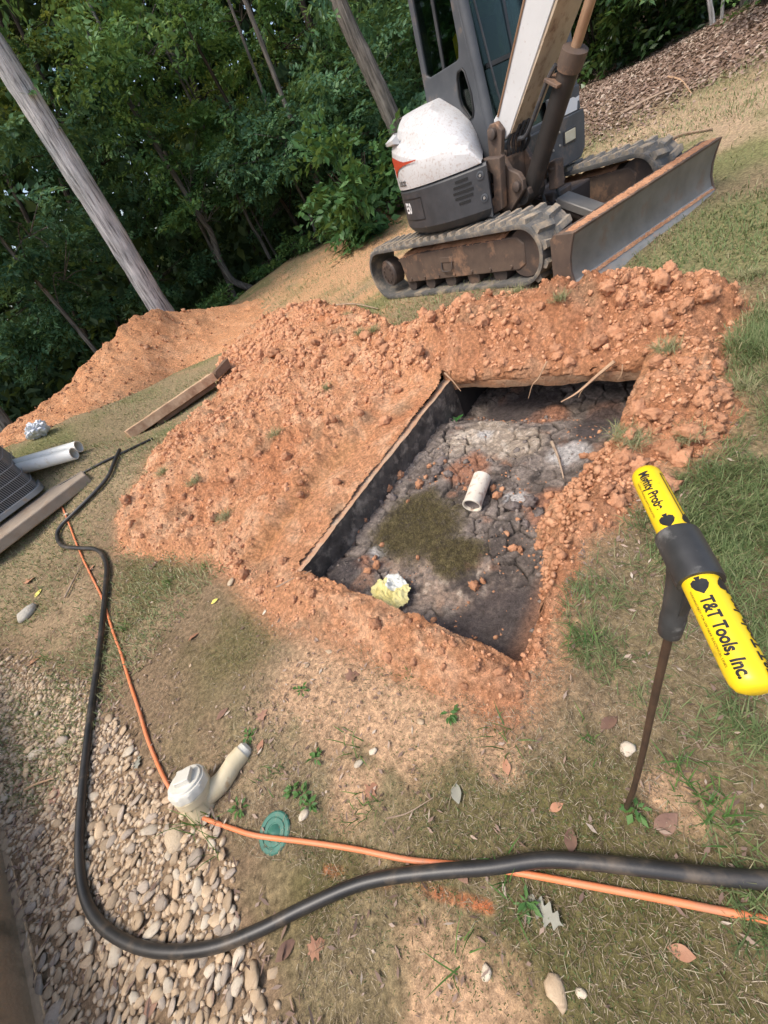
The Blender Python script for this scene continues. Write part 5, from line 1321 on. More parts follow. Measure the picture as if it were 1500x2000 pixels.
# ================================================================== clods
CL2 = [icolump(3, 100 + i, 1, random.uniform(.7, 1), random.uniform(.55, .8), .13, 1.6, .30) for i in range(12)]
CL1 = [icolump(1, 200 + i, 1, random.uniform(.7, 1), random.uniform(.55, .9), .34, 1.6) for i in range(12)]
P = sample_poly(SOILP, 110000)
ok, pu, pv, dep = in_view(P[:, 0], P[:, 1]); P = P[ok]; dep = dep[ok]
uu, vv = uv_of(P[:, 0], P[:, 1])
out = ~((uu > -.02) & (uu < PLEN + .0) & (vv > -.06) & (vv < PWID + .02 + .06 * (uu > 1.25)))
dens = (.18 + .82 * sstep(-.15, .35, fbm(P[:, 0], P[:, 1], 1.3, 3, 801))) * np.clip(3.2 / (1 + .5 * np.hypot(P[:, 0], P[:, 1])), .1, 1) * np.where(uu > PLEN, .6, 1)
tr_ = sstep(.58, .40, -vv) * (uu > -.1) * (uu < PLEN) * (vv < 0)
keep_ = out & (RNG.random(len(P)) < dens * (1 - .75 * tr_) * (1 - .55 * sstep(.05, -.15, uu) * sstep(-.3, 0, vv))); P = P[keep_]; dep = dep[keep_]; uu, vv = uu[keep_], vv[keep_]; tr_ = tr_[keep_]
n = min(len(P), 27000); P = P[:n]; dep = dep[:n]; uu, vv, tr_ = uu[:n], vv[:n], tr_[:n]
bm_ = ((uu > PLEN) | (vv > PWID)).astype(float) * (uu > .9)
size = np.exp(RNG.normal(math.log(.0060), .62, n)) * (1 + .55 * bm_) * (1 - .35 * tr_)
big = RNG.random(n) < (.006 + .012 * bm_); size = np.where(big, RNG.uniform(.022, .045, n) * (1 + .4 * bm_), size); size = np.clip(size, .003, .062)
zc_ = surface(P[:, 0], P[:, 1]) + size * .25
app = size / dep; order = np.argsort(-app); ind = order[:260]; rest = order[260:]
P3 = np.c_[P, zc_]
Rr = rots(n)
sm_ = rest[size[rest] < .02]; lg_ = rest[size[rest] >= .02]
Va, Fa = many(CL1, P3[sm_], size[sm_], Rr[sm_]); Vb, Fb_ = many([icolump(2, 150 + i, 1, .85, .65, .16, 1.6, .3) for i in range(10)], P3[lg_], size[lg_], Rr[lg_])
tag(link('soil_crumbs', npmesh('soil_crumbs', np.r_[Va, Vb], np.r_[Fa, Fb_ + len(Va)], M['clod'], False)), 'countless small crumbs of orange clay strewn over the dug soil', 'soil crumbs', kind='stuff')
CLM = [npmesh('soil_clod', V, F, M['clod_big'], False) for V, F in CL2]
def put(name, me, p, s_, Rm_, lab, cat, group):
    o = bpy.data.objects.new(name, me); COL.objects.link(o)
    m4 = Matrix([[float(Rm_[i][j]) * s_ for j in range(3)] for i in range(3)]).to_4x4(); m4.translation = Vector(p); o.matrix_world = m4
    return tag(o, lab, cat, group)
LM_B = [(G(1130, 560), 'by the near end of the dozer blade'), (G(1300, 560), 'on the berm across from the middle of the blade'), (G(900, 620), 'below the near track'), (G(1250, 690), 'over the right end of the lid slab'), (G(1000, 690), 'over the middle of the lid slab'), (G(1400, 640), 'at the grassy outer end of the berm'), (G(1340, 820), 'on the long grassy side of the berm'), (G(1180, 1010), 'where the berm slumps into the pit')]
LM_L = [(G(760, 830), 'close to the exposed wall'), (G(560, 740), 'in the middle of the wide soil spread'), (G(420, 900), 'near the propped beam'), (G(320, 1020), 'along the outer edge of the spread towards the hose'), (G(520, 1040), 'beside the scraped trench'), (G(800, 690), 'between the spread and the berm'), (G(640, 650), 'at the back of the spread')]
LM_N = [(G(640, 1180), 'on the near apron by the wall corner'), (G(820, 1270), 'in the middle of the near apron'), (G(980, 1340), 'at the corner of the near apron towards the probe')]
def nearest(p, lms): return lms[int(np.argmin([np.hypot(p[0] - q[0][0], p[1] - q[0][1]) for q in lms]))][1]
def sizeword(v_, a_, b_): return 'big' if v_ > a_ else ('middling' if v_ > b_ else 'small')
for k, i in enumerate(ind):
    z_on = 'b' if bm_[i] else ('n' if uu[i] < .02 and vv[i] > -.2 else 'l')
    where = nearest(P3[i], {'b': LM_B, 'n': LM_N, 'l': LM_L}[z_on]); sw = sizeword(size[i], .034, .022)
    lab = sw + ' rough clay clod ' + where
    put('soil_clod', CLM[k % len(CLM)], P3[i], size[i], Rr[i], lab, 'clod', sw + ' clods ' + where)
# lumps in the pit
for k, (px, py, s_) in enumerate(((782, 935, .042), (822, 950, .036), (760, 962, .036), (708, 1020, .026), (704, 1045, .020), (750, 1070, .018), (820, 1095, .018), (1005, 1075, .026), (1018, 1080, .02), (1058, 1078, .03), (1075, 980, .026), (1095, 978, .03), (1070, 995, .018),
                                  (1110, 985, .024), (965, 960, .024), (975, 978, .03), (910, 955, .022), (745, 1115, .028), (738, 1100, .02), (730, 1130, .024), (945, 1140, .02), (930, 1150, .03), (870, 905, .024), (1145, 905, .03), (1165, 915, .034), (1150, 925, .026), (840, 915, .02), (800, 985, .016))):
    p = sludge_z(px, py); put('soil_clod', CLM[k % len(CLM)], p + np.array((0, 0, s_ * .3)), s_, rots(1)[0], 'stray lump of orange clay fallen onto the sludge in the pit', 'clod', 'clods in the pit')
DKM = [npmesh('sludge_chunk', V, F, M['darkclod'], True) for V, F in CL2[:5]]
for k, (px, py, s_) in enumerate(((855, 925, .045), (865, 905, .05), (845, 940, .03), (880, 935, .035), (1040, 995, .04), (1055, 1010, .035), (1030, 1030, .03), (1005, 1000, .045), (770, 980, .04), (735, 985, .035))):
    p = sludge_z(px, py); put('sludge_chunk', DKM[k % 5], p + np.array((0, 0, s_ * .15)), s_, rots(1)[0], 'dark broken chunk of sludge crust on the pit surface', 'chunk', 'chunks of crust in the pit')
# a few big single clods that stand out
for px, py, s_, lab in ((757, 832, .05, 'biggest pale clod on the slope just above the exposed wall'), (1290, 960, .08, 'flat slab of red clay on the grass behind the probe handle'), (560, 730, .09, 'broad flat clod half sunk in the soil spread'), (700, 742, .06, 'knobbly clod in the middle of a group in the soil spread'), (735, 700, .065, 'upright clod near the sod lumps'), (610, 690, .055, 'round clod at the back of the spread'), (690, 700, .05, 'pale clod beside the sod lumps'), (520, 850, .04, 'clod on the smooth part of the spread'), (660, 850, .045, 'clod between the wall and the middle of the spread'), (590, 790, .05, 'squat clod in the middle of the spread'), (645, 752, .07, 'flat clod with a hollow under it in the soil spread'), (1330, 900, .05, 'clod rolled off the berm onto the green grass')):
    p = G(px, py); zz_ = float(surface(np.array([p[0]]), np.array([p[1]]))[0]); put('soil_clod', CLM[int(px) % 12], (p[0], p[1], zz_ + s_ * .3), s_, rots(1, .3)[0], lab, 'clod', None)

# crumbs on the spoil heap, lumps on the slumped edge
ii = RNG.choice(len(hp), 5000, replace=False); ii = ii[(up_[ii] < .74)]; q = hp[ii] + RNG.normal(0, .03, (len(ii), 3)) * np.array((1, 1, 0)); ss_ = np.exp(RNG.normal(math.log(.0085), .6, len(ii)))
Va, Fa = many(CL1, q, np.clip(ss_, .005, .06), rots(len(ii)))
tag(link('heap_crumbs', npmesh('heap_crumbs', Va, Fa, M['clod'], False)), 'small crumbs of clay over the face of the tall spoil heap', 'soil crumbs', kind='stuff')
uq = RNG.normal(.95, .38, 520); tq = RNG.random(520); vq = PWID + .02 - rim_right(uq) * 1.15 * tq; k = (uq > .35) & (uq < 1.4); uq, vq, tq = uq[k], vq[k], tq[k]; xq, yq = PO[0] + EU[0] * uq + EV[0] * vq, PO[1] + EU[1] * uq + EV[1] * vq
ss_ = np.clip(np.exp(RNG.normal(math.log(.012), .5, len(uq))), .005, .04); Va, Fa = many(CL1, np.c_[xq, yq, tz(xq, yq) - .27 * (1.15 * tq) ** 1.1 + .025], ss_, rots(len(uq)))
tag(link('slump_crumbs', npmesh('slump_crumbs', Va, Fa, M['clod'], False)), 'crumbs of clay slumped down the right edge of the pit', 'soil crumbs', kind='stuff')

# ================================================================== river pebbles by the wall
cand = sample_poly(PEB, 40000, .03); ok, pu, pv, dep = in_view(cand[:, 0], cand[:, 1], 0, 60); cand = cand[ok]; dep = dep[ok]
edge_ = sdist(cand[:, 0], cand[:, 1], PEB) + .10 * fbm(cand[:, 0], cand[:, 1], 4, 3, 900)
cell = {}; chosen = []
for i in range(len(cand)):
    if RNG.random() > np.clip(.25 + 6 * edge_[i], .03, 1): continue
    s_ = float(np.exp(RNG.normal(math.log(.0152), .34))); s_ = min(max(s_, .008), .034)
    kx, ky = int(cand[i, 0] / .05), int(cand[i, 1] / .05); bad = False
    for dx in (-1, 0, 1):
        for dy in (-1, 0, 1):
            for (x_, y_, r_) in cell.get((kx + dx, ky + dy), ()):
                if (x_ - cand[i, 0]) ** 2 + (y_ - cand[i, 1]) ** 2 < (.60 * (s_ + r_)) ** 2: bad = True; break
    if bad: continue
    cell.setdefault((kx, ky), []).append((cand[i, 0], cand[i, 1], s_)); chosen.append((i, s_))
def pebble_shape(seed):
    r_ = random.Random(seed); return icolump(2, seed, r_.uniform(1.1, 1.5), r_.uniform(.75, 1.0), r_.uniform(.28, .44), .18, 1.3, .12)
PBV = [pebble_shape(300 + i) for i in range(12)]
PBM = {k: [npmesh('pebble', V, F, M[k], True) for V, F in PBV] for k in ('pebble', 'pebble_pale', 'pebble_grey')}
PBV1 = [icolump(1, 340 + i, 1.25, .85, .6, .08, 1.1) for i in range(8)]
sz_ = np.array([c[1] for c in chosen]); idx = np.array([c[0] for c in chosen]); app = sz_ / dep[idx]; order = np.argsort(-app)
LM_P = [(G(400, 1640), 'by the base of the cleanout'), (G(180, 1560), 'along the straight run of the hose'), (G(300, 1790), 'inside the bend of the hose'), (G(250, 1930), 'between the hose bend and the wall footing'), (G(500, 1950), 'on the mossy side beyond the hose bend'), (G(60, 1420), 'towards the flat grey rock'), (G(60, 1620), 'close against the house wall'), (G(320, 1560), 'between hose and orange cord')]
print('pebbles', len(chosen))
for r_, j in enumerate(order[:295]):
    p = cand[idx[j]]; zz_ = tz1(p[0], p[1]) + sz_[j] * RNG.uniform(.1, .45)
    q = RNG.random(); k = 'pebble' if q < .66 else ('pebble_pale' if q < .80 else 'pebble_grey')
    where = nearest(p, LM_P); sw = sizeword(sz_[j], .024, .018); tone = {'pebble': 'tan', 'pebble_pale': 'pale cream', 'pebble_grey': 'dull grey-brown'}[k]
    put('pebble', PBM[k][r_ % 12], (p[0], p[1], zz_), sz_[j], rots(1, .4)[0], f'{sw} {tone} river pebble {where}', 'pebble', f'{sw} {tone} pebbles {where}')
rest = order[295:]
if len(rest):
    pr_ = cand[idx[rest]]; zr = tz(pr_[:, 0], pr_[:, 1]) + sz_[rest] * .15
    Va, Fa = many(PBV1, np.c_[pr_, zr], sz_[rest], rots(len(rest), .35)); tag(link('pebble_bed', npmesh('pebble_bed', Va, Fa, M['bed'], True)), 'bed of smaller tan river pebbles beside the house wall', 'pebbles', kind='stuff')
# grit between the pebbles
g_ = sample_poly(PEB, 5200); ok, *_ = in_view(g_[:, 0], g_[:, 1]); g_ = g_[ok]; sg_ = RNG.uniform(.003, .008, len(g_))
Va, Fa = many([icolump(0 + 1, 390 + i, 1, .8, .6, .15) for i in range(4)], np.c_[g_, tz(g_[:, 0], g_[:, 1]) + sg_ * .3], sg_, rots(len(g_)))
tag(link('grit', npmesh('grit', Va, Fa, M['pebble_grey'], True)), 'fine grit filling the gaps between the pebbles', 'grit', kind='stuff')
RKM = [npmesh('rock', V, F, M['rock'], False) for V, F in (icolump(2, 600 + i, 1.2, .9, .55, .16, 1.3) for i in range(4))]
TKM = [npmesh('stone', V, F, M['tanrock'], False) for V, F in (icolump(2, 640 + i, 1.25, .9, .45, .14, 1.3, .08) for i in range(4))]
for k, (px, py, s_, mt_, lab) in enumerate(((55, 1200, .075, 'rock', 'flat grey rock lying at the top of the pebble strip'), (1087, 1935, .024, 'pebble', 'tan angular stone in the mossy earth below the oak leaf'), (845, 1550, .0, '', ''), (1225, 1463, .02, 'pebble_pale', 'white stone just left of the probe rod'), (822, 1410, .016, 'pebble', 'round tan pebble alone on the bare earth'),
                                            (595, 1590, .02, 'pebble_pale', 'cream shell-like stone by the green valve lid'), (728, 1468, .014, 'pebble_pale', 'upper of two pale stones on the bare earth'), (700, 1492, .015, 'pebble_pale', 'lower of two pale stones on the bare earth'), (600, 1300, .012, 'pebble', 'small pebble near the clay apron'), (452, 1138, .03, 'pebble', 'pale stone at the edge of the orange soil'),
                                            (517, 1196, .014, 'pebble_pale', 'oval pale pebble below the near rim'), (643, 1273, .013, 'pebble', 'yellowish pebble beneath the apron'), (130, 1005, .03, 'pebble', 'round tan stone beside the concrete pad'), (345, 1640, .045, 'pebble', 'large flat tan stone under the cleanout'), (342, 1625, .03, 'pebble', 'flat tan stone touching the base of the cleanout'),
                                            (372, 1300, .010, 'pebble', 'tiny pebble on the bare slope'), (1135, 1940, .012, 'pebble_pale', 'small pale chip in the dark moss'), (950, 1900, .015, 'pebble_pale', 'thin pale stone in the bare red earth'))):
    if s_ <= 0: continue
    p = G(px, py); me = RKM[k % 4] if mt_ == 'rock' else (TKM[k % 4] if s_ > .028 else PBM[mt_][k % 12])
    put('stone', me, (p[0], p[1], p[2] + s_ * .2), s_, rots(1, .25)[0], lab, 'stone', None)

# ================================================================== grass, thatch, litter
def ground_pts(n, rmax, rmin=.25, power=1.0):
    a = RNG.uniform(math.radians(-60), math.radians(85), n); r = rmin * (rmax / rmin) ** (RNG.random(n) ** power)
    x, y = r * np.sin(a), r * np.cos(a)
    if rmin < 1:
        # close to the feet the picture covers every direction: fill evenly there
        far_ = r > 1.0; q = RNG.uniform(-1.0, 1.0, (int(n * .42), 2)); q = q[np.hypot(q[:, 0], q[:, 1]) <= 1.0]
        x, y = np.r_[q[:, 0], x[far_]], np.r_[q[:, 1], y[far_]]
    ok, u_, v_, d_ = in_view(x, y, 0, 60)
    return x[ok], y[ok], d_[ok]
def off_soil(x, y, m=.02):
    return sdist(x, y, SOILP) < -m
# dead thatch: thin dry stems lying every way
x, y, dd = ground_pts(230000, 5.5, .35, .85)
k = off_soil(x, y, -.02) & (sdist(x, y, PEB) < -.02)
bare = sum(np.exp(-((x - p[0]) ** 2 + (y - p[1]) ** 2) / (r * .8) ** 2) for p, r in CLAY)
k &= RNG.random(len(x)) < np.clip(1.0 - .8 * bare + .8 * fbm(x, y, 3, 3, 950), .06, 1) * .75
x, y = x[k], y[k]; n = len(x); print('thatch', n)
hg = RNG.uniform(.006, .024, n) * RNG.choice([1, 1, 1, 1, 1, 1, 2.4], n); V, F = blades(np.c_[x, y, tz(x, y) + RNG.uniform(.0005, .005, n)], hg, RNG.uniform(.0007, .0018, n), RNG.uniform(0, 6.283, n), RNG.uniform(.9, .999, n), .6)
tag(link('dry_thatch', npmesh('dry_thatch', V, F, M['thatch'], rnd=np.repeat(RNG.random(n), 5))), 'dead straw stems strewn over the bare lawn', 'thatch', kind='stuff')
# moss and short stubble
x, y, dd = ground_pts(90000, 5.0, .35, .85)
msk = np.zeros(len(x))
for p, r in MOSS: msk += np.exp(-((x - p[0]) ** 2 + (y - p[1]) ** 2) / (r * .75) ** 2)
k = off_soil(x, y, .01) & (sdist(x, y, PEB) < .0) & (RNG.random(len(x)) < np.clip(.10 + .7 * msk + .35 * fbm(x, y, 4, 3, 951), 0, .8))
x, y = x[k], y[k]; n = len(x); print('moss', n)
V, F = blades(np.c_[x, y, tz(x, y)], RNG.uniform(.006, .018, n), RNG.uniform(.0015, .003, n), RNG.uniform(0, 6.283, n), RNG.uniform(.2, .8, n), .5)
tag(link('moss', npmesh('moss', V, F, M['mossy'] if 'mossy' in M else M['grass'], rnd=np.repeat(RNG.random(n) * .55, 5))), 'olive moss and short stubble between the straw', 'moss', kind='stuff')
# green lawn to the right of the pit
P = sample_poly(GRASS_R, 260000); x, y = P[:, 0], P[:, 1]; ok, _, _, dd = in_view(x, y, 0, 320); x, y, dd = x[ok], y[ok], dd[ok]
cl = fbm(x, y, 5, 3, 960) + .8 * fbm(x, y, 1.6, 2, 961); e_ = sdist(x, y, GRASS_R)
k = (RNG.random(len(x)) < np.clip(.30 + 1.0 * cl, .03, 1) * np.clip(.3 + 3 * e_, .12, 1)) & off_soil(x, y, -.03)
x, y = x[k], y[k]; n = len(x); print('lawn', n)
hd = 6.283 * vnoise(x * 6, y * 6, 970) + RNG.normal(0, 1.4, n)
V, F = blades(np.c_[x, y, tz(x, y)], RNG.uniform(.03, .095, n), RNG.uniform(.0020, .0040, n), hd, RNG.uniform(.35, .93, n), .55)
tag(link('lawn_grass', npmesh('lawn_grass', V, F, M['grass'], rnd=np.repeat(np.clip(RNG.normal(.42, .22, n), 0, 1), 5))), 'patchy green lawn grass beside the pit and round the probe', 'grass', kind='stuff')
# far lawn: shorter looking, drier
x, y, dd = ground_pts(380000, 13.5, 2.6, .75)
k = off_soil(x, y, -.05) & (np.hypot(x, y) > 2.6) & (sdist(x, y, BANK) < .1) & (sdist(x, y, WOODS) < .2)
lx, ly = (np.c_[x, y] - MP[:2]) @ MR[:2, :2][:, 0], (np.c_[x, y] - MP[:2]) @ MR[:2, :2][:, 1]
fl_ = sdist(x, y, GRASS_FAR); dens = np.clip(.38 + .7 * fbm(x, y, 1.0, 3, 980) + .6 * sstep(-.3, .3, fl_), .1, 1)
k &= RNG.random(len(x)) < dens * .75
x, y, fl_ = x[k], y[k], fl_[k]; n = len(x); print('far', n); dist = np.hypot(x, y)
V, F = blades(np.c_[x, y, tz(x, y) - .005], RNG.uniform(.03, .075, n), RNG.uniform(.003, .0055, n) * (1 + dist * .12), RNG.uniform(0, 6.283, n), RNG.uniform(.4, .95, n), .5)
gr_ = np.clip(RNG.normal(.72, .2, n) - .28 * sstep(-.2, .3, fl_), 0, 1)
tag(link('dry_grass', npmesh('dry_grass', V, F, M['grass'], rnd=np.repeat(gr_, 5))), 'dry yellowing grass around the excavator and on the bank', 'grass', kind='stuff')
# leaf and bark litter: curled scraps
def scraps(x, y, z, ln, wd, mat, name, lab, cat, tilt=.35):
    n = len(x); R3 = rots(n, tilt); q = np.array([[-.5, 0, 0], [-.1, .5, .12], [.5, .05, .1], [.05, -.5, .02]])
    W = np.einsum('nij,nvj->nvi', R3, q[None] * np.stack([ln, wd, ln], 1)[:, None, :]) + np.c_[x, y, z][:, None, :]
    F = (np.arange(n) * 4)[:, None] + np.array([[0, 1, 2, 3]])
    tag(link(name, npmesh(name, W.reshape(-1, 3), F, M[mat], rnd=np.repeat(RNG.random(n), 4))), lab, cat, kind='stuff')
P = sample_poly(PEB, 9000, .1); ok, _, _, _ = in_view(P[:, 0], P[:, 1]); P = P[ok]; wv_ = fbm(P[:, 0], P[:, 1], 3, 3, 990); e_ = sdist(P[:, 0], P[:, 1], PEB)
P = P[RNG.random(len(P)) < np.clip(.3 + .8 * wv_ + .5 * (e_ < .08), .03, 1)]; n = len(P)
scraps(P[:, 0], P[:, 1], tz(P[:, 0], P[:, 1]) + RNG.uniform(.004, .016, n), RNG.uniform(.02, .06, n), RNG.uniform(.003, .012, n), 'litter', 'bark_litter', 'shreds of brown leaf and bark among the pebbles', 'litter')
x, y, dd = ground_pts(26000, 5.0, .4); k = off_soil(x, y, .0); k &= RNG.random(len(x)) < np.clip(.10 + .3 * fbm(x, y, 2, 2, 992) + .5 * (x < -1.5), .02, .7); x, y = x[k], y[k]; n = len(x)
scraps(x, y, tz(x, y) + RNG.uniform(.003, .012, n), RNG.uniform(.012, .04, n), RNG.uniform(.003, .012, n), 'litter', 'leaf_scraps', 'brown leaf scraps scattered over the lawn', 'litter')
P = np.concatenate([sample_poly(BANK, 46000, 1.4), sample_poly(WOODS[:, :2], 60000)]); e_ = np.maximum(sdist(P[:, 0], P[:, 1], BANK), sdist(P[:, 0], P[:, 1], WOODS)); P = P[RNG.random(len(P)) < np.clip(1 + .9 * (e_ + .5 * fbm(P[:, 0], P[:, 1], 1.2, 3, 999)), .02, 1) ** 2]; rr_ = np.hypot(P[:, 0], P[:, 1]); ok, _, _, _ = in_view(P[:, 0], P[:, 1], 0, 200); P = P[ok & (rr_ < 24)]; n = len(P); print('litter', n)
scraps(P[:, 0], P[:, 1], tz(P[:, 0], P[:, 1]) + RNG.uniform(-.005, .025, n), RNG.uniform(.03, .10, n), RNG.uniform(.012, .05, n), 'litter', 'leaf_litter', 'carpet of brown fallen leaves on the bank and under the trees', 'litter', .6)

# ================================================================== trees
def leaf_cloud(C, D, N_, L):
    """leaves as folded diamonds: centres C, axis D, normal N_, length L"""
    S = np.cross(N_, D); S /= np.linalg.norm(S, axis=1)[:, None] + 1e-9
    w_ = L * RNG.uniform(.20, .30, len(L))
    V = np.stack([C, C + D * (L * .45)[:, None] + S * w_[:, None] + N_ * (L * .05)[:, None], C + D * L[:, None] - N_ * (L * .12)[:, None], C + D * (L * .45)[:, None] - S * w_[:, None] + N_ * (L * .05)[:, None]], 1).reshape(-1, 3)
    b = (np.arange(len(C)) * 4)[:, None]
    return V, np.concatenate([b + np.array([[0, 1, 2]]), b + np.array([[0, 2, 3]])])
def unit(v_): return v_ / (np.linalg.norm(v_, axis=-1, keepdims=True) + 1e-9)
def crown(centre, rad, nspray, nleaf, ll, flat=.55, droop=.25, shell=.5):
    """foliage carried on flat drooping sprays spread through an ellipsoid; clumped, with gaps"""
    nc = max(4, int(nspray / 11))
    cd_ = unit(RNG.normal(size=(nc, 3))) * (RNG.random((nc, 1)) ** (1 / 3) * (1 - shell * .3) + shell * .3)
    pick = RNG.integers(0, nc, nspray)
    o = cd_[pick] + RNG.normal(0, .13, (nspray, 3)); o = np.array(centre) + o * np.array(rad)
    out = unit((o - np.array(centre)) * np.array((1, 1, .35)) + RNG.normal(0, .5, (nspray, 3)) * np.array(rad)); out[:, 2] = out[:, 2] * .4 - droop * RNG.uniform(.2, 1, nspray); out = unit(out)
    nrm = unit(np.array((0, 0, 1.0)) + RNG.normal(0, flat, (nspray, 3))); nrm = unit(nrm - out * (nrm * out).sum(1, keepdims=True))
    sd_ = np.cross(nrm, out)
    sl = RNG.uniform(.35, .8, nspray) * ll * 7
    t = (np.arange(nleaf) + .5) / nleaf; t = np.tile(t, (nspray, 1)) + RNG.normal(0, .03, (nspray, nleaf))
    side = np.where(np.arange(nleaf) % 2, 1, -1)[None, :] * RNG.uniform(.5, 1.0, (nspray, nleaf))
    C = o[:, None] + out[:, None] * (t * sl[:, None])[..., None] - np.array((0, 0, 1.0)) * (droop * .35 * (t * sl[:, None]) ** 2 / (sl[:, None] + .01))[..., None]
    wd = (1 - .55 * t) * sl[:, None] * .22
    C = C + sd_[:, None] * (side * wd * RNG.uniform(0, 1, (nspray, nleaf)))[..., None]
    D = unit(out[:, None] * RNG.uniform(.3, 1, (nspray, nleaf, 1)) + sd_[:, None] * side[..., None] + RNG.normal(0, .25, (nspray, nleaf, 3)))
    Nn = unit(nrm[:, None] + RNG.normal(0, .35, (nspray, nleaf, 3)))
    n = nspray * nleaf
    V, F = leaf_cloud(C.reshape(n, 3), D.reshape(n, 3), Nn.reshape(n, 3), RNG.uniform(.65, 1.25, n) * ll)
    tone = np.clip(np.repeat(RNG.normal(.45, .2, nspray), nleaf) + RNG.normal(0, .14, n), 0, 1)
    return V, F, np.repeat(tone, 4)
def bark_tube(pts, r0, r1, n=14, seed=0, wob=.04):
    """trunk skin with ridged, uneven bark"""
    P = catmull(pts, 10); k = len(P); m = MB(); m.tube(P, [r0 + (r1 - r0) * i / (k - 1) for i in range(k)], n)
    V = np.array(m.v); rr_ = np.random.default_rng(seed)
    for i in range(k):
        sl = slice(i * n, i * n + n); c0 = np.array(P[i]); V[sl] = c0 + (V[sl] - c0) * (1 + wob * rr_.normal(0, 1, (n, 1)))
    flare = np.array([1 + .45 * math.exp(-i / 2.2) for i in range(k)])
    for i in range(k): sl = slice(i * n, i * n + n); c0 = np.array(P[i]); V[sl] = c0 + (V[sl] - c0) * flare[i]
    m.v = [tuple(p) for p in V]; return m
def tree(pxs, r, wpx, lab, name='tree', bark='bark', crowns=(), group=None, leafmat='leaf_a', top=None, nleaf=22, ll=.13, dr=0.0):
    """trunk through photo pixels at horizontal range r (first = foot), its width in pixels, crown blobs (px, py, range, radius m, sprays)"""
    pts = [at_range(p[0], p[1], r + dr * i) for i, p in enumerate(pxs)]
    foot = pts[0].copy(); gz = tz1(foot[0], foot[1])
    if foot[2] > gz:                                   # carry the trunk down to the ground where other things hide its foot
        d = pts[0] - pts[1]; d = d / (abs(d[2]) + 1e-6); foot = pts[0] + d * (foot[2] - gz + .15)
        foot[2] = tz1(foot[0], foot[1]) - .12
    else: foot = np.array((foot[0], foot[1], min(gz, foot[2]))) - (0, 0, .12)
    dpt = (pts[len(pts) // 2] - CAM) @ FW; rad_ = max(.018, wpx * dpt / FPX / 2)
    up2 = pts[-1] - pts[0]; up2 = up2 / (np.linalg.norm(up2) + 1e-6)
    tl = top if top else 4.0
    pts = ([foot] if np.linalg.norm(foot - pts[0]) > .2 else []) + pts + [pts[-1] + up2 * tl * .5 + np.array((.1, 0, .3)), pts[-1] + up2 * tl + np.array((.2, 0, .9))]
    t = empty(name, foot, lab, 'tree', group)
    m = bark_tube([p - foot for p in pts], rad_ * 1.12, rad_ * .62, 22 if wpx > 25 else 9, int(wpx * 7 + r), .03); q_ = Vector([float(c) for c in (pts[-3] - pts[0])]).to_track_quat('Z', 'Y')
    m.v = [tuple(q_.inverted() @ Vector(p)) for p in m.v]; tk_ = m.build('trunk', M[bark], t, 60); tk_.rotation_mode = 'QUATERNION'; tk_.rotation_quaternion = q_
    Vs, Fs, Ts, off = [], [], [], 0; br = MB()
    for (cx, cy, cr_, rm, ns_) in crowns:
        c = at_range(cx, cy, cr_)
        V, F, T = crown(c - foot, (rm, rm, rm * .62), ns_, nleaf, ll); Vs.append(V); Fs.append(F + off); Ts.append(T); off += len(V)
        i = min(len(pts) - 1, max(1, int(len(pts) * .6))); j = np.argmin([np.linalg.norm(p - c - np.array((0, 0, -.6))) for p in pts])
        a_ = pts[j] - foot; b_ = c - foot; br.tube(catmull([a_, a_ * .5 + b_ * .5 + np.array((0, 0, .25)), b_ + RNG.normal(0, .2, 3)], 5), [max(.012, rad_ * .28 * (1 - .08 * q)) for q in range(11)], 6)
        for _ in range(6):
            e_ = b_ + RNG.normal(0, .45, 3) * np.array((rm, rm, rm * .5)); br.tube(catmull([a_ * .35 + b_ * .65, (a_ * .2 + b_ * .8 + e_) / 2, e_], 4), [.014 - .001 * q for q in range(9)], 4)
    if Vs:
        link('crown', npmesh('crown', np.concatenate(Vs), np.concatenate(Fs), M[leafmat], rnd=np.concatenate(Ts)), t)
        br.build('limbs', M[bark], t, 60)
    return t
GW = 'trees of the wood behind the spoil heap'
tree([(318, 612), (150, 340), (0, 105), (-60, 10)], 11.6, 54, 'thick pale-barked tree trunk rising behind the orange spoil heap', 'tree', 'bark_pale', [(-60, -120, 11.5, 2.6, 90)], None, 'leaf_b', 6)
tree([(800, 330), (775, 252), (715, 120), (660, 0)], 11.8, 36, 'straight ridged tree trunk just left of the excavator cab', 'tree', 'bark', [(640, -160, 12, 2.5, 90)], None, 'leaf_a', 6)
tree([(487, 562), (455, 548), (432, 512), (412, 455), (392, 425)], 15.5, 13, 'crooked young tree with a kinked foot at the edge of the wood', 'tree', 'bark', [(400, 420, 15.3, 1.0, 60), (360, 330, 15.6, 1.5, 150), (440, 300, 16, 1.4, 110)], GW, 'leaf_b', 3)
tree([(537, 526), (510, 470), (487, 432)], 16, 7, 'slim bare-stemmed sapling standing next to the crooked young tree', 'tree', 'bark', [(470, 340, 16.2, 1.4, 120), (540, 400, 16.5, 1.0, 55)], GW, 'leaf_a', 3)
tree([(544, 506), (520, 465), (500, 428)], 16.8, 5, 'thinnest sapling in the dark gap of the wood', 'tree', 'bark', [(520, 330, 17, 1.2, 80)], GW, 'leaf_a', 3)
tree([(606, 478), (565, 415), (535, 365)], 15.2, 8, 'leaning sapling with a dark stem near the brown wood edge', 'tree', 'bark_dark', [(540, 290, 15, 1.6, 150), (600, 330, 14.8, 1.1, 80)], GW, 'leaf_a', 3)
tree([(622, 468), (598, 400), (574, 348)], 14.6, 7, 'pale slender stem rising beside the fallen leaves at the wood edge', 'tree', 'bark', [(620, 240, 14.4, 1.6, 170)], GW, 'leaf_a', 3)
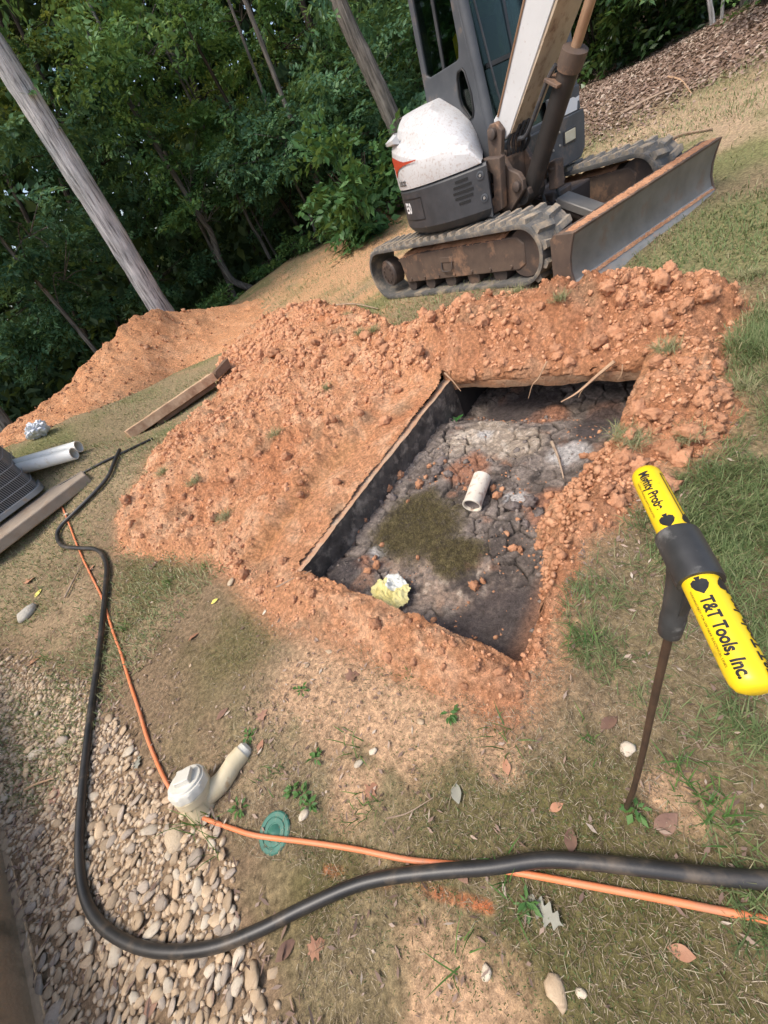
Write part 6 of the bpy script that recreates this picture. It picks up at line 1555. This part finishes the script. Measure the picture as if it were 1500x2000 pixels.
tree([(643, 410), (616, 345), (590, 288)], 13.8, 11, 'grey-stemmed small tree under a broad layered bough', 'tree', 'bark', [(560, 270, 13.6, 1.0, 110), (640, 265, 13.4, 1.2, 150), (720, 235, 13.2, 1.1, 130), (480, 330, 13.8, .9, 85), (700, 160, 13.5, 1.3, 120)], GW, 'leaf_a', 3, 24, .12)
tree([(560, 220), (540, 160), (510, 80), (482, 0)], 18, 13, 'dark upright trunk half hidden by boughs deep in the wood', 'tree', 'bark_dark', [(560, 60, 17.5, 2.0, 170), (450, 20, 17, 1.8, 150)], GW, 'leaf_b', 5)
tree([(345, 345), (318, 290), (285, 230), (262, 185)], 17, 8, 'bare thin pole trunk slanting through bright gaps in the wood', 'tree', 'bark', [(240, 110, 15.2, 1.9, 200), (320, 60, 15.5, 1.7, 170)], GW, 'leaf_b', 4)
tree([(192, 692), (115, 600), (55, 530), (0, 465)], 13.6, 9, 'thin lichened trunk low down to the left of the thick pale tree', 'tree', 'bark', [(60, 420, 13.2, 1.5, 170), (-20, 330, 13, 1.4, 120), (130, 520, 13.8, 1.1, 100)], GW, 'leaf_a', 3)
tree([(22, 852), (0, 818), (-60, 740)], 11.5, 30, 'grey tree foot at the end of the spoil heap', 'tree', 'bark', [(-160, 620, 11.5, 1.6, 60)], None, 'leaf_a', 4)
tree([(620, 90), (602, 40), (588, 0)], 20, 16, 'blackish trunk in the shade high in the wood', 'tree', 'bark_dark', [(680, 60, 19, 2.0, 150), (760, 60, 19, 2.0, 120)], GW, 'leaf_a', 5)
tree([(120, 560), (80, 480)], 19, 10, 'shaded trunk in the thicket left of the thick pale tree', 'tree', 'bark_dark', [(40, 600, 15, 1.4, 130), (140, 640, 15, 1.2, 110), (60, 700, 14.5, 1.1, 90), (150, 450, 17, 1.6, 120)], GW, 'leaf_a', 4)
tree([(260, 560), (235, 500), (200, 420)], 18, 9, 'trunk hidden among leaves right behind the thick pale tree', 'tree', 'bark_dark', [(280, 440, 17, 1.7, 150), (330, 540, 17, 1.3, 100), (200, 260, 16, 1.7, 160), (100, 230, 15, 1.6, 150)], GW, 'leaf_a', 4)
tree([(430, 300), (400, 220), (370, 140)], 21, 12, 'trunk amid leaves coloured sunlit yellow in the middle of the wood', 'tree', 'bark_dark', [(430, 180, 20, 2.2, 150), (520, 170, 20, 1.9, 130), (350, 220, 20, 2.0, 110)], GW, 'leaf_c', 4)
tree([(60, 200), (30, 120), (10, 60)], 20, 12, 'trunk carrying leaves coloured sunlit gold above the thick pale tree', 'tree', 'bark_dark', [(40, 60, 19, 2.0, 130), (130, 30, 19, 1.8, 110), (-60, 180, 18, 2, 100)], GW, 'leaf_c', 4)
tree([(740, 330), (730, 240), (715, 150)], 17, 10, 'trunk behind the layered bough beside the excavator', 'tree', 'bark_dark', [(790, 170, 16, 1.7, 130), (800, 60, 16.5, 1.6, 110), (830, 260, 15.5, 1.3, 80), (700, 380, 15.5, 1.1, 70)], GW, 'leaf_a', 4)
tree([(880, 120), (870, 60), (860, 0)], 18, 9, 'trunk seen through the cab windows', 'tree', 'bark_dark', [(900, 60, 17, 1.8, 110), (990, 20, 17.5, 1.8, 100), (930, 160, 16.5, 1.5, 80)], GW, 'leaf_b', 4)
tree([(1452, 62), (1462, 10), (1470, -60)], 13.4, 30, 'stout grey trunk on the leafy bank beyond the blade', 'tree', 'bark', [(1480, -260, 13, 2, 60)], None, 'leaf_a', 4)
tree([(1394, 76), (1390, 30), (1384, -30)], 12.9, 9, 'left of a pair of slim grey stems on the leafy bank', 'tree', 'bark_pale', [(1380, -180, 13, 1.2, 40)], None, 'leaf_a', 3)
tree([(1406, 72), (1410, 30), (1416, -30)], 13.0, 6, 'right, thinner one of a pair of slim grey stems on the leafy bank', 'tree', 'bark_pale', [(1430, -180, 13, 1.2, 40)], None, 'leaf_a', 3)

# shrubs
def shrub(px, py, r, rad_, ns_, ll, mat, lab, name='shrub', nleaf=16, lift=0.0, cat='shrub', group=None):
    f_ = at_range(px, py, r); f_[2] = tz1(f_[0], f_[1])
    t = empty(name, f_, lab, cat, group)
    V, F, T = crown((0, 0, rad_[2] * .9 + lift), rad_, ns_, nleaf, ll, .8, .15, .6); V[:, 2] = np.maximum(V[:, 2], .01)
    link('foliage', npmesh('foliage', V, F, M[mat], rnd=T), t)
    m = MB()
    for k in range(7):
        a = k * .9; e_ = np.array((math.cos(a) * rad_[0] * .6, math.sin(a) * rad_[1] * .6, rad_[2] * 1.3)); m.tube(catmull([(0, 0, -.05), e_ * .4 + (0, 0, .2), e_], 4), [.028 - .002 * q for q in range(9)], 5)
    m.build('stems', M['bark_dark'], t, 60); return t
shrub(722, 438, 11.2, (.75, .7, 1.05), 150, .20, 'leaf_bush', 'bright broad-leaved bush at the tail of the excavator')
shrub(690, 452, 12.2, (.5, .5, .55), 70, .14, 'leaf_bush', 'lower leafy bush left of the bright broad-leaved one')
for i, (px, py, r, rr_, hh, lab) in enumerate(((1170, 150, 15.6, 1.7, 1.9, 'dark evergreen shrub just right of the boom'), (1270, 110, 15.2, 1.7, 1.9, 'dark evergreen shrub in the middle of the hedge on the bank'), (1350, 70, 15.0, 1.4, 1.7, 'dark evergreen shrub at the uphill end of the hedge'), (1090, 200, 16.0, 1.6, 1.9, 'dark evergreen shrub hidden behind the boom cylinder'), (1420, 20, 16, 1.5, 1.7, 'dark evergreen shrub behind the pair of slim stems'))):
    shrub(px, py, r, (rr_, rr_, hh), 330, .15, 'leaf_hedge', lab, 'evergreen_shrub', 18, 0, 'shrub', 'hedge on the bank')
for i, (px, py, r, s_, lab) in enumerate(((655, 466, 13.2, .32, 'low weedy tuft by the leaf carpet at the wood edge'), (580, 498, 14.6, .34, 'low weedy tuft in front of the leaning sapling'), (530, 528, 15.2, .32, 'low weedy tuft at the foot of the slim sapling'), (450, 585, 14.5, .36, 'low weedy tuft beside the crooked tree foot'), (400, 600, 14, .4, 'low weedy tuft showing over the spoil ridge'), (620, 480, 14, .25, 'small weedy tuft by the pale slender stem'), (1490, 40, 12, .5, 'strappy green tuft beside the stout trunk on the bank'))):
    shrub(px, py, r, (s_ * 1.3, s_, s_ * .6), 50, .11, 'leaf_b', lab, 'weed_tuft', 12, 0, 'weed')
# far wood, one mass
n = 125000
a = RNG.uniform(math.radians(-75), math.radians(70), n); r = RNG.uniform(23, 36, n); x, y = r * np.sin(a), r * np.cos(a)
hgt = RNG.uniform(0, 1, n) ** 1.3 * 26; z = tz(x, y) - .5 + hgt
keep_ = fbm(x + z * .7, y - z * .5, .35, 3, 1200) + .5 * fbm(x, z, .9, 2, 1201) > -.42
x, y, z = x[keep_], y[keep_], z[keep_]; n = len(x)
V, F = leaf_cloud(np.c_[x, y, z], unit(RNG.normal(size=(n, 3))), unit(RNG.normal(size=(n, 3)) + np.array((0, 0, .5))), RNG.uniform(.5, .95, n))
tn = np.clip(.4 + .9 * fbm(x, z, .3, 3, 1202) + RNG.normal(0, .15, n), 0, 1)
tag(link('far_wood', npmesh('far_wood', V, F, M['leaf_d'], rnd=np.repeat(tn, 4))), 'dense dark mass of the wood far behind', 'wood', kind='stuff')
n = 26000
a = RNG.uniform(math.radians(-75), math.radians(35), n); r = RNG.uniform(17.5, 27, n); x, y = r * np.sin(a), r * np.cos(a); z = tz(x, y) + RNG.uniform(-.1, 4.5, n)
V, F = leaf_cloud(np.c_[x, y, z], unit(RNG.normal(size=(n, 3))), unit(RNG.normal(size=(n, 3)) + np.array((0, 0, .6))), RNG.uniform(.3, .6, n))
tag(link('undergrowth', npmesh('undergrowth', V, F, M['leaf_d'], rnd=np.repeat(np.clip(RNG.normal(.35, .2, n), 0, 1), 4))), 'shadowy undergrowth low between the trunks of the wood', 'undergrowth', kind='stuff')
# canopy overhead of the wood that keeps its floor dark
n = 9000
a = RNG.uniform(math.radians(-70), math.radians(75), n); r = RNG.uniform(13.5, 30, n); x, y = r * np.sin(a), r * np.cos(a)
z = tz(x, y) + RNG.uniform(9.5, 16, n); k = (fbm(x, y, .3, 3, 1210) > -.35) & (sdist(x, y, WOODS) > .5); x, y, z = x[k], y[k], z[k]; n = len(x)
V, F = leaf_cloud(np.c_[x, y, z], unit(RNG.normal(size=(n, 3))), unit(RNG.normal(0, .5, (n, 3)) + np.array((0, 0, 1.0))), RNG.uniform(.5, .9, n))
tag(link('wood_canopy', npmesh('wood_canopy', V, F, M['leaf_a'], rnd=np.repeat(RNG.random(n), 4))), 'high leaf canopy of the wood above the young trees', 'canopy', kind='stuff')

# ================================================================== fallen leaves, weeds, tufts, sticks
def leaf_obj(px, py, ln, kind, mat, lab, head, lift=.006, cup=.25, on=None):
    p = G(px, py) if on is None else on
    if kind == 'oak': out_ = [(0, .0), (.12, .05), (.2, .20), (.3, .09), (.4, .27), (.52, .10), (.62, .25), (.72, .09), (.84, .16), (1, 0)]
    elif kind == 'maple': out_ = [(0, .03), (.15, .10), (.1, .35), (.32, .28), (.45, .55), (.55, .22), (.78, .24), (1, 0)]
    else: out_ = [(0, .0), (.15, .12), (.35, .24), (.6, .23), (.82, .12), (1, 0)]
    out_ = [(float(q[0]), max(0.0, float(q[1]))) for q in catmull([(x_, y_, 0) for x_, y_ in out_], 3)]
    V = []; n = len(out_)
    for x_, y_ in out_:
        for t in (-1, -.5, 0, .5, 1): V.append(((x_ - .5) * ln, y_ * t * ln, (cup * (y_ * t) ** 2 * 1.6 + .10 * cup * math.sin(x_ * 5) + .04 * random.uniform(-1, 1) * cup) * ln))
    F = gridfaces(n, 5); me = npmesh('fallen_leaf', np.array(V), F, M[mat], True)
    o = link('fallen_leaf', me); o.location = (p[0], p[1], p[2] + lift); o.rotation_euler = (random.uniform(-.25, .25), random.uniform(-.25, .25), head); return tag(o, lab, 'leaf')
LV = [(270, 1488, .10, 'oak', 'leaf_grey', 'grey-green oak leaf at the edge of the pebbles', 1.9), (1063, 1780, .11, 'oak', 'leaf_grey', 'pale grey oak leaf below the orange cord', 2.2), (380, 1243, .09, '', 'leaf_orange', 'curled orange-brown leaf on the bare slope', .6), (435, 1395, .08, '', 'leaf_brown', 'dark curled leaf up the slope from the cleanout', .3),
      (515, 1396, .07, 'maple', 'leaf_brown', 'reddish brown leaf on the bare earth patch', 1.0), (690, 1320, .08, 'maple', 'leaf_brown', 'dark red leaf just below the near apron', .1), (510, 1458, .06, '', 'leaf_orange', 'orange leaf at the tip of the broken stub', .9), (727, 1543, .06, 'maple', 'leaf_orange', 'pale orange maple leaf on the earth by the valve lid', .5), (112, 1552, .09, 'maple', 'leaf_brown', 'blackish leaf on the pebbles beside the hose', .2),
      (42, 1530, .09, '', 'leaf_brown', 'brown leaf on the pebbles near the wall', .7), (892, 1548, .075, '', 'leaf_grey', 'dark grey upright leaf in the middle of the moss', 1.4), (1190, 1412, .075, '', 'leaf_brown', 'brown leaf lying left of the probe rod', .1), (990, 1497, .055, '', 'leaf_orange', 'tan leaf on a crumb of clay', 1.2), (1087, 1577, .05, '', 'leaf_orange', 'thin tan leaf on the moss by the probe', .0),
      (63, 1132, .14, 'maple', 'leaf_orange', 'bright orange leaf between the rock and the pad', 1.0), (70, 1290, .10, 'maple', 'leaf_orange', 'vivid orange leaf at the head of the pebble strip', .4), (178, 1112, .09, 'maple', 'leaf_orange', 'salmon leaf under the orange cord near the hose crossing', .6), (210, 1160, .08, 'maple', 'leaf_grey', 'grey-green leaf beside the hose', .3), (75, 1160, .10, '', 'leaf_yellow', 'small yellow leaf above the flat grey rock', .8), (420, 1175, .06, '', 'leaf_yellow', 'yellow leaf by the edge of the near apron', .1),
      (195, 1240, .08, 'maple', 'leaf_brown', 'brown leaf between hose and cord', .3), (1115, 1640, .07, '', 'leaf_brown', 'maroon leaf touching the black hose', .9), (1300, 1610, .09, '', 'leaf_brown', 'long dry leaf to the right of the probe foot', .1), (1330, 1860, .06, '', 'leaf_orange', 'narrow tan leaf beyond the orange cord', 2.5), (560, 1855, .08, '', 'leaf_brown', 'dry leaf on the moss below the hose bend', .4),
      (300, 1960, .09, '', 'leaf_brown', 'brown leaf lying over the lower pebbles', .6), (1010, 1200, .0, '', '', '', 0), (300, 1105, .10, 'maple', 'leaf_brown', 'dark leaf on the grass under the soil spread', .7), (350, 1075, .06, '', 'leaf_brown', 'tiny brown leaf at the outer edge of the soil spread', .9), (900, 1700, .08, '', 'leaf_brown', 'withered leaf lying against the hose', 1.8), (620, 1850, .06, 'maple', 'leaf_orange', 'torn orange leaf in the dark moss', .2)]
for px, py, ln, kd, mt_, lab, hd in LV:
    if ln > 0: leaf_obj(px, py, ln, kd, mt_, lab, hd)
leaf_obj(0, 0, .12, 'maple', 'leaf_green', 'green leaf on the dark sludge beside the exposed wall', .2, .02, .3, sludge_z(892, 810))
def tuft(px, py, n, hgt, wid, mat, lab, name, cat, group=None, spread=.03, lean_=(.2, .85), soil=False, tone=(0, 1)):
    p = G(px, py)
    if soil: p[2] = float(surface(p[None, 0], p[None, 1])[0]) + .01
    B = np.c_[RNG.normal(0, spread, (n, 2)), np.full(n, -.004)]
    V, F = blades(B, RNG.uniform(.5, 1.1, n) * hgt, RNG.uniform(.7, 1.2, n) * wid, RNG.uniform(0, 6.283, n), RNG.uniform(*lean_, n), .6)
    o = link(name, npmesh(name, V, F, M[mat], rnd=np.repeat(RNG.uniform(*tone, n), 5))); o.location = p; return tag(o, lab, cat, group)
for px, py, n, h_, lab in ((982, 1440, 14, .13, 'single grass tuft on the moss below the pit corner'), (990, 1718, 16, .10, 'grass tuft pushed up under the hose'), (913, 1846, 9, .13, 'sparse weed tuft in the bare red earth'), (250, 1228, 22, .13, 'grass tuft right beside the orange cord'), (178, 1215, 16, .09, 'grass tuft to the left of the hose'), (690, 1462, 14, .10, 'grass tuft on the bare patch by the two pale stones'), (715, 1582, 18, .08, 'grass tuft right of the valve lid'), (392, 1612, 16, .20, 'long-bladed grass clump at the foot of the cleanout'), (425, 1655, 9, .22, 'long loose blades reaching over the pebbles'), (535, 1518, 26, .06, 'leafy weed patch above the valve lid'), (90, 1290, 26, .10, 'grass tuft at the head of the pebbles'), (1130, 1250, 26, .12, 'grass tuft at the pit corner on the lawn side'), (1330, 1520, 30, .10, 'grass tuft to the right of the probe rod'), (1400, 1580, 34, .11, 'grass tuft below the yellow grip'), (1150, 1440, 12, .09, 'thin grass tuft on the clay stain'), (330, 1140, 60, .07, 'green grass patch under the outer soil edge'), (400, 1110, 40, .06, 'green grass patch against the soil spread'), (800, 1310, 22, .06, 'grass tuft in the moss below the apron')):
    tuft(px, py, n, h_, .0042, 'weed', lab, 'grass_tuft', 'grass tuft')
for px, py, lab in ((592, 1350, 'four-leaved weed on the bare slope'), (595, 1552, 'leafy weed just above the valve lid'), (575, 1545, 'round-leaved weed by the valve lid'), (610, 1575, 'weed with broad leaves beside the cream stone'), (620, 1480, 'tiny weed rosette on the bare earth'), (880, 1395, 'small dark green seedling on the moss'), (1240, 1580, 'grey-green weed at the foot of the probe'), (1030, 1760, 'small weed beside the pale oak leaf'), (490, 1440, 'tiny weed above the broken stub'), (470, 1580, 'low weed behind the cleanout')):
    p = G(px, py); n = 14; a = RNG.uniform(0, 6.283, n); rr_ = RNG.uniform(.0, .022, n)
    V, F = leaf_cloud(np.c_[rr_ * np.cos(a), rr_ * np.sin(a), RNG.uniform(.006, .025, n)], unit(np.c_[np.cos(a), np.sin(a), RNG.uniform(-.2, .3, n)]), unit(np.c_[RNG.normal(0, .3, (n, 2)), np.ones(n)]), RNG.uniform(.02, .034, n))
    o = link('weed', npmesh('weed', V, F, M['weed'], rnd=np.repeat(RNG.random(n) * .6, 4))); o.location = p; tag(o, lab, 'weed')
SOD = [(695, 650, 'dry sod tuft at the back of the soil spread'), (655, 790, 'dry sod tuft in the middle of the soil spread'), (405, 965, 'sod tuft on the outer lobe of the spread'), (450, 1022, 'sod tuft hanging over the scraped trench'), (345, 950, 'small sod tuft near the short board'), (750, 690, 'grassy sod lump between the spread and the berm'), (725, 700, 'second sod lump between the spread and the berm'), (1190, 575, 'grassy sod on the berm under the blade'), (1100, 650, 'sod tuft above the middle of the lid slab'), (1020, 620, 'sod tuft on the berm below the track'), (1300, 735, 'pale sod tuft at the right end of the lid slab'), (1240, 885, 'straw sod hanging over the right rim of the pit'), (1215, 870, 'second straw sod on the right rim of the pit'), (1340, 870, 'sod tuft on the grassy side of the berm'), (1380, 590, 'dry sod on the far end of the berm'), (860, 640, 'sod tuft at the start of the berm'), (1455, 760, 'torn clump of dead grass on the lawn beyond the berm'), (1465, 540, 'torn turf clump on the lawn beyond the blade'), (810, 640, 'grass tuft where lawn meets the spread'), (560, 880, 'thin sod tuft beside the scraped trench')]
for px, py, lab in SOD: tuft(px, py, 170, .10, .0028, 'grass', lab, 'sod_tuft', 'sod', None, .030, (.55, .98), True, (.6, 1))
def stick(pts, r0, mat, lab, cat='stick', lift=.02):
    q = [G(*p) + np.array((0, 0, lift)) for p in pts]; k = len(catmull(q, 5)); m = MB(); m.tube(catmull(q, 5), [r0 * (1 - .6 * i / k) for i in range(k)], 6); return tag(m.build('stick', M[mat], None, 50), lab, cat)
stick([(1212, 226), (1260, 200), (1320, 172)], .03, 'stick', 'long dark branch lying across the leafy bank')
stick([(1300, 297), (1322, 270), (1390, 256)], .022, 'stick', 'crooked pale branch behind the far track')
stick([(1305, 153), (1330, 160), (1350, 186)], .014, 'root', 'curved yellowish vine on the leafy bank')
stick([(540, 1152), (580, 1132), (612, 1118)], .006, 'stick', 'twig poking out of the soil at the near wall corner')
stick([(640, 600), (690, 596), (740, 606)], .016, 'stick', 'thin stick behind the soil near the track')
stick([(130, 1170), (150, 1130), (165, 1100)], .008, 'stick', 'grey surface root left of the cord')
stick([(55, 1545), (80, 1532), (112, 1522)], .009, 'root', 'piece of brown bark on the pebbles')
stick([(760, 1600), (800, 1590), (850, 1560)], .003, 'stick', 'fine dark twig in the moss')

# felt of moss on the sludge
n = len(mi_); B = pz[mi_] + RNG.normal(0, .004, (n, 3)) * np.array((1, 1, .3))
V, F = blades(B, RNG.uniform(.004, .013, n), RNG.uniform(.0012, .003, n), RNG.uniform(0, 6.283, n), RNG.uniform(.3, .98, n), .5)
tag(link('sludge_moss', npmesh('sludge_moss', V, F, M['pit_moss'], rnd=np.repeat(RNG.random(n), 5))), 'fibrous olive brown growth on the middle of the sludge', 'moss', kind='stuff')

# broken bits of crust and clay over the sludge
for nm, mt_, cnt, med, sd0, lab in (('crust_crumbs', 'darkcrumb', 650, .007, 881, 'dark grey crumbs of broken crust over the sludge'), ('clay_crumbs', 'clod', 380, .006, 882, 'orange crumbs of clay fallen over the sludge')):
    ii = RNG.integers(0, len(u_sl), 9000); uu_, vv_ = u_sl[ii], v_sl[ii]; kk = (fbm(uu_, vv_, 3.5, 3, sd0) + (.25 if mt_ == 'clod' else .15) * (1.5 * vv_ / PWID - .5) > .12) & (moss[ii] < .3) & (uu_ < PLEN - .02) & (uu_ > .02); ii = ii[kk][:cnt]
    Va, Fa = many(CL1, pz[ii] + RNG.normal(0, .004, (len(ii), 3)) * np.array((1, 1, 0)), np.clip(np.exp(RNG.normal(math.log(med), .6, len(ii))), .003, .03), rots(len(ii)))
    tag(link(nm, npmesh(nm, Va, Fa, M[mt_], False)), lab, 'crumbs', kind='stuff')
